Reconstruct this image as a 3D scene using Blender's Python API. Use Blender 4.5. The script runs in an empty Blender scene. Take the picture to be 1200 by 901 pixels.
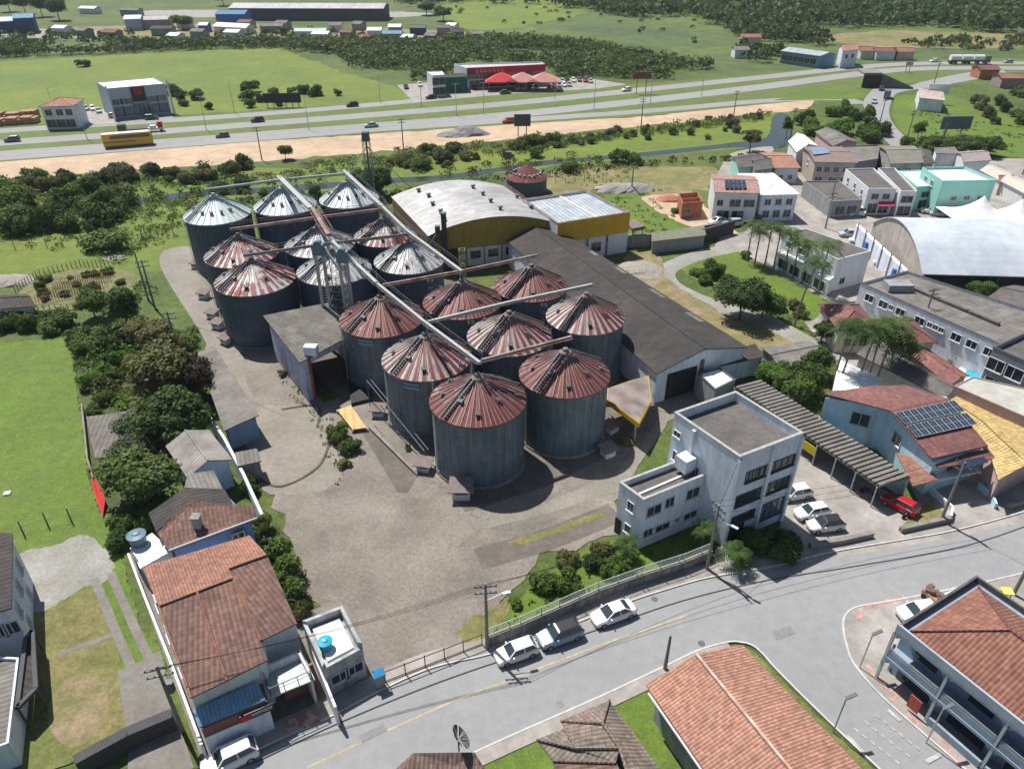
import bpy, math, random
import numpy as np
from mathutils import Vector
random.seed(7); rng = np.random.default_rng(7)
scn = bpy.context.scene; COL = scn.collection
# ------------------------------------------------------------ camera, sky, sun
CH = 57.0; FX = 863.0; TH = math.radians(32.5)
cd = bpy.data.cameras.new('camera'); cam = bpy.data.objects.new('camera', cd); COL.objects.link(cam)
cam.location = (0, 0, CH); cam.rotation_euler = (math.radians(90) - TH, 0, 0)
cd.sensor_width = 36; cd.lens = 36 * FX / 1200; cd.clip_end = 6000; scn.camera = cam
SUN_EL = 60.5; SUN_DIR = 130.0
w = bpy.data.worlds.new('World'); scn.world = w; w.use_nodes = True
nt = w.node_tree; bg = nt.nodes['Background']
sk = nt.nodes.new('ShaderNodeTexSky'); sk.sky_type = 'NISHITA'; sk.sun_disc = False
sk.sun_elevation = math.radians(SUN_EL); sk.sun_rotation = math.radians(90 - SUN_DIR)
nt.links.new(sk.outputs[0], bg.inputs[0]); bg.inputs[1].default_value = 0.062
sl = bpy.data.lights.new('sun', 'SUN'); sl.energy = 4.5; sl.angle = math.radians(.53); sl.color = (1, .96, .9)
so = bpy.data.objects.new('sun', sl); COL.objects.link(so)
sd = Vector((math.cos(math.radians(SUN_DIR)) * math.cos(math.radians(SUN_EL)), math.sin(math.radians(SUN_DIR)) * math.cos(math.radians(SUN_EL)), math.sin(math.radians(SUN_EL))))
so.rotation_euler = sd.to_track_quat('Z', 'Y').to_euler()
vs = scn.view_settings; vs.view_transform = 'Standard'; vs.look = 'None'; vs.gamma = 1; vs.exposure = 0.46; vs.use_curve_mapping = False

# ------------------------------------------------------------ helpers
def W(x, y, z=0.0):
    """world point at height z seen at photograph pixel x, y"""
    u = (x - 600) / FX; v = (450.5 - y) / FX
    dy = math.cos(TH) + v * math.sin(TH); dz = -math.sin(TH) + v * math.cos(TH)
    t = (z - CH) / dz
    return Vector((u * t, dy * t, z))

MATS = {}
def mat(name, col, rough=.85, var=.25, scale=.6, col2=None, c2=.5, pat=None, metal=0., bump=.0, streak=0., spec=.4, c2scale=.12, detail=6, pitch=None, sharp=.12, speck=0., crack=0.):
    """procedural surface: base colour with fine and broad variation, optional second colour, optional pattern that follows the roof slope"""
    if name in MATS: return MATS[name]
    m = bpy.data.materials.new(name); m.use_nodes = True; MATS[name] = m
    N = m.node_tree.nodes; L = m.node_tree.links; b = N['Principled BSDF']
    b.inputs['Roughness'].default_value = rough; b.inputs['Metallic'].default_value = metal
    b.inputs['Specular IOR Level'].default_value = spec
    geo = N.new('ShaderNodeNewGeometry'); pos = geo.outputs['Position']
    def noise(sc, det=detail, vec=pos, ro=.6):
        n = N.new('ShaderNodeTexNoise'); n.inputs['Scale'].default_value = sc; n.inputs['Detail'].default_value = det; n.inputs['Roughness'].default_value = ro
        L.new(vec, n.inputs['Vector']); return n.outputs['Fac']
    def rng_(f, a, b_, c, d):
        r = N.new('ShaderNodeMapRange'); L.new(f, r.inputs[0])
        for i, q in enumerate((a, b_, c, d)): r.inputs[i + 1].default_value = q
        return r.outputs[0]
    def mix(f, a, b_, mode='MIX'):
        x = N.new('ShaderNodeMix'); x.data_type = 'RGBA'; x.blend_type = mode
        if isinstance(f, float): x.inputs[0].default_value = f
        else: L.new(f, x.inputs[0])
        for k, q in ((6, a), (7, b_)):
            if isinstance(q, tuple): x.inputs[k].default_value = (*q, 1)
            else: L.new(q, x.inputs[k])
        return x.outputs[2]
    cur = tuple(col)
    if col2: cur = mix(rng_(noise(c2scale), c2 - sharp, c2 + sharp, 0, 1), tuple(col), tuple(col2))
    v = rng_(noise(scale, 9, ro=.7), .3, .7, 1 - var, 1 + var)
    cur = mix(1.0, cur, v, 'MULTIPLY')
    if speck:
        cur = mix(1.0, cur, rng_(noise(3.2, 10, ro=.85), .36, .62, 1 - speck, 1 + speck * .7), 'MULTIPLY')
        cur = mix(1.0, cur, rng_(noise(.09, 5, ro=.6), .3, .7, 1 - speck * .5, 1 + speck * .5), 'MULTIPLY')
    if crack:   # fine cracks along the edges of uneven plates, and broad worn lanes
        vo = N.new('ShaderNodeTexVoronoi'); vo.feature = 'DISTANCE_TO_EDGE'; vo.inputs['Scale'].default_value = crack
        ds = N.new('ShaderNodeVectorMath'); ds.operation = 'ADD'; nn = N.new('ShaderNodeTexNoise'); nn.inputs['Scale'].default_value = .8; nn.inputs['Detail'].default_value = 6
        L.new(pos, nn.inputs['Vector']); sc = N.new('ShaderNodeVectorMath'); sc.operation = 'SCALE'; sc.inputs[3].default_value = 2.5; L.new(nn.outputs['Color'], sc.inputs[0]); L.new(pos, ds.inputs[0]); L.new(sc.outputs[0], ds.inputs[1]); L.new(ds.outputs[0], vo.inputs['Vector'])
        k1 = rng_(vo.outputs['Distance'], 0, .012, .62, 1.0); msk = rng_(noise(.06, 3), .45, .62, 0, 1)
        cur = mix(msk, cur, mix(1.0, cur, k1, 'MULTIPLY')); cur = mix(1.0, cur, rng_(noise(.22, 8, ro=.7), .3, .7, .84, 1.1), 'MULTIPLY'); cur = mix(rng_(noise(.55, 6, ro=.75), .64, .70, 0, .35), cur, tuple(c * .5 for c in col))
    h = None
    if pat or streak:
        uv = N.new('ShaderNodeUVMap'); uv.uv_map = 'UVMap'
        sx = N.new('ShaderNodeSeparateXYZ'); L.new(uv.outputs[0], sx.inputs[0])
    def mth(op, a, b_=None):
        x = N.new('ShaderNodeMath'); x.operation = op
        for k, q in enumerate((a, b_)):
            if q is None: continue
            if isinstance(q, (int, float)): x.inputs[k].default_value = q
            else: L.new(q, x.inputs[k])
        return x.outputs[0]
    if streak:
        mp = N.new('ShaderNodeMapping'); mp.inputs['Scale'].default_value = (1.6, .18, 1); L.new(uv.outputs[0], mp.inputs[0])
        cur = mix(rng_(noise(1.0, 8, mp.outputs[0]), .42, .72, 0, streak), cur, tuple(c * .35 for c in col))
    if pat in ('corr', 'tile', 'planks', 'blocks'):
        p = pitch or {'corr': .3, 'tile': .32, 'planks': .5, 'blocks': .4}[pat]
        s = mth('SINE', mth('MULTIPLY', sx.outputs[0], 2 * math.pi / p)); h = s
        amt = {'corr': .16, 'tile': .2, 'planks': .1, 'blocks': .05}[pat]
        cur = mix(1.0, cur, rng_(s, -1, 1, 1 - amt, 1 + amt), 'MULTIPLY')
        if pat == 'tile':
            fr = mth('FRACT', mth('DIVIDE', sx.outputs[1], p * 1.35))
            cur = mix(1.0, cur, rng_(fr, 0, .22, .66, 1.), 'MULTIPLY')
            # each tile fired a little differently
            mp = N.new('ShaderNodeMapping'); mp.inputs['Scale'].default_value = (1 / p, 1 / (p * 1.35), 0); L.new(uv.outputs[0], mp.inputs[0])
            fl = N.new('ShaderNodeVectorMath'); fl.operation = 'FLOOR'; L.new(mp.outputs[0], fl.inputs[0])
            wn = N.new('ShaderNodeTexWhiteNoise'); L.new(fl.outputs[0], wn.inputs[0])
            cur = mix(1.0, cur, rng_(wn.outputs[0], 0, 1, .78, 1.2), 'MULTIPLY')
            h = mth('ADD', s, fr)
        if pat == 'rings': pass
        if pat in ('blocks',):
            fr = mth('FRACT', mth('DIVIDE', sx.outputs[1], .45)); cur = mix(1.0, cur, rng_(fr, 0, .12, .7, 1.), 'MULTIPLY')
        if pat == 'corr':   # sheets laid in courses, each weathered its own way
            mp = N.new('ShaderNodeMapping'); mp.inputs['Scale'].default_value = (1 / .95, 1 / 2.3, 0); L.new(uv.outputs[0], mp.inputs[0])
            fl = N.new('ShaderNodeVectorMath'); fl.operation = 'FLOOR'; L.new(mp.outputs[0], fl.inputs[0])
            wn = N.new('ShaderNodeTexWhiteNoise'); L.new(fl.outputs[0], wn.inputs[0])
            cur = mix(1.0, cur, rng_(wn.outputs[0], 0, 1, .86, 1.12), 'MULTIPLY')
    L.new(cur, b.inputs['Base Color'])
    if bump or h is not None:
        bp = N.new('ShaderNodeBump'); bp.inputs['Strength'].default_value = .5 if h is not None else bump
        bp.inputs['Distance'].default_value = .05 if h is not None else .25
        L.new(h if h is not None else noise(scale * 4), bp.inputs['Height']); L.new(bp.outputs[0], b.inputs['Normal'])
    return m

class MB:
    """collects faces; build() links them as one mesh object with metre UVs that follow each face's slope"""
    def __init__(s, ax=(1, 0)): s.v = []; s.f = []; s.m = []; s.ax = ax; s.uv = {}
    def face(s, pts, m=0, uv=None):
        i = len(s.v); s.v += [tuple(p) for p in pts]; s.f.append(list(range(i, i + len(pts)))); s.m.append(m)
        if uv: s.uv[len(s.f) - 1] = uv
    def prism(s, poly, z0, z1, m=0, mt=None, bottom=False):
        n = len(poly); mt = m if mt is None else mt
        a = sum(poly[i][0] * poly[(i + 1) % n][1] - poly[(i + 1) % n][0] * poly[i][1] for i in range(n))
        if a < 0: poly = poly[::-1]
        zz0 = z0 if hasattr(z0, '__len__') else [z0] * n; zz1 = z1 if hasattr(z1, '__len__') else [z1] * n
        if a < 0: zz0 = zz0[::-1]; zz1 = zz1[::-1]
        for i in range(n):
            j = (i + 1) % n; p, q = poly[i], poly[j]
            s.face([(p[0], p[1], zz0[i]), (q[0], q[1], zz0[j]), (q[0], q[1], zz1[j]), (p[0], p[1], zz1[i])], m)
        s.face([(p[0], p[1], z) for p, z in zip(poly, zz1)], mt)
        if bottom: s.face([(p[0], p[1], z) for p, z in list(zip(poly, zz0))[::-1]], m)
    def box(s, c, size, rz=0., m=0, mt=None):
        """c = centre of the bottom"""
        hx, hy = size[0] / 2, size[1] / 2; ca, sa = math.cos(rz), math.sin(rz)
        s.prism([(c[0] + x * ca - y * sa, c[1] + x * sa + y * ca) for x, y in ((-hx, -hy), (hx, -hy), (hx, hy), (-hx, hy))], c[2], c[2] + size[2], m, mt, True)
    def beam(s, p, q, wd, ht, m=0):
        p = Vector(p); q = Vector(q); d = q - p; n = d.length
        if n < 1e-6: return
        d /= n; r = d.cross(Vector((0, 0, 1)))
        if r.length < 1e-3: r = Vector((1, 0, 0))
        r.normalize(); u = r.cross(d)
        c = [r * (sx * wd / 2) + u * (sy * ht / 2) for sx, sy in ((-1, -1), (1, -1), (1, 1), (-1, 1))]
        A = [p + k for k in c]; B = [q + k for k in c]
        for i in range(4):
            j = (i + 1) % 4; s.face([A[j], A[i], B[i], B[j]], m)
        s.face(A, m); s.face(B[::-1], m)
    def tube(s, p, q, r0, r1=None, n=8, m=0, cap=True):
        r1 = r0 if r1 is None else r1; p = Vector(p); q = Vector(q); d = (q - p).normalized()
        a = d.cross(Vector((0, 0, 1)))
        if a.length < 1e-3: a = Vector((1, 0, 0))
        a.normalize(); b = a.cross(d)
        A = [p + (a * math.cos(t) + b * math.sin(t)) * r0 for t in [2 * math.pi * i / n for i in range(n)]]
        B = [q + (a * math.cos(t) + b * math.sin(t)) * r1 for t in [2 * math.pi * i / n for i in range(n)]]
        for i in range(n):
            j = (i + 1) % n; s.face([A[j], A[i], B[i], B[j]], m)
        if cap: s.face(A, m); s.face(B[::-1], m)
    def lathe(s, prof, n=24, c=(0, 0), m=0, mt=None):
        for k in range(len(prof) - 1):
            (r0, z0), (r1, z1) = prof[k], prof[k + 1]
            for i in range(n):
                t0, t1 = 2 * math.pi * i / n, 2 * math.pi * (i + 1) / n
                P = [(c[0] + r0 * math.cos(t0), c[1] + r0 * math.sin(t0), z0), (c[0] + r0 * math.cos(t1), c[1] + r0 * math.sin(t1), z0),
                     (c[0] + r1 * math.cos(t1), c[1] + r1 * math.sin(t1), z1), (c[0] + r1 * math.cos(t0), c[1] + r1 * math.sin(t0), z1)]
                if r1 < 1e-4: P = P[:3]
                if r0 < 1e-4: P = [P[0], P[2], P[3]]
                s.face(P, m if not mt or k not in mt else mt[k])
    def build(s, name, mats, parent=None, smooth=False, kind=None):
        me = bpy.data.meshes.new(name); o = bpy.data.objects.new(name, me); COL.objects.link(o)
        off = Vector((0, 0, 0))
        if parent is not None:
            o.parent = parent; p = parent
            while p is not None: off += p.location; p = p.parent
        V = [(a - off.x, b - off.y, c - off.z) for a, b, c in s.v]
        me.from_pydata(V, [], s.f)
        if not isinstance(mats, (list, tuple)): mats = [mats]
        for m_ in mats: me.materials.append(m_)
        me.polygons.foreach_set('material_index', s.m)
        uvl = me.uv_layers.new(name='UVMap'); data = np.zeros((len(me.loops), 2), dtype=np.float32); k = 0
        for fi, f in enumerate(s.f):
            if fi in s.uv:
                for q in s.uv[fi]: data[k] = q; k += 1
                continue
            n = me.polygons[fi].normal
            if abs(n.z) > .995: h = (s.ax[0], s.ax[1], 0); t = (-s.ax[1], s.ax[0], 0)
            else:
                l = math.hypot(n.x, n.y); h = (-n.y / l, n.x / l, 0)
                t = (-n.x * n.z / l, -n.y * n.z / l, l)
            for vi in f:
                x, y, z = s.v[vi]
                data[k] = (x * h[0] + y * h[1], x * t[0] + y * t[1] + z * t[2]); k += 1
        uvl.data.foreach_set('uv', data.ravel())
        if smooth: me.polygons.foreach_set('use_smooth', [True] * len(me.polygons))
        me.update()
        if kind: o['kind'] = kind
        return o

def tag(o, label=None, cat=None, group=None, kind=None):
    if label: o['label'] = label
    if cat: o['category'] = cat
    if group: o['group'] = group
    if kind: o['kind'] = kind
    return o
def empty(name, loc, label, cat, group=None, rz=0.):
    o = bpy.data.objects.new(name, None); COL.objects.link(o); o.location = loc; o.rotation_euler = (0, 0, rz); o.empty_display_size = .5
    return tag(o, label, cat, group)
def kids(o): return [c for c in bpy.data.objects if c.parent == o]
def dup(o, loc, rz=0., label=None, group=None, sc=None, swap=None):
    """a copy of a thing, its parts and their sub-parts; meshes are shared"""
    def rec(a, par):
        c = a.copy(); COL.objects.link(c); c.parent = par
        if swap and c.data is not None:
            for i, ms in enumerate(c.material_slots):
                if ms.material and ms.material.name in swap:
                    q = swap[ms.material.name]; ms.link = 'OBJECT'; ms.material = q
        for ch in CH_MAP.get(a.name, []): rec(ch, c)
        return c
    if o.name not in CH_MAP:
        def reg(a):
            CH_MAP[a.name] = kids(a)
            for ch in CH_MAP[a.name]: reg(ch)
        reg(o)
    c = rec(o, None); c.location = loc; c.rotation_euler = (0, 0, rz)
    if sc: c.scale = sc if hasattr(sc, '__len__') else (sc,) * 3
    if label: c['label'] = label
    if group: c['group'] = group
    return c
CH_MAP = {}

def smooth_poly(pts, closed=True, sub=6):
    out = []; n = len(pts)
    for i in range(n if closed else n - 1):
        p0, p1, p2, p3 = (pts[(i + k) % n] if closed else pts[min(max(i + k, 0), n - 1)] for k in (-1, 0, 1, 2))
        for j in range(sub):
            t = j / sub
            out.append(Vector([.5 * ((2 * p1[k]) + (-p0[k] + p2[k]) * t + (2 * p0[k] - 5 * p1[k] + 4 * p2[k] - p3[k]) * t * t + (-p0[k] + 3 * p1[k] - 3 * p2[k] + p3[k]) * t ** 3) for k in range(2)]))
    if not closed: out.append(Vector(pts[-1][:2]))
    return out
LAYER = [0.0]
AUTO = [0]
def autoz(z):
    if z >= .1: return z
    AUTO[0] += 1; return -.05 + .0016 * AUTO[0]
def patch(name, px, z, m, round_=True, rough=0.0, thick=0.0, sub=6, world=False, label=None):
    z = autoz(z)
    pts = [Vector(p[:2]) for p in px] if world else [W(*p).xy for p in px]
    if round_: pts = smooth_poly(pts, True, sub)
    if rough:
        q = []
        for i, p in enumerate(pts):
            nx = pts[(i + 1) % len(pts)]; L = (nx - p).length; k = max(1, int(L / (rough * 1.2)))
            for j in range(min(k, 60)):
                q.append(p.lerp(nx, j / k) + Vector((random.uniform(-1, 1), random.uniform(-1, 1))) * rough * .5)
        pts = q
    b = MB(); a = sum(pts[i].x * pts[(i + 1) % len(pts)].y - pts[(i + 1) % len(pts)].x * pts[i].y for i in range(len(pts)))
    if a < 0: pts = pts[::-1]
    if thick: b.prism([tuple(p) for p in pts], z - thick, z)
    else: b.face([(p.x, p.y, z) for p in pts])
    o = b.build(name, m, kind='structure')
    if label: o['label'] = label
    return o
def ribbon(name, line_px, width, z, m, world=False, smooth=True, kind='structure', offs=0.0, thick=0.0, dash=None, sub=6):
    z = autoz(z)
    pts = [Vector(p[:2]) for p in line_px] if world else [W(*p).xy for p in line_px]
    if smooth and len(pts) > 2: pts = smooth_poly(pts, False, sub)
    b = MB(); L = []; R = []; acc = 0; n = len(pts)
    for i, p in enumerate(pts):
        d = (pts[min(i + 1, n - 1)] - pts[max(i - 1, 0)]).normalized(); nn = Vector((-d.y, d.x))
        w_ = width(i / (n - 1)) if callable(width) else width
        L.append(p + nn * (w_ / 2 + offs)); R.append(p + nn * (-w_ / 2 + offs))
    for i in range(n - 1):
        if dash and not dash(i): continue
        if thick: b.prism([tuple(R[i]), tuple(R[i + 1]), tuple(L[i + 1]), tuple(L[i])], z - thick, z)
        else: b.face([(*R[i], z), (*R[i + 1], z), (*L[i + 1], z), (*L[i], z)])
    return b.build(name, m, kind=kind)
def inside(p, poly):
    c = False; j = len(poly) - 1
    for i in range(len(poly)):
        if (poly[i][1] > p[1]) != (poly[j][1] > p[1]) and p[0] < (poly[j][0] - poly[i][0]) * (p[1] - poly[i][1]) / (poly[j][1] - poly[i][1]) + poly[i][0]: c = not c
        j = i
    return c
# ------------------------------------------------------------ foliage
def leafmat(name, c1, c2, c3=None):
    m = bpy.data.materials.new(name); m.use_nodes = True; MATS[name] = m
    N = m.node_tree.nodes; L = m.node_tree.links; b = N['Principled BSDF']; b.inputs['Roughness'].default_value = .6; b.inputs['Specular IOR Level'].default_value = .25
    g = N.new('ShaderNodeNewGeometry'); n = N.new('ShaderNodeTexNoise'); n.inputs['Scale'].default_value = .9; n.inputs['Detail'].default_value = 8; n.inputs['Roughness'].default_value = .75
    L.new(g.outputs['Position'], n.inputs['Vector'])
    oi = N.new('ShaderNodeObjectInfo'); ad = N.new('ShaderNodeMath'); ad.operation = 'MULTIPLY_ADD'; L.new(oi.outputs['Random'], ad.inputs[0]); ad.inputs[1].default_value = .32; L.new(n.outputs['Fac'], ad.inputs[2])
    r = N.new('ShaderNodeValToRGB'); L.new(ad.outputs[0], r.inputs[0]); e = r.color_ramp.elements
    e[0].position = .42; e[0].color = (*c1, 1); e[1].position = .9; e[1].color = (*(c3 or c2), 1)
    k = e.new(.64); k.color = (*c2, 1)
    L.new(r.outputs[0], b.inputs['Base Color'])
    tr = N.new('ShaderNodeBsdfTranslucent'); L.new(r.outputs[0], tr.inputs[0]); mx = N.new('ShaderNodeMixShader'); mx.inputs[0].default_value = .36
    L.new(b.outputs[0], mx.inputs[1]); L.new(tr.outputs[0], mx.inputs[2]); L.new(mx.outputs[0], N['Material Output'].inputs[0])
    return m
LF = dict(dark=leafmat('leaves_dark_green', (.042, .078, .02), (.085, .14, .034), (.14, .19, .05)),
          mid=leafmat('leaves_mid_green', (.06, .11, .022), (.12, .185, .038), (.18, .235, .06)),
          fresh=leafmat('leaves_fresh_green', (.07, .15, .022), (.12, .235, .032), (.18, .29, .055)),
          olive=leafmat('leaves_olive', (.075, .088, .03), (.155, .16, .052), (.23, .21, .085)),
          grey=leafmat('leaves_grey_green', (.075, .10, .05), (.13, .165, .075), (.19, .21, .11)),
          rust=leafmat('leaves_reddish', (.045, .035, .022), (.10, .07, .045), (.18, .12, .07)),
          palm=leafmat('palm_leaves', (.04, .085, .02), (.08, .15, .034), (.14, .19, .06)),
          far=leafmat('woodland_leaves', (.045, .07, .025), (.075, .11, .036), (.11, .15, .05)))
bark = mat('bark', (.09, .07, .05), var=.4, scale=3)
barkg = mat('grey_palm_bark', (.2, .18, .15), var=.3, scale=3)

def leafquads(P, Nn, S):
    """P (n,3) centres, Nn (n,3) normals, S sizes: quads as vertex array"""
    n = len(P); Nn = Nn / np.linalg.norm(Nn, axis=1)[:, None]
    r = rng.normal(size=(n, 3)); a = np.cross(Nn, r); a /= np.linalg.norm(a, axis=1)[:, None]; b = np.cross(Nn, a)
    S = S[:, None]; asp = rng.uniform(.5, .9, (n, 1))
    return np.stack([P - a * S - b * S * asp * .6, P + a * S * .6 - b * S * asp, P + a * S + b * S * asp * .5, P - a * S * .5 + b * S * asp], 1)
def quadmesh(name, Q, mats, mi=None):
    me = bpy.data.meshes.new(name); n = len(Q); V = Q.reshape(-1, 3).astype(np.float32)
    me.vertices.add(len(V)); me.vertices.foreach_set('co', V.ravel()); me.loops.add(4 * n); me.loops.foreach_set('vertex_index', np.arange(4 * n, dtype=np.int32))
    me.polygons.add(n); me.polygons.foreach_set('loop_start', np.arange(0, 4 * n, 4, dtype=np.int32)); me.polygons.foreach_set('loop_total', np.full(n, 4, dtype=np.int32))
    for m in mats: me.materials.append(m)
    if mi is not None: me.polygons.foreach_set('material_index', mi.astype(np.int32))
    me.update(calc_edges=True); return me
def crownQ(n, rx, rz, cz, nl, leaf, flat=.75, seed=0, ry=None):
    g = np.random.default_rng(seed); ry = ry or rx
    C = []; R = []
    for i in range(nl):
        a = g.uniform(0, 6.28); q = g.uniform(.15, .78) ; h = g.uniform(-.55, .8)
        k = math.sqrt(max(.1, 1 - h * h * .8))
        C.append([math.cos(a) * q * rx * k, math.sin(a) * q * ry * k, cz + h * rz * .7]); R.append(g.uniform(.26, .5) * min(rx, ry))
    C = np.array(C); R = np.array(R); pick = g.choice(nl, n, p=(R ** 2) / (R ** 2).sum())
    d = g.normal(size=(n, 3)); d /= np.linalg.norm(d, axis=1)[:, None]; d[:, 2] = np.where(d[:, 2] < -.25, -d[:, 2], d[:, 2])
    rad = R[pick] * g.uniform(.72, 1.12, n) * (1 + .22 * np.sin(d[:, 0] * 7 + pick) * np.cos(d[:, 1] * 6 + pick))
    P = C[pick] + d * rad[:, None] * np.array([1, 1, flat])
    nn = d + g.normal(size=(n, 3)) * .55 + np.array([0, 0, .25])
    return leafquads(P, nn, g.uniform(.6, 1.25, n) * leaf)
def trunk_mb(h, r, seed, nb=4, spread=2.):
    g = random.Random(seed); b = MB(); p = Vector((0, 0, -.1)); segs = []
    for i in range(3):
        q = Vector((g.uniform(-.2, .2) * (i + 1) * .5, g.uniform(-.2, .2) * (i + 1) * .5, h * .6 * (i + 1) / 3)); b.tube(p, q, r * (1 - .2 * i), r * (.8 - .2 * i), 7, cap=False); segs.append(q); p = q
    for k in range(nb):
        a = 6.28 * k / nb + g.uniform(-.4, .4); s = segs[1 + k % 2]
        e = s + Vector((math.cos(a) * spread * g.uniform(.5, .9), math.sin(a) * spread * g.uniform(.5, .9), h * g.uniform(.25, .4)))
        mid = s.lerp(e, .5) + Vector((0, 0, -.15)); b.tube(s, mid, r * .45, r * .3, 5, cap=False); b.tube(mid, e, r * .3, r * .1, 5, cap=False)
    return b
CROWNS = {}
def crown_mesh(kind, leaf, var):
    k = (kind, leaf, var)
    if k not in CROWNS:
        sp = dict(tree=(11000, 1, .75, 0, 26, .05, .8), bush=(3200, 1, .6, .0, 14, .07, .75), tall=(8000, .8, 1.1, 0, 24, .05, .8), small=(900, 1, .7, 0, 9, .12, .8))[kind]
        Q = crownQ(sp[0], sp[1], sp[2], sp[3], sp[4], sp[5], sp[6], seed=hash((kind, var)) % 999 if False else (len(kind) * 31 + var * 7))
        CROWNS[k] = quadmesh('crown', Q, [LF[leaf]])
    return CROWNS[k]
TRUNKS = {}
def tree(name, loc, r, h, label, leaf='mid', kind='tree', group=None, var=0, trunk=True, sq=1., cat='tree'):
    """crown radius r, total height h; crown and trunk are parts"""
    t = empty(name, loc, label, cat, group, rz=random.uniform(0, 6.28))
    c = bpy.data.objects.new('crown', crown_mesh(kind, leaf, var)); COL.objects.link(c); c.parent = t
    vr = {'tree': .75, 'bush': .62, 'tall': 1.1, 'small': .7}[kind]
    cz = h * (.56 if trunk else .42); c.location = (0, 0, cz); c.scale = (r, r * sq, (h - cz) / vr * (.92))
    if trunk:
        k = var % 3
        if k not in TRUNKS: TRUNKS[k] = trunk_mb(1.0 * 6, .2, k, 5, 2.2).build('trunk', bark); tr = TRUNKS[k]; TRUNKS[k] = tr.data; bpy.data.objects.remove(tr)
        o = bpy.data.objects.new('trunk', TRUNKS[k]); COL.objects.link(o); o.parent = t; o.scale = (r / 3.6, r / 3.6, h / 6.6)
    return t
def shrub(name, loc, r, h, label, leaf='mid', group=None, var=0, sq=1., kind='bush', cat='shrub'):
    o = bpy.data.objects.new(name, crown_mesh(kind, leaf, var)); COL.objects.link(o)
    o.location = (loc[0], loc[1], loc[2] + h * .35); o.scale = (r, r * sq, h * (.95 if kind == 'bush' else .8)); o.rotation_euler = (0, 0, random.uniform(0, 6.28))
    return tag(o, label, cat, group)
def mass(name, label, poly_px, spacing, hr, rr, leaf, nleaf=40, leafsz=.5, seed=1, gap=.0, zb=0., holes=()):
    """a wood or thicket nobody could count: one mesh of many uneven crowns"""
    g = np.random.default_rng(seed); poly = [W(*p).xy for p in poly_px]; hp = [[W(*p).xy for p in h] for h in holes]
    x0, x1 = min(p.x for p in poly), max(p.x for p in poly); y0, y1 = min(p.y for p in poly), max(p.y for p in poly)
    Q = []; MI = []; y = y0; leafs = leaf if isinstance(leaf, (list, tuple)) else [leaf]
    while y < y1:
        x = x0
        while x < x1:
            px, py = x + g.uniform(-.6, .6) * spacing, y + g.uniform(-.6, .6) * spacing; x += spacing
            if g.uniform() < gap or not inside((px, py), poly) or any(inside((px, py), q) for q in hp): continue
            if math.sin(px * .045 + seed) * math.cos(py * .06 + seed * 2) > .75 - gap * .8: continue
            h = g.uniform(*hr); r = g.uniform(*rr); n = int(nleaf * g.uniform(.7, 1.3))
            d = g.normal(size=(n, 3)); d /= np.linalg.norm(d, axis=1)[:, None]; d[:, 2] = np.abs(d[:, 2]) * 1.1 - .35
            P = np.array([px, py, zb + h * .45]) + d * np.array([r, r, h * .55]) * g.uniform(.7, 1.15, (n, 1))
            P[:, 2] = np.maximum(P[:, 2], zb + .1)
            Q.append(leafquads(P, d + g.normal(size=(n, 3)) * .5, g.uniform(.6, 1.3, n) * leafsz)); MI.append(np.full(n, int(g.integers(len(leafs)))))
        y += spacing
    me = quadmesh(name, np.concatenate(Q), [LF[l] for l in leafs], np.concatenate(MI)); o = bpy.data.objects.new(name, me); COL.objects.link(o)
    return tag(o, label, name.replace('_', ' '), None, 'stuff')
def grasstufts(name, label, poly_px, n, h, leaf, seed=1, cat='grass', world=False, zb=0.):
    g = np.random.default_rng(seed); poly = [Vector(p[:2]) for p in poly_px] if world else [W(*p).xy for p in poly_px]
    x0, x1 = min(p.x for p in poly), max(p.x for p in poly); y0, y1 = min(p.y for p in poly), max(p.y for p in poly)
    P = []
    while len(P) < n:
        q = (g.uniform(x0, x1), g.uniform(y0, y1))
        if inside(q, poly): P.append((q[0], q[1], zb + g.uniform(.3, 1) * h * .5))
    P = np.array(P); nn = g.normal(size=(n, 3)); nn[:, 2] = np.abs(nn[:, 2]) + .3
    o = bpy.data.objects.new(name, quadmesh(name, leafquads(P, nn, g.uniform(.5, 1.2, n) * h * .6), [LF[leaf]])); COL.objects.link(o)
    return tag(o, label, cat, None, 'stuff')

# ------------------------------------------------------------ materials of the ground
g_scrub = mat('rough_pasture', (.095, .13, .025), col2=(.06, .095, .018), c2scale=.035, var=.4, scale=.7, bump=.6, speck=.4)
g_field = mat('mown_field_grass', (.145, .185, .02), speck=.22, col2=(.105, .155, .022), c2scale=.02, var=.22, scale=.35, bump=.3)
g_far = mat('far_pasture', (.105, .145, .030), speck=.35, col2=(.062, .095, .028), c2scale=.012, var=.3, scale=.12, bump=.3)
g_lawn = mat('lush_lawn', (.10, .17, .014), speck=.28, col2=(.10, .145, .024), c2scale=.11, var=.22, scale=.8, bump=.3, sharp=.2)
g_yell = mat('yellowed_lawn', (.125, .145, .035), speck=.35, col2=(.20, .175, .07), c2scale=.16, var=.35, scale=.9, bump=.4, sharp=.12)
g_bare = mat('bare_sandy_soil', (.27, .20, .12), speck=.3, col2=(.17, .16, .06), c2scale=.35, var=.3, scale=1.2, bump=.3)
g_dry = mat('dry_grass_clearing', (.15, .16, .05), speck=.3, col2=(.25, .19, .095), c2scale=.05, var=.3, scale=.4, bump=.4)
g_dirt = mat('orange_earth', (.50, .36, .245), speck=.12, col2=(.42, .31, .21), c2scale=.05, var=.22, scale=.25, bump=.3)
g_asph = mat('street_asphalt', (.25, .255, .26), col2=(.28, .28, .28), c2scale=.09, var=.1, scale=.9, rough=.9, sharp=.25, speck=.05)
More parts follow.
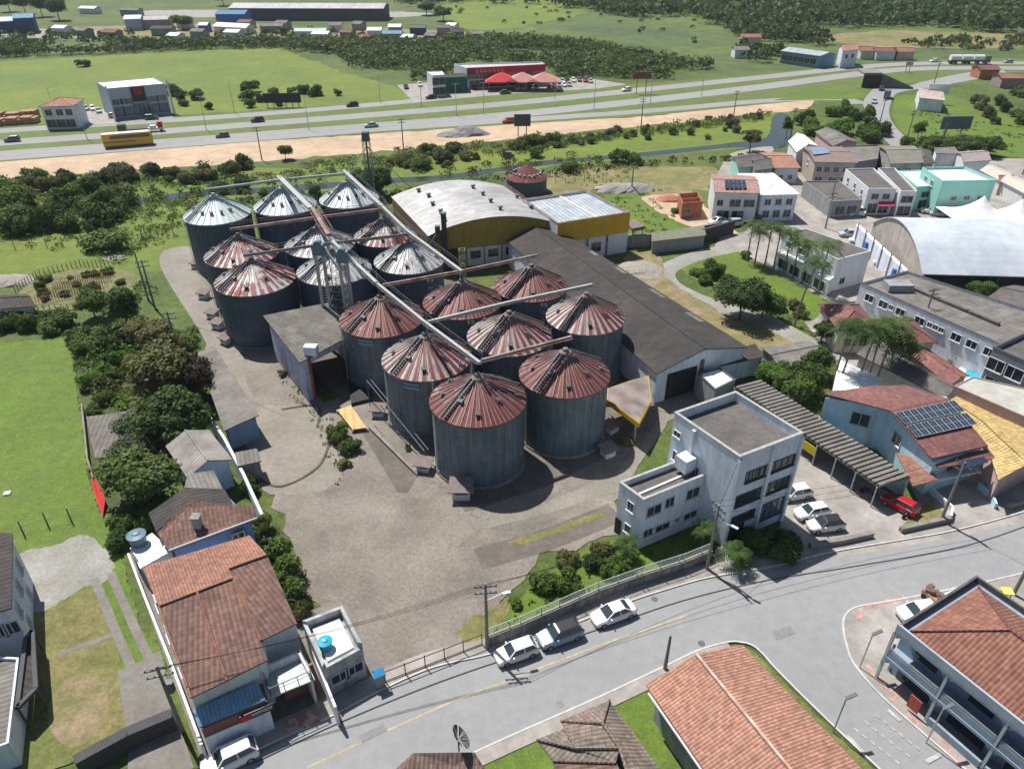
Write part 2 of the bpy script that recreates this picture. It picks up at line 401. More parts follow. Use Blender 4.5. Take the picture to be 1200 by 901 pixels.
g_high = mat('highway_asphalt', (.25, .25, .25), col2=(.28, .275, .27), c2scale=.03, var=.08, scale=.3)
g_yard = mat('worn_gravel_yard', (.245, .212, .18), speck=.3, crack=.05, col2=(.165, .148, .125), c2scale=.13, var=.22, scale=2.2, bump=.3, c2=.55, sharp=.12)
g_conc = mat('old_yard_concrete', (.28, .25, .215), speck=.15, crack=.3, col2=(.2, .185, .15), c2scale=.22, var=.2, scale=1.4)
g_slab = mat('brown_concrete_slab', crack=.3, speck=.15, col=(.15, .13, .112), col2=(.12, .105, .088), c2scale=.4, var=.2, scale=1.5)
g_side = mat('pale_pavement', (.36, .33, .305), speck=.1, crack=.35, col2=(.26, .245, .22), c2scale=.3, var=.14, scale=1.5)
g_kerb = mat('kerb_concrete', (.5, .49, .47), var=.2, scale=1.5)
g_grav = mat('grey_gravel', (.31, .30, .285), speck=.2, col2=(.24, .235, .2), c2scale=.2, var=.22, scale=2.5, bump=.3)
g_drive = mat('driveway_concrete', crack=.35, speck=.15, col=(.17, .155, .14), col2=(.215, .2, .18), c2scale=.25, var=.18, scale=1.3)
g_mark = mat('white_road_paint', (.40, .40, .40), var=.4, scale=2)
g_yline = mat('worn_yellow_road_paint', (.42, .34, .2), var=.35, scale=1.5)
g_red = mat('worn_red_paint', (.42, .24, .21), var=.5, scale=1.5)
water = mat('river_water', (.035, .045, .035), rough=.18, var=.1, scale=.2, spec=.6, bump=.05)
weed = mat('weedy_ground', (.055, .085, .02), speck=.4, col2=(.09, .10, .03), c2scale=.2, var=.35, scale=1.1, bump=.5)

# ------------------------------------------------------------ ground and roads
gm = MB(); gm.face([(-2500, -60, -.06), (2500, -60, -.06), (2500, 3500, -.06), (-2500, 3500, -.06)]); gm.build('ground', g_scrub, kind='structure')
patch('far_meadow', [(380, -28), (1500, -28), (1300, 40), (870, 78), (800, 60), (700, 45), (560, 34), (470, 20)], -.03, g_far, rough=8)
patch('mown_field', [(-160, 73), (0, 72), (120, 66), (250, 58), (330, 57), (400, 84), (480, 106), (488, 117), (440, 121), (300, 129), (0, 149), (-200, 166)], -.02, g_field, round_=False, rough=3)
patch('roadside_meadow', [(840, 62), (905, 74), (1000, 62), (1215, 62), (1215, 68), (1080, 70), (900, 86), (850, 88)], -.02, g_far, rough=4)
patch('scrub_meadow', [(-120, 215), (150, 205), (420, 190), (700, 155), (900, 130), (930, 150), (890, 172), (700, 190), (600, 200), (400, 222), (200, 235), (-150, 250)], -.022, g_field, rough=4)
patch('pasture_strip', [(-60, 268), (60, 262), (150, 250), (230, 240), (235, 300), (150, 322), (60, 318), (-60, 350)], -.02, g_dry if False else g_field, rough=2)
patch('dry_clearing', [(625, 212), (660, 200), (740, 196), (830, 195), (850, 205), (828, 222), (760, 232), (690, 226), (640, 224)], -.015, g_dry, rough=3)
patch('green_lot', [(705, 228), (760, 225), (800, 255), (838, 268), (835, 280), (760, 300), (735, 290)], -.012, g_lawn, round_=False, rough=1)
patch('earth_pad', [(752, 232), (800, 228), (830, 245), (880, 290), (862, 296), (836, 277), (800, 262), (780, 252)], -.01, g_dirt, rough=1)
patch('river', [(-150, 262), (60, 250), (120, 239), (215, 225), (300, 220), (450, 209), (520, 205), (600, 194), (640, 188), (690, 184), (780, 176), (860, 167), (898, 161), (905, 138), (914, 132), (926, 136), (928, 150), (926, 168), (905, 175), (860, 173), (780, 181), (700, 188), (655, 192), (600, 199), (540, 208), (450, 216), (320, 226), (215, 233), (120, 245), (60, 256), (-150, 272)], -.008, water, sub=4)
patch('settlement_yard', [(60, 34), (140, 30), (300, 28), (360, 34), (470, 34), (560, 40), (540, 46), (330, 44), (140, 42), (60, 42)], -.02, g_bare, rough=5)
patch('settlement_yard', [(0, 36), (60, 34), (120, 37), (100, 44), (0, 44)], -.02, g_grav, rough=4)
patch('settlement_yard', [(190, 12), (470, 14), (470, 20), (180, 20)], -.02, g_side, rough=4)
patch('far_field', [(560, 36), (700, 10), (620, -6), (520, 6)], -.02, g_field, rough=6)
patch('far_field', [(960, 44), (1060, 36), (1230, 44), (1230, 54), (1040, 56)], -.02, g_dry, rough=5)
# highway: shoulders of earth below, two carriageways, frontage roads and grass strips
patch('earth_strip', [(-120, 200), (0, 187), (150, 177), (300, 166), (450, 156), (600, 145), (760, 136), (900, 120), (960, 116), (945, 128), (900, 133), (760, 147), (600, 163), (450, 177), (300, 190), (150, 200), (0, 211), (-120, 226)], -.01, g_dirt, round_=False, rough=2.5)
E_ = ribbon
verge = mat('highway_verge_grass', (.10, .14, .028), speck=.2, col2=(.11, .14, .035), c2scale=.05, var=.2, scale=.3)
patch('highway_verge', [(-150, 166), (0, 152), (300, 131), (480, 118), (600, 107), (760, 98), (900, 86), (1000, 76), (1075, 70), (1230, 68), (1230, 82), (1120, 95), (1060, 98), (1010, 112), (900, 122), (760, 136), (600, 146), (300, 166), (150, 178), (0, 190), (-150, 202)], 0.0, verge, round_=False)
E_('frontage_road', [(-200, 170), (0, 153.5), (150, 144), (300, 134), (480, 119), (600, 107), (700, 102)], 6.5, .02, g_high)
E_('upper_carriageway', [(-200, 183), (0, 167.5), (150, 157), (300, 145.5), (450, 133.5), (600, 121), (760, 104.5), (900, 90), (1000, 79.5), (1080, 74.5), (1230, 74)], 7.5, .05, g_high)
E_('lower_carriageway', [(-200, 197), (0, 181.5), (150, 170.5), (300, 158.5), (450, 147), (600, 134.5), (760, 117.5), (900, 101), (1000, 87.5), (1080, 80.5), (1230, 80)], 8.5, .03, g_high)
E_('lower_frontage_road', [(-200, 200), (0, 185), (150, 174), (300, 162.5), (450, 151), (600, 141), (760, 130), (900, 118), (985, 116), (1006, 122)], 6, .026, g_high)
for nm, off in (('edge_line', 3.9), ('edge_line', -3.9), ('lane_line', 0.)):
    E_('road_marking', [(-200, 197), (0, 181.5), (150, 170.5), (300, 158.5), (450, 147), (600, 134.5), (760, 117.5), (900, 101), (1000, 87.5), (1080, 80.5), (1230, 80)], .18, .06, g_mark, offs=off)
for off in (3.4, -3.4):
    E_('road_marking', [(-200, 183), (0, 167.5), (150, 157), (300, 145.5), (450, 133.5), (600, 121), (760, 104.5), (900, 90), (1000, 79.5), (1080, 74.5), (1230, 74)], .18, .08, g_mark, offs=off)
patch('store_forecourt', [(465, 100), (500, 97), (640, 93), (690, 92), (735, 99), (700, 104), (600, 110), (485, 120)], .012, g_side, round_=False)
patch('showroom_forecourt', [(88, 130), (120, 128), (200, 128), (203, 138), (90, 148)], .012, g_side, round_=False)
patch('access_road', [(1012, 118), (1024, 104), (1034, 101), (1062, 101), (1082, 96), (1118, 88), (1160, 82), (1176, 83), (1176, 88), (1140, 94), (1095, 102), (1056, 108), (1046, 116), (1042, 134), (1052, 152), (1075, 170), (1110, 186), (1085, 196), (1045, 172), (1022, 145), (1014, 130)], .03, g_asph, sub=5)
patch('green_triangle', [(1048, 118), (1062, 112), (1110, 112), (1200, 140), (1300, 150), (1300, 210), (1200, 186), (1110, 180), (1075, 168), (1050, 145)], .0, g_lawn)
patch('embankment_ground', [(905, 118), (1010, 95), (1022, 104), (1012, 116)], .008, g_lawn, round_=False)
# town
patch('town_ground', [(905, 180), (1110, 186), (1320, 186), (1320, 640), (1100, 630), (1000, 450), (905, 330), (870, 300), (880, 250), (905, 235)], 0., g_side, round_=False)
patch('town_street', [(925, 235), (975, 240), (1010, 275), (1060, 290), (1110, 300), (1010, 320), (990, 300), (945, 275), (905, 255)], .012, g_side, round_=False)
patch('upper_street', [(833, 236), (850, 186), (872, 176), (905, 172), (900, 186), (875, 196), (872, 210), (890, 232), (935, 248), (1010, 250), (1020, 262), (905, 290), (870, 300), (840, 298), (845, 280), (900, 262), (860, 250)], .008, g_side, sub=3)
patch('green_park', [(800, 300), (850, 292), (860, 292), (970, 352), (975, 360), (940, 378), (905, 352), (862, 366), (855, 338), (820, 330), (798, 316)], .0, g_lawn, sub=3)
patch('park_lower_lawn', [(820, 355), (852, 352), (872, 368), (900, 376), (935, 400), (885, 412), (850, 408), (800, 368)], .0, g_dry, sub=3)
ribbon('park_path', [(862, 290), (828, 297), (800, 306), (780, 318), (784, 332), (808, 346), (840, 358), (870, 368), (900, 376), (925, 390), (958, 408)], 4.0, .012, g_grav)
patch('rubble_ground', [(735, 300), (770, 296), (785, 330), (840, 362), (800, 372), (765, 345), (735, 325)], .004, g_bare, rough=1)
# the silo yard
patch('yard', [(228, 292), (262, 300), (270, 330), (330, 395), (345, 430), (380, 470), (420, 460), (560, 350), (620, 300), (760, 330), (870, 440), (790, 490), (760, 520), (725, 590), (740, 622), (640, 650), (600, 690), (565, 745), (430, 790), (400, 740), (350, 690), (330, 600), (300, 560), (275, 470), (240, 400), (190, 300)], .004, g_yard, round_=False, rough=1.2)
patch('yard_track', [(192, 294), (222, 289), (236, 304), (232, 320), (250, 352), (262, 392), (282, 404), (300, 470), (380, 480), (400, 560), (330, 580), (300, 560), (275, 470), (236, 392), (206, 345), (188, 312)], .008, g_conc, sub=3)
patch('silo_apron', [(430, 470), (470, 482), (545, 600), (560, 596), (640, 570), (720, 530), (770, 470), (700, 400), (560, 340), (440, 300), (270, 300), (250, 330), (265, 400), (330, 400), (400, 470)], .012, g_slab, round_=False)
patch('concrete_lane', [(520, 590), (556, 612), (640, 588), (722, 556), (790, 470), (780, 500), (728, 574), (640, 602), (600, 612), (545, 625)], .010, g_conc, round_=False)
ribbon('brick_lane', [(560, 655), (640, 632), (722, 600)], 3.2, .016, g_slab)
patch('brown_ramp', [(425, 508), (440, 498), (488, 560), (478, 578), (466, 577)], .03, g_slab, round_=False)
patch('front_garden', [(582, 722), (620, 690), (660, 655), (725, 632), (752, 645), (830, 620), (835, 645), (790, 660), (700, 690), (620, 735), (585, 745)], .02, g_lawn, round_=False, rough=.5)
patch('weed_strip', [(600, 632), (650, 618), (700, 600), (705, 604), (650, 626), (602, 638)], .018, g_yell, rough=.4)
patch('weed_strip', [(300, 610), (330, 620), (348, 690), (368, 735), (340, 735), (318, 680)], .02, weed, rough=.7)
patch('weed_strip', [(536, 745), (552, 725), (572, 716), (600, 700), (580, 740), (565, 752)], .02, g_yell, rough=.6)
# street
N_EDGE = [(255, 915), (300, 880), (383, 842), (440, 812), (505, 783), (572, 767), (625, 750), (680, 728), (737, 705), (780, 691), (830, 677), (900, 665), (975, 647), (1050, 634), (1117, 622), (1200, 600), (1330, 560)]
S_EDGE = [(1330, 640), (1260, 655), (1183, 676), (1080, 698), (1030, 707), (1003, 712), (990, 722), (988, 738), (992, 757), (1000, 778), (1025, 808), (1060, 841), (1130, 901), (1170, 935), (1070, 935), (1030, 901), (960, 835), (910, 785), (895, 768), (882, 757), (868, 753), (852, 753), (817, 763), (775, 783), (700, 818), (600, 862), (540, 890), (500, 915), (430, 960), (180, 960)]
patch('street', N_EDGE + S_EDGE, .03, g_asph, round_=False)
ribbon('centre_line', [(360, 899), (440, 862), (530, 822), (600, 795), (700, 757), (805, 721)], .16, .036, g_yline)
ribbon('kerb', N_EDGE, .18, .15, g_kerb, thick=.16)
ribbon('pavement', N_EDGE, 1.6, .13, g_side, offs=.95, thick=.14)
S1 = [(520, 905), (540, 890), (600, 862), (700, 818), (775, 783), (817, 763), (852, 753), (868, 753), (882, 757), (895, 768), (910, 785), (960, 835), (1030, 901), (1070, 935)]
S2 = [(1330, 640), (1260, 655), (1183, 676), (1080, 698), (1030, 707), (1003, 712), (990, 722), (988, 738), (992, 757), (1000, 778), (1025, 808), (1060, 841), (1130, 901), (1170, 935)]
ribbon('kerb', S1, .16, .15, g_kerb, thick=.16); ribbon('kerb', S2, .16, .16, g_kerb, thick=.16)
ribbon('pavement', S1[:7], 1.2, .13, g_side, offs=-.7, thick=.14)
patch('corner_pavement', S2 + [(1330, 935)], .12, g_side, round_=False, thick=.13)
patch('parking_apron', [(925, 585), (960, 545), (1000, 560), (1080, 590), (1200, 585), (1330, 545), (1330, 575), (1200, 612), (1117, 630), (975, 655), (905, 668), (830, 680), (840, 640), (905, 640)], .008, g_side, round_=False)
patch('east_yard', [(888, 470), (1010, 500), (1030, 575), (960, 600), (920, 560)], .006, g_side, round_=False)
# plots to the left
patch('long_lawn', [(-120, 430), (-20, 405), (80, 394), (97, 500), (104, 560), (118, 600), (136, 632), (150, 680), (165, 735), (190, 760), (195, 800), (120, 850), (60, 901), (-160, 930)], .0, g_lawn, round_=False, rough=.35)
patch('gravel_patch', [(22, 650), (60, 640), (98, 627), (120, 640), (134, 665), (118, 685), (95, 690), (60, 712), (20, 735), (12, 700)], .012, g_grav, rough=.35)
patch('yellow_lawn', [(20, 735), (60, 712), (95, 692), (116, 690), (138, 760), (140, 800), (150, 862), (60, 901), (20, 901), (35, 840)], .008, g_yell, rough=.35)
patch('bare_patch', [(62, 815), (80, 795), (110, 790), (126, 810), (122, 850), (90, 875), (66, 865), (55, 840)], .014, g_bare)
ribbon('wheel_track', [(110, 678), (122, 705), (140, 750), (158, 790)], .8, .018, g_drive); ribbon('wheel_track', [(130, 672), (142, 700), (160, 740), (178, 778)], .8, .018, g_drive)
ribbon('cross_track', [(68, 768), (95, 757), (134, 743)], .55, .018, g_drive)
patch('driveway', [(137, 786), (156, 780), (188, 762), (206, 838), (228, 901), (240, 935), (150, 935), (150, 862)], .022, g_drive, round_=False)
patch('house_plot', [(150, 650), (200, 640), (300, 605), (345, 720), (400, 705), (430, 750), (455, 790), (395, 835), (300, 885), (240, 900)], .02, g_drive, round_=False)
patch('garden_soil', [(22, 345), (40, 330), (92, 315), (150, 318), (165, 330), (140, 348), (90, 362), (40, 364)], .01, mat('weedy_bed_soil', (.20, .17, .085), col2=(.10, .13, .035), c2scale=.5, var=.3, speck=.3))
patch('track_end', [(120, 300), (140, 298), (145, 304), (125, 306)], .01, g_conc)
patch('undergrowth_ground', [(80, 395), (150, 360), (200, 380), (240, 410), (235, 480), (205, 560), (160, 600), (118, 600), (104, 560), (97, 480)], .012, weed, round_=False)
patch('kerbside_lawn', [(560, 895), (600, 870), (640, 850), (760, 800), (775, 830), (800, 901), (830, 935), (480, 935)], .01, g_lawn, round_=False)
patch('verge_lawn', [(868, 757), (882, 762), (895, 776), (960, 842), (1028, 905), (1055, 935), (1020, 935), (880, 800)], .02, g_yell, round_=False)

# worn marks in the yard: wheel ruts, damp stains, old slab edges, repairs in the street
stain = mat('damp_stain', (.185, .162, .143), var=.35, scale=1.2, speck=.3); rut = mat('pale_worn_track', (.262, .232, .208), var=.2, scale=1.5, speck=.35)
rep_ = mat('street_repair_asphalt', (.215, .215, .215), var=.15, scale=2); 
for q in ([(905, 740), (925, 733), (932, 742), (910, 750)], [(420, 862), (450, 848), (454, 856), (424, 870)]): patch('road_repair', q, .035, rep_, round_=False)
# ------------------------------------------------------------ silos
def silo_roof_mat(name, c1, c2, bias, ribs=15., streaks=.5, side=0., lines=0.):
    m = bpy.data.materials.new(name); m.use_nodes = True; N = m.node_tree.nodes; L = m.node_tree.links; b = N['Principled BSDF']
    b.inputs['Roughness'].default_value = .55; b.inputs['Metallic'].default_value = .15
    uv = N.new('ShaderNodeUVMap'); uv.uv_map = 'UVMap'; oi = N.new('ShaderNodeObjectInfo')
    def nz(sc, mp, det=5):
        a = N.new('ShaderNodeMapping'); a.inputs['Scale'].default_value = mp; L.new(uv.outputs[0], a.inputs[0])
        n = N.new('ShaderNodeTexNoise'); n.noise_dimensions = '4D'; n.inputs['Scale'].default_value = sc; n.inputs['Detail'].default_value = det; n.inputs['Roughness'].default_value = .7
        k = N.new('ShaderNodeMath'); k.operation = 'MULTIPLY'; L.new(oi.outputs['Random'], k.inputs[0]); k.inputs[1].default_value = 40; L.new(k.outputs[0], n.inputs['W'])
        L.new(a.outputs[0], n.inputs['Vector']); return n.outputs['Fac']
    def M_(op, *q):
        x = N.new('ShaderNodeMath'); x.operation = op
        for i, v in enumerate(q):
            if isinstance(v, (int, float)): x.inputs[i].default_value = v
            else: L.new(v, x.inputs[i])
        return x.outputs[0]
    f = M_('ADD', M_('ADD', M_('MULTIPLY', nz(1., (.9, .35, 1)), .9), M_('MULTIPLY', nz(1., (3.2, 1.3, 1)), .5)), M_('MULTIPLY', M_('SUBTRACT', nz(1., (.22, .45, 1), 4), .5), .9))
    sx = N.new('ShaderNodeSeparateXYZ'); L.new(uv.outputs[0], sx.inputs[0])
    st = M_('SINE', M_('MULTIPLY', sx.outputs[0], 2 * math.pi))
    f = M_('ADD', f, M_('MULTIPLY', st, M_('MULTIPLY', sx.outputs[1], streaks * .03)))
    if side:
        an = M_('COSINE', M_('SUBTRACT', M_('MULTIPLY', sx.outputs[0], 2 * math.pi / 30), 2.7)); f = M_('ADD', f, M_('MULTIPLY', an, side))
    r = N.new('ShaderNodeMapRange'); L.new(f, r.inputs[0]); r.inputs[1].default_value = bias - .05; r.inputs[2].default_value = bias + .05
    x = N.new('ShaderNodeMix'); x.data_type = 'RGBA'; L.new(r.outputs[0], x.inputs[0]); x.inputs[6].default_value = (*c2, 1); x.inputs[7].default_value = (*c1, 1)
    if lines:   # pale seams where the paint has gone from the rib tops
        fr = M_('ABSOLUTE', M_('SUBTRACT', M_('FRACT', M_('MULTIPLY', sx.outputs[0], 2.)), .5)); ln = N.new('ShaderNodeMapRange'); L.new(fr, ln.inputs[0]); ln.inputs[1].default_value = .36; ln.inputs[2].default_value = .46; ln.inputs[4].default_value = lines
        q = M_('MULTIPLY', ln.outputs[0], M_('MULTIPLY', nz(1., (2.5, .8, 1)), 1.5)); z = N.new('ShaderNodeMix'); z.data_type = 'RGBA'; L.new(q, z.inputs[0]); L.new(x.outputs[2], z.inputs[6]); z.inputs[7].default_value = (.48, .40, .38, 1); x = z
    v = N.new('ShaderNodeMapRange'); L.new(nz(4., (1, 1, 1), 8), v.inputs[0]); v.inputs[1].default_value = .3; v.inputs[2].default_value = .7; v.inputs[3].default_value = .72; v.inputs[4].default_value = 1.15
    y = N.new('ShaderNodeMix'); y.data_type = 'RGBA'; y.blend_type = 'MULTIPLY'; y.inputs[0].default_value = 1; L.new(x.outputs[2], y.inputs[6]); L.new(v.outputs[0], y.inputs[7])
    L.new(y.outputs[2], b.inputs['Base Color']); return m
WH = (.44, .45, .44); RD = (.15, .032, .027)
R_silver = silo_roof_mat('galvanised_roof', (.56, .63, .62), (.44, .50, .50), .55, streaks=.2)
R_mixed = silo_roof_mat('peeling_red_and_white_roof', WH, (.19, .035, .028), .71, streaks=1.0)
R_white = silo_roof_mat('mostly_bare_roof_with_rust', (.46, .48, .48), (.2, .08, .06), .54, streaks=1.2)
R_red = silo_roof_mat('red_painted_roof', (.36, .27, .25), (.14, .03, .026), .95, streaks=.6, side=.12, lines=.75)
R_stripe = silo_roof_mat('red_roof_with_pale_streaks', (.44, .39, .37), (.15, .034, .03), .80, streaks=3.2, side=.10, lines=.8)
galv = mat('galvanised_wall', (.125, .175, .225), rough=.5, metal=.25, var=.3, scale=.5, streak=.6, col2=(.145, .185, .21), c2scale=.3)
galvd = mat('dark_galvanised_wall', (.075, .11, .155), rough=.5, metal=.2, var=.2, scale=.5, streak=.4)
steel = mat('weathered_steel', (.42, .44, .44), rough=.5, metal=.3, var=.25, scale=1.5)
steeld = mat('dark_steel', (.12, .13, .14), rough=.6, metal=.3, var=.3, scale=1.5)
rustm = mat('rusty_painted_steel', (.19, .08, .068), rough=.7, var=.4, scale=1.4, col2=(.27, .23, .21), c2scale=.5)
brownroof = mat('faded_brown_sheet', (.19, .15, .14), var=.25, scale=1.5)
whitew = mat('white_painted_wall', (.62, .65, .70), var=.12, scale=.8, streak=.35)
darkm = mat('dark_opening', (.02, .022, .025), rough=.7)
dirtyc = mat('dirty_concrete', (.24, .22, .2), var=.25, scale=1.3, streak=.4)

def make_silo(R, ez, az, roofm, wallm, beamm, silver=False):
    t = empty('grain_silo', (0, 0, 0), 'x', 'silo', 'round grain silos in the yard')
    b = MB(); n = 60
    for k in range(11):   # corrugated rings
        z0 = .3 + (ez - .3) * k / 11; z1 = .3 + (ez - .3) * (k + 1) / 11
        for zz0, zz1, ra, rb in ((z0, (z0 + z1) / 2, R, R + .018), ((z0 + z1) / 2, z1, R + .018, R)):
            for i in range(n):
                t0, t1 = 6.28319 * i / n, 6.28319 * (i + 1) / n
                b.face([(ra * math.cos(t0), ra * math.sin(t0), zz0), (ra * math.cos(t1), ra * math.sin(t1), zz0), (rb * math.cos(t1), rb * math.sin(t1), zz1), (rb * math.cos(t0), rb * math.sin(t0), zz1)], 0,
                       [(t0 * R, zz0), (t1 * R, zz0), (t1 * R, zz1), (t0 * R, zz1)])
    for i in range(30):
        a = 6.28319 * (i + .5) / 30; b.box(((R + .02) * math.cos(a), (R + .02) * math.sin(a), .3), (.04, .10, ez - .35), a)
    b.build('wall', wallm, t)
    f = MB(); f.lathe([(R + .25, 0), (R + .25, .3), (R - .1, .34)], 40); f.build('foundation', dirtyc, t)
    r = MB(); e = R + .28; rt = .75; ez0 = ez - .12
    prof = [(e, ez0), (e * .62 + rt * .38, ez0 + (az - ez0) * .36), (rt, az - .35)]
    for k in range(2):
        (r0, z0), (r1, z1) = prof[k], prof[k + 1]
        for i in range(n):
            t0, t1 = 6.28319 * i / n, 6.28319 * (i + 1) / n; d0 = .05 * (i % 2); d1 = .05 * ((i + 1) % 2)
            r.face([(r0 * math.cos(t0), r0 * math.sin(t0), z0 - d0), (r0 * math.cos(t1), r0 * math.sin(t1), z0 - d1), (r1 * math.cos(t1), r1 * math.sin(t1), z1 - d1), (r1 * math.cos(t0), r1 * math.sin(t0), z1 - d0)], 0,
                   [(i / 2, r0), ((i + 1) / 2, r0), ((i + 1) / 2, r1), (i / 2, r1)])
    for i in range(30):
        a = 6.28319 * i / 30 ; c, s = math.cos(a), math.sin(a)
        for k in range(2):
            (r0, z0), (r1, z1) = prof[k], prof[k + 1]; i0 = len(r.f)
            r.beam((r0 * c, r0 * s, z0 + .04), (r1 * c, r1 * s, z1 + .04), .07, .11)
            for q in range(i0, len(r.f)): r.uv[q] = [(i, r0), (i, r0), (i, r1), (i, r1)]
    r.lathe([(e, ez0 - .16), (e, ez0)], 60)
    ro = r.build('roof', roofm, t)
    cmb = MB(); cmb.lathe([(rt + .05, az - .4), (rt + .05, az - .15), (.4, az + .05), (.35, az + .35), (0, az + .38)], 18); cmb.build('cap', steel if silver else brownroof, t)
    def slope(q): return ez0 + (az - .35 - ez0) * (1 - (q - rt) / (e - rt)) - .02 + .25 * math.sin(max(0, min(1, (1 - (q - rt) / (e - rt)))) * math.pi) * 0
    angs = [3.5, 3.95, 4.4, 4.85, 5.3, 5.75] if silver else [3.3, 4.15, 4.75, 5.5, 6.2, 2.6]
    for i, a in enumerate(angs):
        q = R * (.66 if silver else (.74, .6, .8, .62, .82, .7)[i]); v = MB(); c = (q * math.cos(a), q * math.sin(a), slope(q) - .05)
        v.box(c, (.42, .42, .42), a, 0, 0); v.beam((c[0], c[1], c[2] + .5), (c[0] + .34 * math.cos(a), c[1] + .34 * math.sin(a), c[2] + .3), .62, .08)
        v.build('roof_vent', steeld, t)
    a = 3.98; c, s = math.cos(a), math.sin(a); bm = MB()   # stair up the roof from the left front
    for o_ in (-.28, .28):
        bm.beam((e * c - s * o_, e * s + c * o_, ez0 + .3), (rt * c - s * o_, rt * s + c * o_, az - .05), .1, .26)
    for k in range(16):
        q = rt + (e - rt) * k / 15; zz = slope(q) + .22; bm.beam((q * c + s * .28, q * s - c * .28, zz), (q * c - s * .28, q * s + c * .28, zz), .2, .05)
    bm.build('roof_stair', beamm, t)
    a = .55; c, s = math.cos(a), math.sin(a); bm = MB(); bm.beam((e * c, e * s, ez0 + .25), (rt * c, rt * s, az), .3, .16)
    bm.beam(((R + .2) * c, (R + .2) * s, .3), ((R + .2) * c, (R + .2) * s, ez), .22, .22); bm.build('downpipe', steeld, t)
    ld = MB(); a = 3.6; c, s = math.cos(a), math.sin(a)
    for o_ in (-.22, .22): ld.beam(((R + .22) * c - s * o_, (R + .22) * s + c * o_, .3), ((R + .22) * c - s * o_, (R + .22) * s + c * o_, ez + .2), .05, .05)
    for k in range(24): z = .5 + k * (ez - .6) / 24; ld.beam(((R + .22) * c + s * .22, (R + .22) * s - c * .22, z), ((R + .22) * c - s * .22, (R + .22) * s + c * .22, z), .03, .03)
    ld.build('ladder', steel, t)
    return t
SILO = {}
SP = [('a', -54.8, 132.5, 5.75, 10.3, 13.7, 'silver', 'tall silo with clean silvery conical roof, nearest the dirt track and the river'),
      ('b', -43.4, 137.3, 5.65, 10.3, 13.7, 'silver', 'tall silo with silvery roof in the middle of the rear row'),
      ('c', -31.9, 141.2, 5.5, 10.3, 13.7, 'silver', 'tall silo with silvery roof beside the tall lattice tower, right end of the rear row'),
      ('d', -45.3, 115.8, 5.75, 9.3, 12.4, 'mixed', 'silo with red and white patchy roof just behind the front left one'),
      ('e', -33.1, 119.9, 5.7, 9.3, 12.4, 'white', 'silo with whitish rust streaked roof behind the blue elevator heads'),
      ('f', -22.4, 124.2, 5.3, 9.3, 12.4, 'mixed', 'silo with patchy roof against the brown wall of the arched warehouse'),
      ('g', -40.0, 105.5, 5.85, 9.3, 12.3, 'mixed', 'silo with boldly streaked red and white roof, leftmost and nearest of the rear block'),
      ('h', -28.4, 109.1, 5.65, 9.3, 12.3, 'white', 'silo with pale streaked roof directly behind the elevator shafts'),
      ('i', -16.9, 113.1, 5.5, 9.3, 12.3, 'white', 'silo with bright white ribbed roof in front of the arched warehouse'),
      ('j', -18.4, 92.7, 5.65, 9.2, 12.3, 'red', 'silo with plain red roof right beside the truck unloading shed'),
      ('k', -7.3, 97.9, 5.55, 9.2, 12.4, 'red', 'silo with deep red roof in the middle of its row'),
      ('l', 2.9, 103.3, 5.4, 9.2, 12.5, 'red', 'silo with deep red roof farthest back beside the long dark roof'),
      ('m', -11.0, 81.6, 5.45, 9.2, 12.4, 'stripe', 'silo with red roof streaked white and pale sign plate, left of the front row'),
      ('n', -.4, 87.6, 5.45, 9.2, 12.4, 'stripe', 'silo with half whitened red roof between four other silos'),
      ('o', 10.4, 93.2, 5.35, 9.2, 12.3, 'stripe', 'silo with pale streaked red roof at the edge of the long dark roof'),
      ('p', -4.0, 72.0, 5.45, 9.2, 12.4, 'red', 'nearest silo of all, dull red roof and streaked grey wall'),
      ('q', 6.5, 77.8, 5.4, 9.2, 12.5, 'red', 'silo right of the nearest one, casting a round shadow towards the office block')]
RM = dict(silver=(R_silver, galvd, steel), mixed=(R_mixed, galvd, steeld), white=(R_white, galvd, steeld), red=(R_red, galv, steeld), stripe=(R_stripe, galv, steeld))
SPOS = {}
for k, x, y, R, ez, az, kind, lab in SP:
    if kind not in SILO: SILO[kind] = make_silo(5.6, ez, az, *RM[kind], silver=kind == 'silver'); s = SILO[kind]; s.location = (x, y, 0); first = True
    else: s = dup(SILO[kind], (x, y, 0)); first = False
    s['label'] = lab; s.scale = (R / 5.6, R / 5.6, 1); SPOS[k] = (x, y, az, s, R)
letter = mat('faded_blue_lettering', (.10, .17, .26), var=.3, scale=3); plate = mat('pale_sign_plate', (.30, .40, .45), var=.2, scale=3)
for k in 'jm':   # sign plates with worn unreadable lettering
    x, y, az, s, R = SPOS[k]; b = MB(); a0 = -2.02
    for i in range(6):
        t0 = a0 + i * .062; t1 = t0 + .062; q = 5.72
        b.face([(x + q * math.cos(t0), y + q * math.sin(t0), 7.75), (x + q * math.cos(t1), y + q * math.sin(t1), 7.75), (x + q * math.cos(t1), y + q * math.sin(t1), 8.55), (x + q * math.cos(t0), y + q * math.sin(t0), 8.55)])
        for f_ in (.15, .55): tt = t0 + .062 * f_; b.box((x + (q + .01) * math.cos(tt), y + (q + .01) * math.sin(tt), 7.95), (.05, .12, .38), tt, 1)
    b.build('sign_plate', [plate, letter], s)

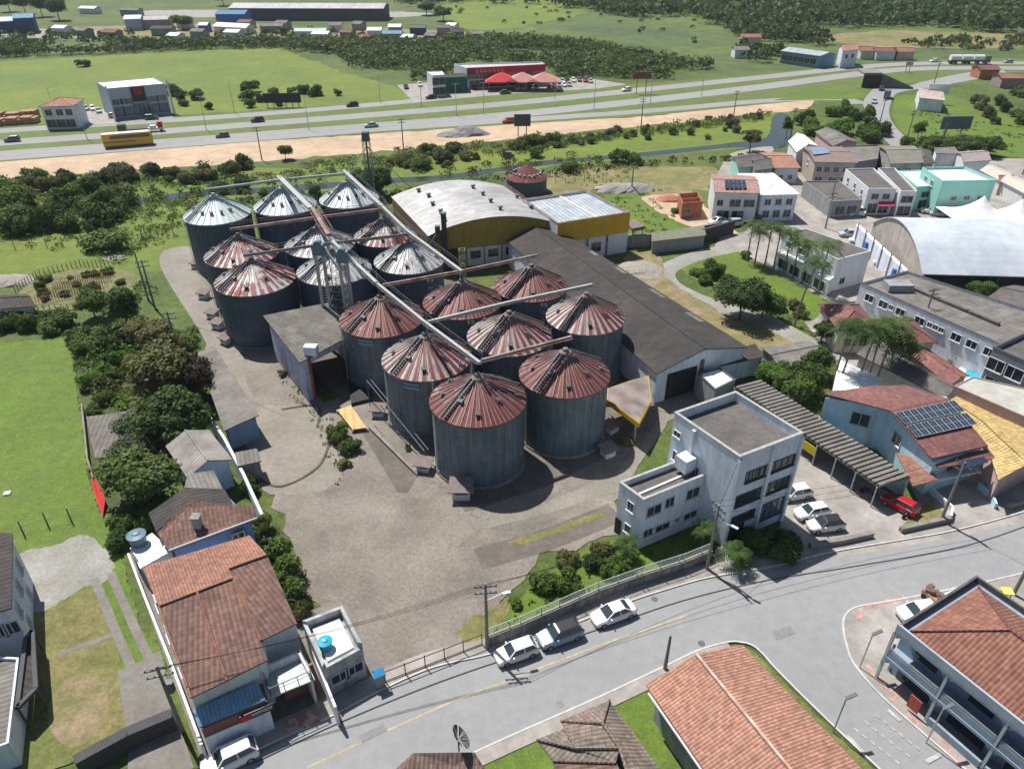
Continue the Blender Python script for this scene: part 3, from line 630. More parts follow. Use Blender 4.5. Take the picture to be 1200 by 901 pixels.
# fan housings round the silo feet
def fan_house():
    t = empty('fan_housing', (0, 0, 0), 'x', 'fan housing', 'small roofed fan housings at the feet of the silos')
    b = MB(); b.box((-.75, 0, 0), (.25, 1.5, 1.25)); b.box((.75, 0, 0), (.25, 1.5, 1.25)); b.box((0, .65, 0), (1.2, .2, 1.25)); b.box((0, -.7, 0), (1.3, .14, .75)); b.build('wall', whitew, t)
    b = MB(); b.box((0, .1, .1), (1.1, .8, .9)); b.build('fan', darkm, t)
    b = MB(); b.prism([(-1.3, -1.1), (1.3, -1.1), (1.2, 1.1), (-1.2, 1.1)], [1.22, 1.22, 1.55, 1.55], [1.34, 1.34, 1.67, 1.67], bottom=True); b.build('roof', brownroof, t); return t
FH = fan_house(); first = True
for px, py, z, rz, lab in [(541, 581, 0, 0, 'fan housing with tilted brown roof and white front at the foot of the nearest silo'),
        (497, 550, 0, -.2, 'fan housing in shadow left of the nearest silo'), (444, 486, 0, -.1, 'fan housing with pale flat roof between the sunlit ramp and the silo with a plate'),
        (712, 533, 0, .5, 'fan housing with white curved front on the right of the second nearest silo'), (716, 505, 0, .7, 'fan housing with brown roof beside the yellow edged canopy'),
        (231, 314, 0, -.3, 'fan housing with pale grey roof at the foot of the rear left silo'), (240, 349, 0, -.3, 'fan housing by the dirt track under the patchy roofed silo'),
        (250, 372, 0, -.4, 'fan housing with beige roof left of the front left silo'), (256, 384, 0, -.4, 'lower fan housing hard against the front left silo'),
        (266, 402, 0, -.6, 'fan housing with reddish roof before the front left silo'), (600, 553, 0, .9, 'small fan housing between the two nearest silos')]:
    p = W(px, py, z)
    if first: FH.location = p; FH.scale = (1.15, 1.15, 1.15); FH.rotation_euler = (0, 0, rz); FH['label'] = lab; first = False
    else: dup(FH, p, rz, lab, sc=.85)

# conveyor galleries over the silo tops
def truss(name, P, Q, mt, label, wd=.75, ht=.5, cat='conveyor', rail=True, group='overhead conveyors linking the silo tops', bays=None):
    P = Vector(P); Q = Vector(Q); t = empty(name, P, label, cat, group); b = MB(); d = (Q - P); L = d.length; d /= L; r = d.cross(Vector((0, 0, 1))).normalized(); u = r.cross(d)
    b.beam(P, Q, wd * .6, ht * .7, 0); b.build('trough', mt, t)
    c = MB()
    for s1 in (-1, 1): c.beam(P + r * wd * .55 * s1 - u * .1, Q + r * wd * .62 * s1 - u * .1, .07, .09)
    n = bays or int(L / 1.6)
    if rail:
        for s1 in (-1,):
            c.beam(P + r * wd * .75 * s1 + u * .95, Q + r * wd * .75 * s1 + u * .95, .05, .05); c.beam(P + r * wd * .75 * s1 + u * .55, Q + r * wd * .75 * s1 + u * .55, .035, .035)
            for i in range(n + 1): p = P + d * (L * i / n) + r * wd * .75 * s1; c.beam(p - u * .1, p + u * .95, .045, .045)
    for i in range(n):
        p = P + d * (L * i / n); q = P + d * (L * (i + 1) / n); s1 = 1 if i % 2 else -1
        c.beam(p + r * wd * .62 * s1 - u * .35, q - r * wd * .62 * s1 - u * .35, .05, .05)
    c.build('frame', steeld if mt is not rustm else rustm, t)
    return t
def top(k, dz=1.0, dx=0, dy=0): x, y, az = SPOS[k][:3]; return Vector((x + dx, y + dy, az + dz))
pale = mat('pale_conveyor_steel', (.38, .39, .38), rough=.5, metal=.2, var=.2, scale=1.5)
HZ = 1.35
def seg(a, b, mt, lab, o0=-1.2, o1=1.2, dz0=HZ, dz1=HZ, **kw):
    A = top(a, dz0); B = top(b, dz1); d = (B - A).normalized(); return truss('conveyor', A + d * o0, B + d * o1, mt, lab, **kw)
seg('b', 'e', pale, 'pale conveyor running down from the rear middle silo roof', -1.5, -2.5, 1.6, 2.4, wd=1.5)
seg('e', 'h', rustm, 'rusty red conveyor bridge above the blue elevator heads', -2.3, -1, 2.4, 2.4, wd=1.1)
seg('h', 'j', pale, 'pale conveyor between the elevators and the plain red roof', 1.0, -.6, 2.0, 1.9)
seg('j', 'm', pale, 'long white conveyor over the red roofed silos, upper half', -.2, -1.0, 1.9, 1.9, wd=.62)
seg('m', 'p', pale, 'long white conveyor over the red roofed silos, ending at the nearest silo', -1., .6, 1.9, 1.9, wd=.62)
seg('c', 'f', pale, 'pale conveyor descending from the right rear silo', -1.5, -.5, 1.5, 1.9, wd=1.1)
seg('f', 'i', pale, 'white conveyor between patchy silo roof and bright white one', -.5, 0., 1.9, 1.9)
seg('i', 'k', pale, 'white conveyor descending to the middle red roof', 0., .2, 1.9, 1.5)
seg('a', 'b', steel, 'grey catwalk from the leftmost rear silo towards the next', -1, 0, 1.2, 1.4, wd=.6)
seg('b', 'c', steel, 'grey catwalk to the silo beside the lattice tower', 0, 1, 1.4, 1.4, wd=.6)
seg('d', 'e', rustm, 'rusty catwalk over the second row, left half', -1, 0, 1.2, 1.6, wd=.7)
seg('e', 'f', rustm, 'rusty catwalk over the second row, right half', 0, .8, 1.6, 1.6, wd=.7)
seg('g', 'h', steeld, 'dark catwalk from the streaked silo to the elevators', -1, 0, 1.0, 1.4, wd=.6)
seg('h', 'i', steeld, 'dark catwalk from the elevators to the bright white roof', 0, 1, 1.4, 1.3, wd=.6)
seg('j', 'k', rustm, 'faded red conveyor to the middle red roofed silo', .6, 0, 1.7, 1.5, wd=.55, rail=False)
seg('k', 'l', rustm, 'faded red conveyor ending over the farthest red roof', 0, 1, 1.5, 1.4, wd=.55, rail=False)
seg('m', 'n', pale, 'white tube conveyor to the half whitened roof', .6, 0, 1.7, 1.6, wd=.6, rail=False)
seg('n', 'o', pale, 'white tube conveyor ending over the roof by the long dark shed', 0, .8, 1.6, 1.5, wd=.6, rail=False)
seg('p', 'q', rustm, 'short faded red conveyor between the two nearest silos', .6, .8, 1.8, 1.5, wd=.55, rail=False)

# poles and lattice props standing between the silos
def prop(px, py, z1, lab, r=.14, m=steel, hd=False):
    p = W(px, py); b = MB(); b.tube((p.x, p.y, 0), (p.x, p.y, z1), r, n=8)
    if hd: b.box((p.x, p.y, z1), (.5, .5, .4))
    o = b.build('steel_prop', m); return tag(o, lab, 'prop', 'steel props between the silos')
def lattice(name, x, y, s, h, lab, cat='lattice tower', m=steel, group=None, taper=1., cap=True, z0=0):
    t = empty(name, (x, y, z0), lab, cat, group); b = MB(); n = int(h / 1.3)
    cn = lambda i, f: (x + (1 if i in (1, 2) else -1) * s / 2 * (1 - (1 - taper) * f), y + (1 if i > 1 else -1) * s / 2 * (1 - (1 - taper) * f), z0 + h * f)
    for i in range(4): b.beam(cn(i, 0), cn(i, 1), .1, .1)
    for k in range(n):
        f0, f1 = k / n, (k + 1) / n
        for i in range(4):
            j = (i + 1) % 4; b.beam(cn(i, f1), cn(j, f1), .05, .05); b.beam(cn(i, f0), cn(j, f1), .045, .045)
    b.build('frame', m, t); return t
for i, (x, y, h, lab) in enumerate([(-5.7, 90.6, 9.5, 'lattice prop between the deep red roof and the half white one'), (4.7, 84.2, 10, 'lattice prop left of the second nearest silo'), (4.6, 96, 9.5, 'lattice prop between farthest red roof and shed side silo'), (-12.5, 103.3, 10, 'lattice prop before the bright white roof'), (-6.2, 78.8, 10, 'lattice prop beside the nearest conveyor end')]):
    lattice('lattice_prop', x, y, .7, h, lab, 'prop', steeld, 'lattice props between the silos')
for px, py, h, lab in [(512, 520, 9.6, 'slim steel prop between plated silo and nearest silo'), (620, 510, 9.5, 'slim pale prop left of the second nearest silo'), (404, 350, 9, 'slim prop behind the elevator shafts'), (292, 320, 9, 'slim prop between the two patchy silos'), (385, 300, 9, 'slim prop before the rear row'), (484, 360, 9, 'slim prop right of the bright white roof')]:
    prop(px, py, h, lab)

# bucket elevators beside the unloading shed
blueh = mat('blue_grey_elevator_head', (.14, .21, .25), var=.25, scale=2, metal=.2, rough=.5)
def elevator(x, y, h, lab, s=1.): 
    t = empty('bucket_elevator', (x, y, 0), lab, 'grain elevator', 'bucket elevators of the silo plant'); b = MB()
    for o_ in (-.55, .55): b.box((x + o_ * s, y, 0), (.38 * s, .5 * s, h - 1.2))
    b.build('shaft', steel, t); b = MB()
    for k in range(int(h / .45)): b.beam((x - .36, y - .32, k * .45 + .3), (x + .36, y - .32, k * .45 + .3), .04, .04)
    b.build('ladder', steel, t)
    b = MB(); b.prism([(x - .85 * s, y - .5 * s), (x + .85 * s, y - .5 * s), (x + .85 * s, y + .5 * s), (x - .85 * s, y + .5 * s)], h - 1.6, h + .1); b.tube((x, y - .45, h + .05), (x, y + .45, h + .05), .55 * s, n=14); b.build('head', blueh, t)
    b = MB(); b.beam((x + .9, y, h - .6), (x + 3.2, y - 1.5, h - 3.6), .3, .3); b.build('spout', steel, t); return t
ea = W(391, 418); elevator(ea.x - .6, ea.y + 2.5, 17.2, 'left blue headed bucket elevator rising behind the unloading shed'); elevator(ea.x + 2.8, ea.y + 2.2, 16.2, 'right blue headed bucket elevator rising behind the unloading shed')
lattice('service_tower', ea.x + 1., ea.y + 4.6, 2.2, 14.5, 'lattice service tower holding the two blue headed elevators', m=steeld)
p = W(437, 243); t = lattice('elevator_tower', p.x, p.y, 1.5, 15.6, 'tall dark elevator tower with round head behind the rear silos', 'lattice tower', steeld)
b = MB(); b.box((p.x, p.y, 15), (1.5, 1.5, 1.3)); b.tube((p.x - .7, p.y, 16.5), (p.x + .7, p.y, 16.5), .7, n=14); b.build('head', steeld, t)
b = MB(); b.box((p.x, p.y, 0), (.35, .3, 15)); b.build('shaft', steeld, t)
b = MB()
for dx, dy in ((-9, -3), (10, -6), (8, 8)): b.tube((p.x, p.y, 14), (p.x + dx, p.y + dy, 2), .07, n=5)
b.build('guy_strut', steeld, t)
p = W(523, 318); t = empty('exhaust_stack', p, 'dark square exhaust stack against the arched warehouse', 'stack'); b = MB(); b.box(p, (.9, .9, 11.2)); b.build('shaft', mat('mossy_steel', (.07, .075, .06), var=.4, scale=2), t)
b = MB(); b.box((p.x, p.y, 11.2), (1.05, 1.05, .3)); b.build('cap', steeld, t); b = MB(); b.beam((p.x - 3.5, p.y - .6, 4), (p.x - 1, p.y, 7.6), .9, .9); b.beam((p.x - 1.2, p.y, 7.6), (p.x - 1.2, p.y, 9), .9, .9); b.build('duct', steeld, t)
p = W(543, 338); lattice('lattice_mast', p.x, p.y, 1.0, 7.5, 'short pale lattice mast below the yellow gable', m=steel)
p = W(596, 222); t = lattice('elevator_tower', p.x, p.y, .9, 8.5, 'dark slim elevator tower beside the small wrecked silo', m=steeld); b = MB(); b.box((p.x, p.y, 7.8), (1.3, 1.1, 1.4)); b.build('head', steeld, t)
# small old silo behind the warehouse
p = W(617, 224); t = empty('old_silo', p, 'small dark silo with rusted roof and pale patches behind the warehouse', 'silo'); b = MB(); b.lathe([(4.9, 0), (4.9, 3.6)], 40, (p.x, p.y)); b.build('wall', galvd, t)
b = MB(); b.lathe([(5.1, 3.5), (.5, 6.3), (0, 6.4)], 40, (p.x, p.y)); b.build('roof', mat('rusted_old_roof', (.13, .04, .035), var=.4, scale=1.2, col2=(.5, .48, .45), c2=.66, c2scale=.8, sharp=.02), t)
b = MB()
for i in range(18):
    a = 6.28 * i / 18; b.box((p.x + 3.4 * math.cos(a), p.y + 3.4 * math.sin(a), 4.5), (.45, .5, .35), a)
b.build('roof_vent', steel, t)
# ------------------------------------------------------------ buildings
glass = mat('dark_window_glass', (.03, .045, .05), rough=.12, var=.3, scale=.8, spec=.6)
glassb = mat('bluish_glass', (.08, .14, .17), rough=.12, var=.3, scale=.8, spec=.6)
coping = mat('weathered_coping', (.36, .36, .35), var=.3, scale=2); frame_w = mat('white_window_frame', (.6, .62, .64), var=.1); frame_d = mat('dark_window_frame', (.08, .08, .085), var=.1)
bluew = mat('pale_blue_grey_wall', (.74, .80, .88), var=.12, scale=.7, streak=.4, col2=(.64, .69, .77), c2scale=.25)
cream = mat('cream_wall', (.62, .58, .5), var=.12, scale=.8, streak=.4)
wallw = mat('white_plaster_wall', (.68, .70, .72), var=.1, scale=.8, streak=.3)
wallg = mat('grey_plaster_wall', (.30, .31, .32), var=.2, scale=.8, streak=.5)
skyb = mat('sky_blue_wall', (.47, .68, .78), var=.12, scale=.8, streak=.25)
pinkw = mat('mauve_wall', (.36, .27, .27), var=.12, scale=.8, streak=.35)
pinkl = mat('pale_pink_wall', (.60, .42, .40), var=.12, scale=.8, streak=.35)
teal = mat('mint_green_wall', (.30, .60, .52), var=.08, scale=.8, streak=.2)
brick = mat('hollow_red_brick', (.42, .17, .10), var=.25, scale=1.5, pat='blocks')
tile_s = mat('salmon_clay_tiles', (.31, .152, .105), col2=(.24, .12, .088), c2scale=.15, var=.2, scale=1.6, pat='tile', pitch=.28)
tile_b = mat('brown_clay_tiles', (.18, .10, .078), col2=(.14, .083, .07), c2scale=.2, var=.25, scale=1.6, pat='tile', pitch=.42)
tile_m = mat('maroon_tiles', (.235, .10, .09), col2=(.17, .08, .075), c2scale=.2, var=.25, scale=1.6, pat='tile', pitch=.4)
tile_o = mat('orange_clay_tiles', (.40, .205, .145), col2=(.345, .18, .13), c2scale=.3, var=.16, scale=1.6, pat='tile', pitch=.27)
tile_g = mat('mossy_grey_brown_tiles', (.23, .17, .135), col2=(.16, .14, .115), c2scale=.4, var=.3, scale=2.2, pat='tile', pitch=.34)
tile_y = mat('yellow_tiles', (.50, .36, .15), var=.2, scale=1.5, pat='tile', pitch=.4)
fibro = mat('grey_fibre_cement_sheets', (.20, .185, .168), col2=(.14, .13, .118), c2scale=.25, var=.2, scale=1.3, pat='corr', pitch=.5)
fibrod = mat('dark_fibre_cement_sheets', (.04, .036, .036), col2=(.06, .05, .047), c2scale=.12, var=.28, scale=1.0, pat='corr', pitch=.6)
metalr = mat('pale_metal_roof', (.44, .44, .435), col2=(.35, .34, .33), c2scale=.12, var=.14, scale=.8, pat='corr', rough=.5, metal=.1, pitch=.8)
metalb = mat('bluish_metal_roof', (.36, .41, .45), col2=(.43, .46, .48), c2scale=.2, var=.12, scale=.8, pat='corr', rough=.45, metal=.15, pitch=.9)
flatr = mat('brown_grey_flat_roof', (.135, .122, .114), speck=.2, col2=(.10, .092, .087), c2scale=.5, var=.2, scale=1.4)
whiter = mat('white_roof_slab', (.78, .78, .76), var=.06, scale=1.2)
bluer = mat('blue_sheet_roof', (.16, .28, .40), var=.15, scale=1, pat='corr', pitch=.3)
solar = mat('solar_cells', (.03, .045, .075), rough=.15, var=.2, scale=2, spec=.6)
yellow = mat('yellow_painted_wall', (.40, .27, .05), var=.15, scale=.6, streak=.35)
yellowb = mat('bright_yellow_fascia', (.62, .37, .03), var=.12, scale=.6, streak=.2)
brownw = mat('brown_side_wall', (.21, .13, .065), var=.2, scale=.8, streak=.4)
redp = mat('bright_red_paint', (.55, .03, .03), var=.1); greenp = mat('dark_green_paint', (.03, .2, .15), var=.1)
black = mat('black_paint', (.02, .02, .022), rough=.5, var=.1)
dblue = mat('strong_blue_paint', (.05, .14, .4), var=.15)
wood = mat('stacked_timber', (.34, .2, .12), var=.35, scale=2)

class Bld:
    """corners: roof-edge pixels seen at height z; three corners make a true rectangle"""
    def __init__(s, name, label, px, z, wall, cat='building', group=None, z0=0., world=None, rect=True):
        P = [W(a[0], a[1], z).xy for a in px] if world is None else [Vector(a) for a in world]
        if len(P) == 3:
            u = (P[1] - P[0]).normalized(); n = Vector((-u.y, u.x)); k = (P[2] - P[1]).dot(n); P = [P[0], P[1], P[1] + n * k, P[0] + n * k]
        s.P = P; s.z = z; s.z0 = z0; s.c = sum(P, Vector((0, 0))) / len(P); s.wall = wall; s.nw = 0
        s.t = empty(name, (s.c.x, s.c.y, z0), label, cat, group); s.ax = tuple((P[1] - P[0]).normalized()); s.wb = MB(s.ax)
    def mb(s): return MB(s.ax)
    def edge(s, i, t, d=0.):
        """point at fraction t of wall i, pushed d metres outwards"""
        a, b = s.P[i], s.P[(i + 1) % len(s.P)]; u = (b - a).normalized(); n = Vector((u.y, -u.x))
        if n.dot((a + b) / 2 - s.c) < 0: n = -n
        return a.lerp(b, t) + n * d
    def inset(s, d):
        n = len(s.P); out = []
        for i in range(n):
            a, b, c = s.P[i - 1], s.P[i], s.P[(i + 1) % n]; u = (b - a).normalized(); v = (c - b).normalized()
            n1 = Vector((-u.y, u.x)); n2 = Vector((-v.y, v.x))
            if n1.dot(s.c - b) < 0: n1 = -n1
            if n2.dot(s.c - b) < 0: n2 = -n2
            k = n1 + n2; out.append(b + k * (d / max(.3, (1 + n1.dot(n2)))))
        return out
    def flat(s, m, par=.5, th=.18, cap=None, high=None):
        s.wb.prism([tuple(p) for p in s.P], s.z0, s.z - par - .02)
        if par > 0:
            q = s.inset(th); n = len(q)
            for i in range(n):
                j = (i + 1) % n; s.wb.prism([tuple(s.P[i]), tuple(s.P[j]), tuple(q[j]), tuple(q[i])], s.z - par - .02, s.z, 0, 0)
            s.wb.build('wall', s.wall, s.t); b = s.mb(); q2 = s.inset(th + .003); b.prism([tuple(p) for p in q2], s.z - par - .018, s.z - par + .03); b.build('roof', m, s.t)
            if cap:
                c = s.mb(); o = s.inset(-.06); q = s.inset(th + .05)
                for i in range(n):
                    j = (i + 1) % n; c.prism([tuple(o[i]), tuple(o[j]), tuple(q[j]), tuple(q[i])], s.z + .002, s.z + .07)
                c.build('coping', cap, s.t)
        else:
            s.wb.build('wall', s.wall, s.t); b = s.mb(); b.prism([tuple(p) for p in s.inset(-.25)], s.z - .02, s.z + .12); b.build('roof', m, s.t)
        return s
    def gable(s, m, rise, axis=0, over=.5, th=.14, ridge=True, mr=None):
        P = s.P if axis == 0 else s.P[1:] + s.P[:1]      # ridge runs parallel to edge 0-1
        P3 = [Vector((p.x, p.y, s.z)) for p in P]; u = (P3[1] - P3[0]).normalized(); v = (P3[3] - P3[0]); wd = v.length; v = v.normalized()
        m0 = (P3[0] + P3[3]) / 2 + Vector((0, 0, rise)); m1 = (P3[1] + P3[2]) / 2 + Vector((0, 0, rise))
        s.wb.prism([tuple(p) for p in s.P], s.z0, s.z)
        s.wb.face([P3[1], P3[2], m1]); s.wb.face([P3[3], P3[0], m0]); s.wb.build('wall', s.wall, s.t)
        k = rise / (wd / 2); b = s.mb(); up = Vector((0, 0, .03))
        e0, e1 = m0 - u * over + up, m1 + u * over + up
        for a, c, sg in ((P3[0], P3[1], -1), (P3[3], P3[2], 1)):
            a2 = a - u * over + v * sg * over - Vector((0, 0, k * over)) + up; c2 = c + u * over + v * sg * over - Vector((0, 0, k * over)) + up; T = Vector((0, 0, th))
            q = [a2, c2, e1, e0] if sg < 0 else [c2, a2, e0, e1]
            b.face([x + T for x in q]); b.face([x for x in q[::-1]]); b.face([q[0], q[1], q[1] + T, q[0] + T]); b.face([q[1], q[2], q[2] + T, q[1] + T]); b.face([q[3], q[0], q[0] + T, q[3] + T])
        ro = b.build('roof', m, s.t)
        if ridge: r = s.mb(); r.tube(e0 + Vector((0, 0, th)), e1 + Vector((0, 0, th)), .12, n=6); r.build('ridge_cap', mr or m, ro)
        s.roof = ro; return s
    def hip(s, m, rise, over=.5, th=.12, mr=None):
        P = s.P; L = (P[1] - P[0]).length; Wd = (P[2] - P[1]).length
        if L < Wd: P = P[1:] + P[:1]; L, Wd = Wd, L
        u = (P[1] - P[0]).normalized(); v = (P[3] - P[0]).normalized()
        O = [P[0] - u * over - v * over, P[1] + u * over - v * over, P[2] + u * over + v * over, P[3] - u * over + v * over]
        k = rise / (Wd / 2 + over); z = s.z
        A = (O[0] + O[3]) / 2 + u * (Wd / 2 + over); B = (O[1] + O[2]) / 2 - u * (Wd / 2 + over)
        A = Vector((A.x, A.y, z + rise)); B = Vector((B.x, B.y, z + rise)); O3 = [Vector((o.x, o.y, z)) for o in O]
        s.wb.prism([tuple(p) for p in s.P], s.z0, z); s.wb.build('wall', s.wall, s.t)
        b = s.mb(); b.face([O3[0], O3[1], B, A]); b.face([O3[1], O3[2], B]); b.face([O3[2], O3[3], A, B]); b.face([O3[3], O3[0], A])
        b.prism([tuple(o) for o in O], z - .12, z - .002, bottom=True); ro = b.build('roof', m, s.t)
        r = s.mb(); r.tube(A, B, .13, n=6)
        for o, e in ((O3[0], A), (O3[3], A), (O3[1], B), (O3[2], B)): r.tube(o, e, .12, n=6)
        r.build('ridge_cap', mr or m, ro); return s
    def win(s, i, t, wd, z0, z1, fr=None, gl=None, name='window', mull=1, sill=True, d=.0):
        """t = fraction along wall of the window's centre"""
        a = s.edge(i, t, d); u = (s.P[(i + 1) % len(s.P)] - s.P[i]).normalized(); n = s.edge(i, t, 1 + d) - a; fr = fr or frame_w; gl = gl or glass
        A = a - u * wd / 2; B = a + u * wd / 2; f = s.mb(); q = .045; e = .07
        V = lambda p, z, o=q: (p.x + n.x * o, p.y + n.y * o, z)
        f.beam(V(A, z0), V(A, z1), e, e * 1.6); f.beam(V(B, z0), V(B, z1), e, e * 1.6); f.beam(V(A, z0), V(B, z0), e * 1.6, e); f.beam(V(A, z1), V(B, z1), e * 1.6, e)
        for k in range(mull): p = A.lerp(B, (k + 1) / (mull + 1)); f.beam(V(p, z0), V(p, z1), .05, .08)
        if sill: f.beam(V(A - u * .1, z0 - .06, .1), V(B + u * .1, z0 - .06, .1), .22, .06)
        fo = f.build(name, fr, s.t)
        g = s.mb(); g.face([V(A, z0, .02), V(B, z0, .02), V(B, z1, .02), V(A, z1, .02)]); g.build('pane', gl, fo); return fo
    def wins(s, i, ts, wd, z0, z1, **k):
        for t in ts: s.win(i, t, wd, z0, z1, **k)
        return s
    def door(s, i, t, wd, h, m=None, z0=None):
        a = s.edge(i, t, .03); u = (s.P[(i + 1) % len(s.P)] - s.P[i]).normalized(); z0 = s.z0 if z0 is None else z0
        b = s.mb(); b.beam((a.x, a.y, z0 + .02), (a.x, a.y, z0 + h), wd if abs(u.x) > .5 else .08, .08 if abs(u.x) > .5 else wd)
        # thin slab along the wall
        b = s.mb(); b.beam((*(a - u * wd / 2), z0 + h / 2), (*(a + u * wd / 2), z0 + h / 2), .07, h); d_ = b.build('door', m or darkm, s.t)
        return s
    def slab(s, name, polys, m, th=.14, parent=None, world=False):
        """roof planes given as pixels with heights"""
        b = s.mb()
        for q in polys:
            Q = [W(*p) if not world else Vector(p) for p in q]; nrm = sum(((Q[i].x - Q[i - 1].x) * (Q[i].y + Q[i - 1].y) for i in range(len(Q))), 0)
            if nrm > 0: Q = Q[::-1]
            b.prism([(p.x, p.y) for p in Q], [p.z - th for p in Q], [p.z for p in Q], bottom=True)
        return b.build(name, m, parent or s.t)
    def panels(s, o3, u3, v3, nu, nv, pw=1.0, ph=1.65, gap=.06, name='solar_panels'):
        b = s.mb(); o3 = Vector(o3); u3 = Vector(u3).normalized(); v3 = Vector(v3).normalized(); n = u3.cross(v3)
        for i in range(nu):
            for j in range(nv):
                p = o3 + u3 * i * (pw + gap) + v3 * j * (ph + gap) + n * .1
                c = [p, p + u3 * pw, p + u3 * pw + v3 * ph, p + v3 * ph]; b.face(c, 0)
                for k in range(4): b.beam(c[k], c[(k + 1) % 4], .05, .05, 1)
        return b.build(name, [solar, steel], s.t)
def quick(name, label, px, z, wall, roof, kind='gable', rise=1.3, axis=0, par=.4, group=None, wins=(), cat='house', over=.4, cap=None, world=None, **k):
    s = Bld(name, label, px, z, wall, cat, group, world=world)
    if kind == 'flat': s.flat(roof, par, cap=cap)
    elif kind == 'hip': s.hip(roof, rise, over)
    else: s.gable(roof, rise, axis, over)
    for i, ts, wd, z0, z1 in wins: s.wins(i, ts, wd, z0, z1)
    return s

# --- office block and its low wing
s = Bld('office_block', 'tall pale blue grey office block with ribbon windows and sunken brown flat roof', [(790.6, 483.3), (867, 535.4), (941.5, 507.3), (862, 458.7)], 12.0, bluew)
s.flat(flatr, 1.1, .22, cap=coping)
for z0, z1 in ((8.1, 9.5), (5.1, 6.6)):
    s.win(1, .28, 4.0 if z0 < 6 else 1.9, z0, z1, mull=3, fr=frame_d); s.win(1, .74, 3.6, z0, z1, mull=3, fr=frame_d)
    if z0 > 6: s.win(1, .46, 1.4, z0, z1, fr=frame_d)
s.win(1, .25, 3.6, 2.6, 3.7, mull=3, fr=frame_d); s.win(1, .75, 3.4, 1.4, 3.7, mull=3, fr=frame_d, gl=glassb); s.door(1, .2, 2.0, 2.3)
s.wins(0, (.09,), 1.0, 9.3, 10.0).wins(0, (.11, .45), .8, 6.2, 7.4).wins(0, (.11,), .8, 2.6, 3.6); s.wins(2, (.2, .5, .8), 1.4, 8, 9.4); s.wins(3, (.3, .7), 1.6, 7.8, 9.2)
b = s.mb()
for i, t in ((0, .34), (1, .52), (1, .0), (1, 1.0)):
    a = s.edge(i, min(max(t, .015), .985), .1); b.box((a.x, a.y, 0), (.4, .4, 11.6), math.atan2(s.ax[1], s.ax[0]))
b.build('pilaster', bluew, s.t); O = s
b = s.mb(); c = s.P[0].lerp(s.P[1], .5); q = s.edge(0, .36, .9); b.box((q.x, q.y, 7.0), (1.6, 1.5, 1.6), math.atan2(s.ax[1], s.ax[0])); b.build('stair_hood', bluew, s.t)
s = Bld('office_wing', 'two storey pale wing of the office block with small dark windows', [(726, 565), (754, 585.5), (829, 555.5), (801, 537)], 7.0, bluew)
s.flat(flatr, .7, .2, cap=coping); s.wins(0, (.55,), .9, 4.4, 5.6).wins(0, (.52,), .8, 1.3, 2.4); s.door(0, .12, .9, 2.2)
s.wins(1, (.19,), 1.9, 4.3, 5.6).wins(1, (.43,), 1.2, 4.5, 5.8).wins(1, (.8,), 1.8, 4.4, 5.8).wins(1, (.14,), 1.2, 1.4, 2.5).wins(1, (.37,), 1.9, 1.4, 2.4).wins(1, (.6,), .6, 1.7, 2.3).wins(1, (.82,), 1.8, 1.4, 2.4)
b = s.mb(); q = s.inset(.3); b.beam((*q[0].lerp(q[1], .6), 6.42), (*q[3].lerp(q[2], .5), 6.42), .25, .12); b.build('roof_ridge', frame_w, s.t)

# --- car port with dark sawtooth sheets
s = Bld('car_port', 'long open car port roofed with grey ribbed beams beside the office block', [(1031, 569), (1066, 557), (890, 444), (860, 452)], 3.3, wallg, 'car port')
P = s.P; b = s.mb(); n = 34
for k in range(n):
    a0 = P[0].lerp(P[3], k / n); a1 = P[1].lerp(P[2], k / n); c0 = P[0].lerp(P[3], (k + .62) / n); c1 = P[1].lerp(P[2], (k + .62) / n)
    b.prism([tuple(a0), tuple(a1), tuple(c1), tuple(c0)], 3.0, 3.35)
b.prism([tuple(p) for p in P], 2.93, 2.99, bottom=True); b.build('roof', fibro, s.t); b = s.mb()
for k in range(9):
    for i, j in ((0, 3), (1, 2)): a = P[i].lerp(P[j], .01 + k * .98 / 8); b = s.mb(); b.tube((a.x, a.y, 0), (a.x, a.y, 2.95), .09); b.build('post', steel, s.t)
a = P[0].lerp(P[3], .46); e = P[0].lerp(P[3], .38); b = s.mb(); b.beam((a.x, a.y, 1.9), (e.x, e.y, 1.9), .08, 1.2); b.build('yellow_banner', mat('yellow_banner_cloth', (.55, .45, .02), var=.2, scale=3), s.t)
b = s.mb(); b.prism([tuple(P[1].lerp(P[2], t)) for t in (.0, 1)] + [tuple(P[1].lerp(P[2], t) + Vector((.2, .1))) for t in (1, 0)], 0, 2.8); b.build('back_wall', skyb, s.t)

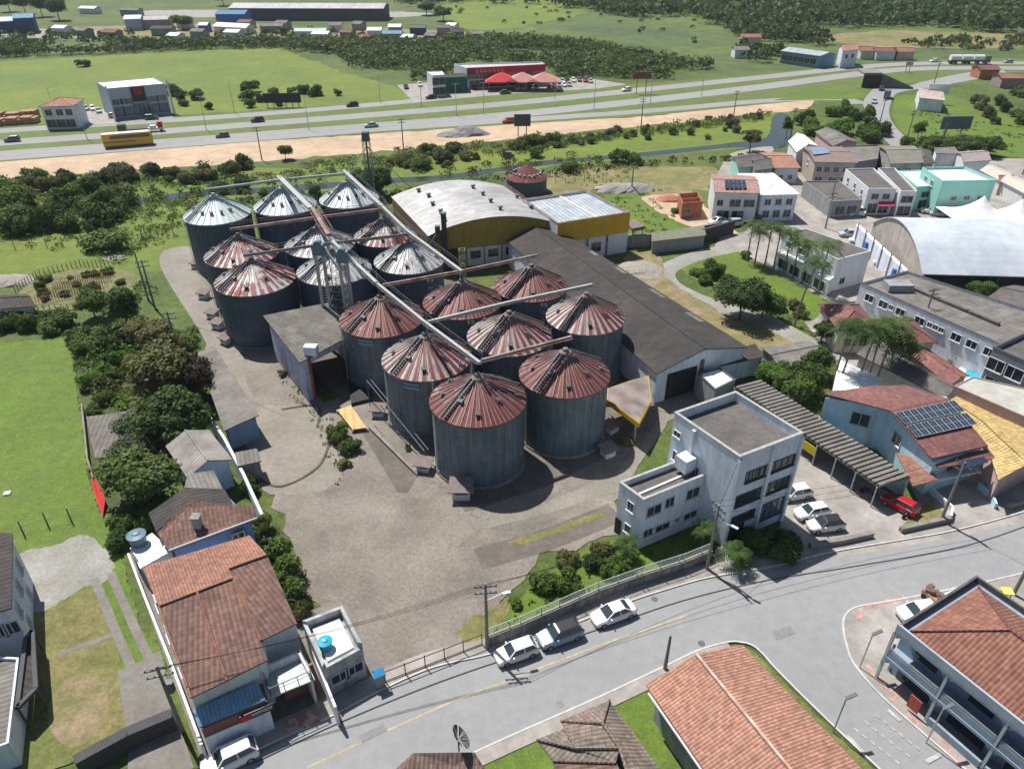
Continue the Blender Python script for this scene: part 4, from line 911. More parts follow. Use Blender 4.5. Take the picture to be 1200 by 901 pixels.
# --- arched warehouse
def arch(name, label, front_l, front_r, back_l, eave, rise, wallm, roofm, frontm, n=20, over=.3, cat='warehouse'):
    u = (front_r - front_l); L = u.length; u = u / L; v = (back_l - front_l); D = v.length; v = v / D
    c = (front_l + front_r) / 2 + v * D / 2; t = empty(name, (c.x, c.y, 0), label, cat); b = MB(tuple(v))
    pr = [(front_l + u * L * k / n, eave + rise * math.sin(math.pi * (k / n))**.85 if False else eave + rise * (1 - (2 * k / n - 1) ** 2)) for k in range(n + 1)]
    for k in range(n):
        (p, z0), (q, z1) = pr[k], pr[k + 1]; a = p - v * over; c_ = q - v * over; d_ = q + v * (D + over); e = p + v * (D + over)
        b.prism([tuple(a), tuple(c_), tuple(d_), tuple(e)], [z0, z1, z1, z0], [z0 + .15, z1 + .15, z1 + .15, z0 + .15], bottom=True)
    ro = b.build('roof', roofm, t)
    for nm, o, m in (('front_wall', 0, frontm), ('rear_wall', D, wallm)):
        b = MB(); pts = [(*(p + v * o), z + .0) for p, z in pr]; base = [(*(front_l + v * o), 0), (*(front_r + v * o), 0)]
        for sg in (0, .25):
            w_ = v * sg * (1 if o == 0 else -1); b.face([(x + w_.x, y + w_.y, z) for x, y, z in [base[0], base[1]] + pts[::-1]])
        b.build(nm, m, t)
    for p, o in ((front_l, 1), (front_r, -1)):
        b = MB(); b.prism([tuple(p), tuple(p + v * D), tuple(p + v * D + u * .25 * o), tuple(p + u * .25 * o)], 0, eave); b.build('side_wall', wallm, t); return t, u, v, ro, pr
t, u, v, ro, pr = arch('arched_warehouse', 'large warehouse with curved pale metal roof and mustard yellow gable', Vector((-15.6, 129.4)), Vector((8.3, 136.4)), Vector((-25.2, 151.2)), 7.0, 2.4, brownw, metalr, yellow)
fl = Vector((-15.6, 129.4)); fr = Vector((8.3, 136.4)); L = (fr - fl).length; D = 24
def az(k): return 7.0 + 2.4 * (1 - (2 * k - 1) ** 2)
for k, o in ((.17, .12), (.2, .3), (.2, .5), (.23, .7), (.2, .88), (.62, .15), (.62, .35), (.63, .55), (.62, .75), (.93, .3), (.94, .6)):
    p = fl + u * L * k + v * D * o; b = MB(); z = az(k) + .12; b.box((p.x, p.y, z), (.55, .55, .5)); b.lathe([(.5, z + .5), (.45, z + .72), (0, z + .85)], 10, (p.x, p.y)); b.build('roof_vent', steeld, ro)
b = MB()
for k in (.36, .5, .64):
    p = fl + u * L * k - v * .06; b.beam((*(p - u * 1.6), 2.0), (*(p + u * 1.6), 2.0), .06, 3.6, 0)
b.build('bay_panel', wallw, t)
for k in (.36, .5, .64):
    p = fl + u * L * k - v * .14; b = MB(); b.beam((*(p - u * 1.0), 2.4), (*(p + u * 1.0), 2.4), .05, 1.5); b.build('window', glass, t)
b = MB(); p = fl + u * L * .14 - v * .1; b.beam((*(p - u * 2), 2), (*(p + u * 2), 2), .08, 4); b.build('door', darkm, t)
b = MB()
for o in (-.3, .3): b.beam((*(fr + u * o), 7.5), (*(fr + v * 26 + u * o), 7.5), .1, .3)
b.build('gutter_walk', rustm, t)
s = Bld('flat_warehouse', 'flat metal roofed warehouse with bright yellow fascia joined to the arched one', [(653.5, 262), (738, 249), (686, 223), (612, 234)], 8.2, wallw, 'warehouse')
s.flat(metalb, .5, .3, cap=rustm)
b = s.mb()
for i, t0, t1 in ((0, 0, 1), (1, 0, 1), (2, 0, 1)):
    a = s.edge(i, t0, .08); c = s.edge(i, t1, .08); b.beam((*a, 6.2), (*c, 6.2), .14, 3.9)
b.build('fascia', yellowb, s.t); b = s.mb(); a = s.edge(0, .57); c = s.edge(2, .43); b.beam((*a, 7.85), (*c, 7.85), .35, .2); b.build('roof_joint', whiter, s.t)
s.wins(0, (.3, .55), 2.2, 1.2, 3.2); b = s.mb()
for t_ in (.2, .42, .7): a = s.edge(0, t_, .1); b.box((*a, 0), (.3, .3, 4.2))
b.build('pillar', rustm, s.t)
s = Bld('side_canopy', 'small brown canopy on posts beside the yellow warehouse', [(741, 268), (756, 265), (744, 257), (733, 259)], 4.3, rustm, 'canopy')
b = s.mb(); b.prism([tuple(p) for p in s.P], 3.6, 4.3, bottom=True); b.build('roof', brownroof, s.t); b = s.mb()
for p in s.inset(.3): b.tube((*p, 0), (*p, 3.6), .1)
b.build('post', steel, s.t)
# --- long dark shed
s = Bld('long_shed', 'very long dark sheet roofed shed behind the silos with pale blue gable', [(770, 437), (873, 407), (656, 271), (596, 283)], 5.0, bluew, 'shed')
s.gable(fibrod, 1.7, 1, .3)
b = s.mb()
for t0, d_ in ((.16, 0), (.34, .2), (.55, -.1), (.72, .1)):
    a = s.P[1].lerp(s.P[2], t0); u = (s.P[2] - s.P[1]).normalized(); n = (s.P[0] - s.P[1]).normalized(); L1 = random.uniform(2, 4)
    b = s.mb(); q = [a + n * .4, a + u * L1 + n * .4, a + u * L1 + n * 1.5, a + n * 1.5]; b.prism([tuple(p) for p in q], [5.23 + .23 * k for k in (.4, .4, 1.5, 1.5)], [5.28 + .23 * k for k in (.4, .4, 1.5, 1.5)]); b.build('replaced_sheet', fibro, s.roof)
b = s.mb(); a = s.edge(0, .12, .05); c = s.edge(0, .45, .05); b.beam((*a, 2.2), (*c, 2.2), .06, 4.2); b.build('door', darkm, s.t); b = s.mb(); a = s.edge(0, .5, .1); b.box((*a, 0), (.5, .4, 5)); b.build('pillar', mat('maroon_paint', (.2, .07, .08), var=.2), s.t)
# blue lean-to and low boxes before the gable
quick('lean_to', 'small pale blue lean-to with dark roof against the long shed gable', [(845, 428), (893, 418), (884, 405), (850, 414)], 3.0, bluew, fibrod, 'flat', par=.0, cat='lean-to')
s = quick('guard_room', 'small box room with white roof slab behind the office block', [(836, 449), (861, 445), (857, 430), (820, 433)][:0] or [(838, 457), (862, 445), (843, 431), (818, 438)], 3.6, wallg, whiter, 'flat', par=.12, cap=frame_d, cat='hut')
# --- truck unloading shed
s = Bld('unloading_shed', 'derelict truck unloading shed with stained walls and wide dark mouth', [(353, 420), (413, 388), (384, 359), (314, 373)], 7.0, mat('stained_blue_white_wall', (.50, .56, .70), col2=(.30, .2, .2), c2=.62, c2scale=.35, var=.3, scale=1., streak=.75), 'shed')
P = s.P; b = s.mb()
def wallseg(b, p, q, z0, z1, th=.2):
    u = (q - p).normalized(); n = Vector((-u.y, u.x)) * th; b.prism([tuple(p), tuple(q), tuple(q + n), tuple(p + n)], z0, z1, bottom=True)
wallseg(b, P[3], P[0], 0, 6.7); wallseg(b, P[1], P[2], 0, 6.7); wallseg(b, P[0], P[0].lerp(P[1], .14), 0, 6.7); wallseg(b, P[0].lerp(P[1], .86), P[1], 0, 6.7); wallseg(b, P[0].lerp(P[1], .14), P[0].lerp(P[1], .86), 5.6, 6.7)
wallseg(b, P[2], P[3], 0, 2.0); b.build('wall', s.wall, s.t)
b = s.mb(); o = s.inset(-.5); b.prism([tuple(p) for p in o], [6.7, 6.7, 7.2, 7.2], [6.85, 6.85, 7.35, 7.35], bottom=True); ro = b.build('roof', mat('dirty_dark_fibre_sheets', (.125, .115, .10), col2=(.19, .175, .155), c2scale=.25, c2=.6, var=.3, scale=1.2, pat='corr', pitch=.5), s.t)
for q_ in (P[0].lerp(P[1], .12), P[1]): b = s.mb(); b.box((*q_, 0), (.4, .4, 6.8)); b.build('red_post', mat('faded_red_post', (.3, .09, .08), var=.3), s.t)
b = s.mb(); a = P[0].lerp(P[1], .18); b.prism([tuple(a + Vector((-.8, -.5))), tuple(a + Vector((.9, -.7))), tuple(a + Vector((1.0, .5))), tuple(a + Vector((-.7, .6)))], 6.9, 8.2); b.build('roof_box', bluew, s.t)
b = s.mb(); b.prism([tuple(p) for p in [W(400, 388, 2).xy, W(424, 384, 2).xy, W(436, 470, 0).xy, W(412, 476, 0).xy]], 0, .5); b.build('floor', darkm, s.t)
# sheets on the ground by the shed
s = Bld('ramp_cover', 'sunlit tan sheet cover on the truck ramp', [(413, 503), (430, 501), (411, 475), (395, 480)], .6, wood, 'ramp cover')
b = s.mb(); b.prism([tuple(p) for p in s.P], .45, .6, bottom=True); b.build('sheet', mat('tan_sheet', (.55, .38, .18), var=.3, scale=1.5, pat='planks', pitch=1.0), s.t); b = s.mb()
for p in s.P: b.box((*p, 0), (.2, .2, .45))
b.build('leg', steel, s.t)
s = Bld('ramp_kerb', 'long low concrete ramp wall running towards the nearest silo', [(432, 500), (489, 556), (487, 552), (433, 494)], .5, dirtyc, 'kerb wall'); b = s.mb(); b.prism([tuple(p) for p in s.P], 0, .45); o = b.build('wall', dirtyc, s.t)
s = Bld('spout_pair', 'pair of long thin pipes slanting between the silos', [(430, 440), (520, 560), (521, 560), (431, 440)], 0, steel, 'pipe'); a = W(430, 446, 4.5); c = W(497, 528, 2.0); b = s.mb(); b.tube(a, c, .06); b.tube(a + Vector((.5, .2, 0)), c + Vector((.5, .2, 0)), .06); b.tube((c.x, c.y, 0), c, .07); b.tube((a.x, a.y, 0), a, .07); b.build('pipe', steeld, s.t)
# --- boat shaped canopy
s = Bld('pointed_canopy', 'pointed canopy with weathered brown top and yellow orange edge between silo and office block', [(712, 455), (711, 468), (749, 496), (763, 470), (760, 440), (738, 446)], 3.9, yellowb, 'canopy')
P = s.P; b = s.mb(); b.prism([tuple(p) for p in P], 3.2, 3.9, bottom=True); b.build('fascia', yellowb, s.t); b = s.mb(); b.prism([tuple(p) for p in s.inset(.1)], 3.88, 3.96); b.build('roof', mat('weathered_brown_metal', (.30, .25, .23), var=.3, scale=1, col2=(.15, .12, .11), c2scale=.5), s.t)
b = s.mb(); b.tube((*P[2].lerp(s.c, .25), 0), (*P[2].lerp(s.c, .25), 3.2), .15); b.tube((*P[4].lerp(s.c, .25), 0), (*P[4].lerp(s.c, .25), 3.2), .15); b.build('post', steel, s.t)

# --- left side: long fibre sheet shed, walls, houses
s = Bld('yard_shed', 'long narrow grey sheet roofed shed along the left yard wall', [(262, 503), (304, 488), (251, 407), (230, 412)], 3.6, mat('blue_wall', (.2, .3, .45), var=.2, streak=.3), 'shed')
P = s.P; s.wb.prism([tuple(p) for p in s.inset(.4)], 0, 3.3); s.wb.build('wall', s.wall, s.t); b = s.mb(); b.prism([tuple(p) for p in P], [3.25, 3.7, 3.7, 3.25], [3.4, 3.85, 3.85, 3.4], bottom=True); b.build('roof', fibro, s.t)
def wallrun(name, pxs, z, th, m, label, cat='wall', zpx=0., capm=None, h0=0.):
    pts = [W(a, b_, zpx).xy for a, b_ in pxs]; t = empty(name, (pts[0].x, pts[0].y, 0), label, cat); b = MB()
    for i in range(len(pts) - 1): b.beam((*pts[i], h0 + (z - h0) / 2), (*pts[i + 1], h0 + (z - h0) / 2), th, z - h0)
    b.build('wall', m, t)
    if capm:
        b = MB()
        for i in range(len(pts) - 1): b.beam((*pts[i], z + .04), (*pts[i + 1], z + .04), th + .1, .07)
        b.build('coping', capm, t)
    return t
wallrun('boundary_wall', [(243, 485), (262, 512), (285, 555), (307, 603)], 2.4, .25, bluew, 'pale boundary wall between the houses and the silo yard', zpx=2.4, capm=frame_w)
s = quick('roof_shelter', 'little square flat roofed shelter in dark shadow by the boundary wall', [(281, 545), (304, 540), (299, 528), (278, 532)], 2.6, wallg, whiter if False else fibro, 'flat', par=0, cat='shelter')
s = quick('small_house', 'small pale house with plain grey sheet roof beside the dark trees', [(222, 556), (267, 538), (250, 504)], 4.0, bluew, mat('light_fibre_sheets', (.30, .28, .25), col2=(.22, .2, .18), c2scale=.25, var=.2, scale=1.3, pat='corr', pitch=.5), 'gable', 1.0, 1)
s = Bld('tiled_house', 'house with dark grey rear roof, red tiled front slope and a chimney', [(199, 646), (301, 608), (268, 575), (176, 600)], 4.6, mat('strong_blue_wall', (.16, .28, .55), var=.2, streak=.3), 'house')
s.wb.prism([tuple(p) for p in s.inset(.45)], 0, 4.5); s.wb.build('wall', s.wall, s.t)
ro = s.slab('roof', [[(198, 646, 4.7), (302, 608, 4.7), (299, 594, 5.15), (272, 590, 5.5), (222, 587, 6.2), (184, 624, 5.0)]], tile_b)
s.slab('roof', [[(174, 601, 4.7), (217, 571, 6.1), (222, 588, 6.15), (183, 623, 4.95)]], fibrod); s.slab('roof', [[(217, 571, 6.1), (263, 573, 5.0), (274, 592, 5.25), (222, 588, 6.15)]], fibrod)
s.slab('roof', [[(215, 575, 4.5), (220, 555, 4.4), (250, 551, 4.4), (262, 575, 4.4)]], fibro)
p = W(231, 612, 5.6); b = s.mb(); b.box((p.x, p.y, 5), (.7, .7, 1.3)); b.build('chimney', mat('chimney_block', (.35, .38, .34), var=.2), ro); b = s.mb(); b.box((p.x, p.y, 6.35), (.95, .95, .12)); b.build('chimney_cap', dirtyc, ro)
b = s.mb(); b.tube(W(198, 645, 4.85), W(301, 607, 4.85), .1, n=6); b.build('gutter', frame_w, s.t); s.wins(0, (.75,), 1.2, 2.4, 3.8)
s = Bld('tank_terrace', 'white flat terrace carrying a round water tank beside the tiled house', [(167, 664), (200, 643), (178, 624), (152, 642)], 3.6, wallw, 'terrace'); s.flat(whiter, .1, .12)
s.slab('roof', [[(161, 659, 3.9), (193, 641, 3.9), (196, 648, 3.8), (164, 666, 3.8)]], metalb)
def tank(x, y, z, label, m, r=.75, h=1.2, cat='water tank'):
    t = empty('water_tank', (x, y, z), label, cat); b = MB(); b.lathe([(r * .82, z), (r * .98, z + h * .75), (r * 1.02, z + h * .78)], 24, (x, y)); b.build('body', m, t, True)
    b = MB(); b.lathe([(r * 1.06, z + h * .76), (r * 1.04, z + h * .85), (r * .45, z + h * .97), (r * .4, z + h * 1.05), (0, z + h * 1.08)], 24, (x, y)); b.build('lid', m, t); return t
p = W(163, 636, 3.6); tank(p.x, p.y, 3.65, 'grey blue round water tank on the white terrace', mat('grey_blue_plastic', (.12, .19, .25), rough=.45, var=.1), .9, 1.3)
# main clay tiled house with shop front
s = Bld('shop_house', 'long house with joined clay tile roofs and a blue awning shop front', [(224, 817), (313, 773), (292, 628), (168, 664)], 6.0, wallw, 'house')
fw = [W(*p).xy for p in ((172, 668, 6), (290, 632, 6), (310, 655, 6), (346, 728, 6), (308, 745, 6), (309, 770, 6), (226, 812, 6))]
s.wb.prism([tuple(p) for p in fw], 0, 5.9); s.wb.build('wall', s.wall, s.t)
r1 = s.slab('roof', [[(167, 664, 6.0), (292, 627, 6.0), (313, 650, 7.3), (268, 666, 7.3), (273, 677, 7.2), (231, 693, 7.2), (186, 710, 7.2)]], tile_s)  # north slope in lighter tiles, its sunlight put into the colour
s.slab('roof', [[(186, 710, 7.2), (231, 693, 7.2), (260, 772, 6.4), (266, 797, 6.1), (224, 817, 6.0)]], tile_b); s.slab('roof', [[(231, 693.5, 7.24), (273, 677, 7.24), (306, 750, 6.5), (313, 773, 6.2), (266, 797, 6.14), (260, 772, 6.44)]], tile_b)  # south slopes in darker tiles, their shade put into the colour
s.slab('roof', [[(268, 666, 7.34), (313, 650, 7.34), (348, 730, 6.3), (306, 750, 6.45)]], tile_b)
b = s.mb()
for pts in ([(186, 710, 7.28), (231, 693, 7.28)], [(231, 693, 7.34), (273, 677, 7.34)], [(268, 666, 7.44), (313, 650, 7.44)], [(231, 693, 7.3), (266, 797, 6.2)], [(273, 677, 7.3), (306, 750, 6.55)], [(186, 710, 7.28), (224, 817, 6.1)]): b.tube(W(*pts[0]), W(*pts[1]), .11, n=6)
b.build('ridge_cap', tile_s, r1)
s.slab('lower_roof', [[(225, 832, 4.4), (302, 798, 4.4), (311, 820, 3.7), (233, 852, 3.7)]], bluer)
b = s.mb(); q = [W(*p).xy for p in ((236, 854, 3.6), (313, 821, 3.6), (308, 800, 3.6), (228, 832, 3.6))]; b.prism([tuple(p) for p in q], 0, 3.55); b.build('shop_wall', mat('brick_red_wall', (.22, .09, .07), var=.2, streak=.3), s.t)
u = (q[1] - q[0]).normalized(); n = Vector((u.y, -u.x)); b = s.mb(); b.beam((*(q[0] + n * .1), 1.3), (*(q[0].lerp(q[1], 1.0) + n * .1), 1.3), .12, 2.5); b.build('shutter', bluew, s.t)
a = q[0].lerp(q[1], .55) + n * .22; c = q[0].lerp(q[1], 1.08) + n * .22; b = s.mb(); b.beam((*a, 3.0), (*c, 3.0), .12, .75)
sg = b.build('sign_board', black, s.t); b = s.mb(); e = a.lerp(c, .17) + n * .08; b.beam((*(e - u * .42), 3.0), (*(e + u * .42), 3.0), .05, .55); b.build('red_emblem', redp, sg); b = s.mb()
for k in range(13):
    e = a.lerp(c, .33 + .05 * k) + n * .08; h = (.34, .26, .3)[k % 3]; b.beam((*(e - u * .08), 3.05), (*(e - u * .03), 3.05), .04, h); b.beam((*(e - u * .08), 3.05 + h * .4), (*(e + u * .05), 3.05 + h * .4), .04, .05)
    if k % 2: b.beam((*(e + u * .05), 3.05), (*(e + u * .09), 3.05), .04, h)
b.build('sign_lettering', whiter, sg)
s.slab('terrace', [[(306, 789, 3.4), (356, 767, 3.4), (369, 796, 3.4), (314, 818, 3.4)]], mat('greenish_glass_roof', (.32, .37, .36), var=.3, scale=1.5, rough=.3))
b = s.mb(); q2 = [W(*p).xy for p in ((318, 816, 3.3), (366, 795, 3.3), (353, 770, 3.3), (308, 790, 3.3))]; wallseg(b, q2[2], q2[3], 0, 4.2); wallseg(b, q2[1], q2[2], 0, 4.2); b.build('terrace_wall', wallw, s.t)
b = s.mb(); wallseg(b, q2[0] + Vector((.2, 1.8)), q2[1] + Vector((-.3, 1.5)), 0, 3.2); b.build('porch_wall', mat('reddish_porch_wall', (.3, .13, .09), var=.2), s.t)
b = s.mb(); A = [(*q2[3], 3.4), (*q2[0], 3.4), (*q2[1], 3.4), (*q2[2], 3.4)]
for k in range(3):
    p0, p1 = Vector(A[k]), Vector(A[k + 1]); m_ = max(2, int((p1 - p0).length / 1.1))
    b.beam(p0 + Vector((0, 0, .95)), p1 + Vector((0, 0, .95)), .06, .06); b.beam(p0 + Vector((0, 0, .5)), p1 + Vector((0, 0, .5)), .03, .03)
    for j in range(m_ + 1): pp = p0.lerp(p1, j / m_); b.beam(pp, pp + Vector((0, 0, .95)), .05, .05)
b.build('railing', steeld, s.t)
q3 = [W(*p).xy for p in ((225, 818, 5.4), (302, 784, 5.4))]; b = s.mb(); wallseg(b, q3[0], q3[1], 3.5, 5.9); b.build('upper_wall', wallw, s.t); s.wins(3, (.2, .45, .7), 1.2, 3.6, 4.8)
p = W(301, 834, 0); s2 = MB(); q = [W(*p).xy for p in ((339, 862), (376, 847), (371, 831), (334, 846))]; s2.prism([tuple(p) for p in q], .14, .17); o = s2.build('entrance_tiles', mat('red_and_cream_tiles', (.5, .4, .36), col2=(.4, .16, .12), c2=.5, c2scale=1.2, sharp=.02), kind='structure')
wallrun('boundary_wall', [(150, 648), (170, 700), (200, 775), (236, 872)], 2.2, .22, wallw, 'long pale wall down the left flank of the shop house', zpx=2.2)
wallrun('boundary_wall', [(356, 729), (372, 776), (393, 828)], 2.6, .22, wallw, 'pale wall between shop house and the white roofed box building', zpx=2.6)
# white roofed box
s = Bld('box_building', 'small weathered box building with white roof slab and tall mossy parapet', [(377, 778), (424, 753), (401, 709), (354, 727)], 4.6, mat('mossy_white_wall', (.42, .43, .44), col2=(.2, .2, .17), c2scale=.8, c2=.6, var=.25, streak=.8), 'building')
s.wb.prism([tuple(p) for p in s.P], 0, 3.6); q = s.inset(.3)
for i, h in ((1, 4.6), (2, 4.6), (3, 4.3), (0, 3.9)):
    j = (i + 1) % 4; s.wb.prism([tuple(s.P[i]), tuple(s.P[j]), tuple(q[j]), tuple(q[i])], 3.6, h)
s.wb.build('wall', s.wall, s.t); b = s.mb(); b.prism([tuple(p) for p in s.inset(.6)], 3.6, 3.85); b.build('roof', whiter, s.t); s.wins(0, (.35, .72), 1.6, 1.4, 2.5)
p = W(382, 758, 3.9); tank(p.x, p.y, 3.86, 'bright blue water tank on the white roof slab', mat('bright_blue_plastic', (.03, .36, .52), rough=.4, var=.1), .62, 1.0)
s = Bld('waste_kiosk', 'small kiosk with bright blue lid on the pavement beside the yard gate', [(438, 795), (452, 789), (449, 783), (436, 788)], 1.9, wallg, 'kiosk'); s.wb.prism([tuple(p) for p in s.inset(.12)], .14, 1.75); s.wb.build('body', s.wall, s.t)
b = s.mb(); b.prism([tuple(p) for p in s.P], [1.7, 1.7, 2.05, 2.05], [1.8, 1.8, 2.15, 2.15], bottom=True); b.build('lid', mat('bright_blue_lid', (.04, .27, .5), var=.1), s.t)
# --- foreground roofs
s = Bld('mossy_roof_house', 'bungalow with many sided mossy grey brown tile roof by the kerb', [(646, 889), (735, 940), (770, 896), (714, 821), (658, 844)], 3.6, wallg, 'house')
s.wb.prism([tuple(p) for p in s.inset(.5)], 0, 3.5); s.wb.build('wall', s.wall, s.t)
r_ = s.slab('roof', [[(657, 844, 3.7), (714, 820, 3.7), (706, 847, 5.1)]], tile_g); s.slab('roof', [[(714, 820, 3.7), (770, 896, 3.7), (800, 950, 3.7), (740, 930, 5.1), (726, 876, 5.1), (706, 847, 5.1)]], tile_g)
s.slab('roof', [[(657, 844, 3.7), (706, 847, 5.1), (726, 876, 5.1), (675, 876, 4.4)]], tile_g); s.slab('roof', [[(629, 866, 3.6), (661, 853, 3.9), (675, 876, 4.4)]], tile_g); s.slab('roof', [[(629, 866, 3.6), (675, 876, 4.4), (726, 876, 5.1), (722, 893, 4.8), (648, 891, 3.7)]], tile_g)
s.slab('roof', [[(648, 891, 3.7), (722, 892, 4.8), (740, 935, 5.1), (660, 950, 3.6)]], tile_b)
b = s.mb()
for a, c in (((657, 844, 3.78), (706, 847, 5.2)), ((714, 820, 3.8), (706, 847, 5.2)), ((706, 847, 5.2), (726, 876, 5.2)), ((629, 866, 3.7), (675, 876, 4.5)), ((675, 876, 4.5), (726, 876, 5.2)), ((648, 891, 3.8), (722, 893, 4.9)), ((726, 876, 5.2), (745, 935, 5.2)), ((661, 853, 4.0), (675, 876, 4.5))): b.tube(W(*a), W(*c), .12, n=6)
b.build('ridge_cap', tile_g, r_)
s = Bld('orange_roof_house', 'building with broad bright orange corrugated tile gable roof at the street corner', [(757, 802), (870, 756), (1040, 935), (860, 960)], 4.2, wallg, 'house')
s.wb.prism([tuple(p) for p in s.inset(.7)], 0, 4.0); s.wb.build('wall', s.wall, s.t)
r_ = s.slab('roof', [[(757, 802, 4.2), (816, 766, 5.9), (932, 905, 5.9), (975, 960, 5.9), (885, 990, 4.2)]], tile_o); s.slab('roof', [[(816, 766, 5.9), (870, 755, 4.2), (1012, 903, 4.2), (1060, 955, 4.2), (975, 960, 5.9)]], tile_o)
b = s.mb(); b.tube(W(816, 766, 6.0), W(975, 960, 6.0), .13, n=6); b.build('ridge_cap', mat('worn_ridge_mortar', (.6, .55, .48), var=.3, scale=3, col2=tile_o and (.48, .22, .15), c2scale=1.5), r_); b = s.mb(); a, c = W(760, 812, 3.9), W(845, 935, 3.9); b.tube(a, c, .1, n=6); b.build('gutter', frame_w, s.t)
s = Bld('brown_roof_house', 'house of which only the brown roof tip shows at the bottom edge', [(452, 915), (570, 905), (590, 960), (440, 970)], 4.0, wallg, 'house'); s.wb.prism([tuple(p) for p in s.inset(.5)], 0, 3.9); s.wb.build('wall', s.wall, s.t)
s.slab('roof', [[(484, 882, 4.9), (556, 881, 4.9), (573, 908, 4.0), (600, 975, 4), (430, 975, 4.0), (462, 902, 4.0)]], mat('grey_brown_tiles', (.15, .10, .085), var=.25, scale=1.6, pat='tile', pitch=.34))
# --- corner building bottom right
C0 = W(1052, 731, 7.2).xy; C1 = W(1171, 689, 7.2).xy; C2 = W(1212, 858, 7.2).xy
u = (C2 - C0).normalized(); nrm = Vector((-u.y, u.x)); 
if nrm.dot(C1 - C0) < 0: nrm = -nrm
Dp = (C1 - C0).dot(nrm); Lg = 24.
s = Bld('corner_building', 'two storey corner building with arched balconies, grey parapet and red tiled hip roof', None, 7.2, mat('grey_blue_wall', (.27, .34, .43), var=.12, streak=.3), 'building', world=[C0, C0 + u * Lg, C0 + u * Lg + nrm * Dp, C0 + nrm * Dp])
P = s.P; q = s.inset(1.3); s.wb.prism([tuple(p) for p in [P[0] + nrm * 1.6, P[1] + nrm * 1.6, P[2], P[3]]], 0, 6.3)
s.wb.build('wall', s.wall, s.t); b = s.mb(); b.prism([tuple(p) for p in P], 6.1, 6.4, bottom=True); b.prism([tuple(P[0]), tuple(P[1]), tuple(P[1] + nrm * 1.7), tuple(P[0] + nrm * 1.7)], 2.9, 3.2, bottom=True); b.build('slab', s.wall, s.t)
qq = s.inset(.2)
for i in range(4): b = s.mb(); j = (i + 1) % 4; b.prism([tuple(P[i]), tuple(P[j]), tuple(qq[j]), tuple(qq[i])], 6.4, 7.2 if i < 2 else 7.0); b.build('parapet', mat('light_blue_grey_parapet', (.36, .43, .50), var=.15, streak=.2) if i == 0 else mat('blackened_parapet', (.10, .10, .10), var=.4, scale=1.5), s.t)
ri = s.inset(.75); k0, k1, k2, k3 = ri; half = (k3 - k0).length / 2; n1 = (k0 + k3) / 2 + u * half; n2 = (k1 + k2) / 2 - u * half; zt = 6.6; zr = zt + 2.3; b = s.mb(); F = lambda p, z: (p.x, p.y, z)
b.face([F(k0, zt), F(k1, zt), F(n2, zr), F(n1, zr)]); b.face([F(k2, zt), F(k3, zt), F(n1, zr), F(n2, zr)]); b.face([F(k3, zt), F(k0, zt), F(n1, zr)]); b.face([F(k1, zt), F(k2, zt), F(n2, zr)])
for i in range(0, len(b.f)):   # keep every roof plane facing up
    v_ = [Vector(b.v[j]) for j in b.f[i]]; 
    if (v_[1] - v_[0]).cross(v_[2] - v_[0]).z < 0: b.f[i] = b.f[i][::-1]
r_ = b.build('roof', mat('red_brown_clay_tiles', (.205, .09, .065), col2=(.25, .115, .08), c2scale=.3, var=.2, scale=1.6, pat='tile', pitch=.34), s.t); b = s.mb()
for a, c in ((k0, n1), (k3, n1), (k1, n2), (k2, n2)): b.tube(F(a, zt + .08), F(c, zr + .08), .1, n=6)
b.tube(F(n1, zr + .08), F(n2, zr + .08), .12, n=6); b.build('ridge_cap', tile_m, r_)
bays = 5; b = s.mb()
for k in range(bays + 1):
    b = s.mb(); a = P[0].lerp(P[1], k / bays * .999) ; b.box((*(a + nrm * .15), 0), (.22, .22, 6.2), math.atan2(u.y, u.x)); b.build('column', mat('pale_column', (.45, .5, .55), var=.1), s.t)
for k in range(bays):
    a = P[0].lerp(P[1], (k + .04) / bays) + nrm * .12; c = P[0].lerp(P[1], (k + .96) / bays) + nrm * .12; b = s.mb(); b.beam((*a, 3.55), (*c, 3.55), .1, .75); b.build('balcony_panel', s.wall, s.t)
    b = s.mb(); b.beam((*a, 4.05), (*c, 4.05), .06, .06); b.beam((*a, 4.2), (*c, 4.2), .05, .05); b.build('railing', steel, s.t)
    for z0, z1 in ((3.3, 6.1), (.1, 2.9)):   # cut corners of the arches
        e = (c - a).normalized() * .55
        f = s.mb(); f.face([F(a, z1), F(a + e, z1), F(a, z1 - .55)]); f.build('arch_corner', s.wall, s.t); f = s.mb(); f.face([F(c, z1), F(c, z1 - .55), F(c - e, z1)]); f.build('arch_corner', s.wall, s.t)
    m0 = a + nrm * 1.42; m1 = c + nrm * 1.42; b = s.mb(); b.beam((*m0.lerp(m1, .3), 4.7), (*m0.lerp(m1, .75), 4.7), .06, 1.8); b.build('window', glass, s.t)
    b = s.mb(); b.beam((*m0.lerp(m1, .15), 1.4), (*m0.lerp(m1, .85), 1.4), .06, 2.3); b.build('shop_window', glass, s.t)
    if k: b = s.mb(); b.beam((*(a - nrm * .1), .5), (*(c - nrm * .1), .5), .25, .8); b.build('low_wall', s.wall, s.t)
p = P[0] + u * 2.2 - nrm * .35; b = s.mb(); b.beam((*(p + u), 1.3), (*(p + u * 2.0), 1.3), .1, 1.5); b.build('red_sign', mat('faded_red_sign', (.4, .09, .07), var=.2), s.t)
s = Bld('yellow_awning', 'small yellow sheet awning behind the corner building', [(1177, 696), (1190, 697), (1185, 688), (1172, 687)], 4.0, wallg, 'awning'); b = s.mb(); b.prism([tuple(p) for p in s.P], 3.9, 4.0, bottom=True); b.build('sheet', mat('yellow_sheet', (.6, .58, .12), var=.1), s.t); b = s.mb()
for p in s.inset(.2): b.tube((*p, .12), (*p, 3.9), .06)
b.build('post', steel, s.t)
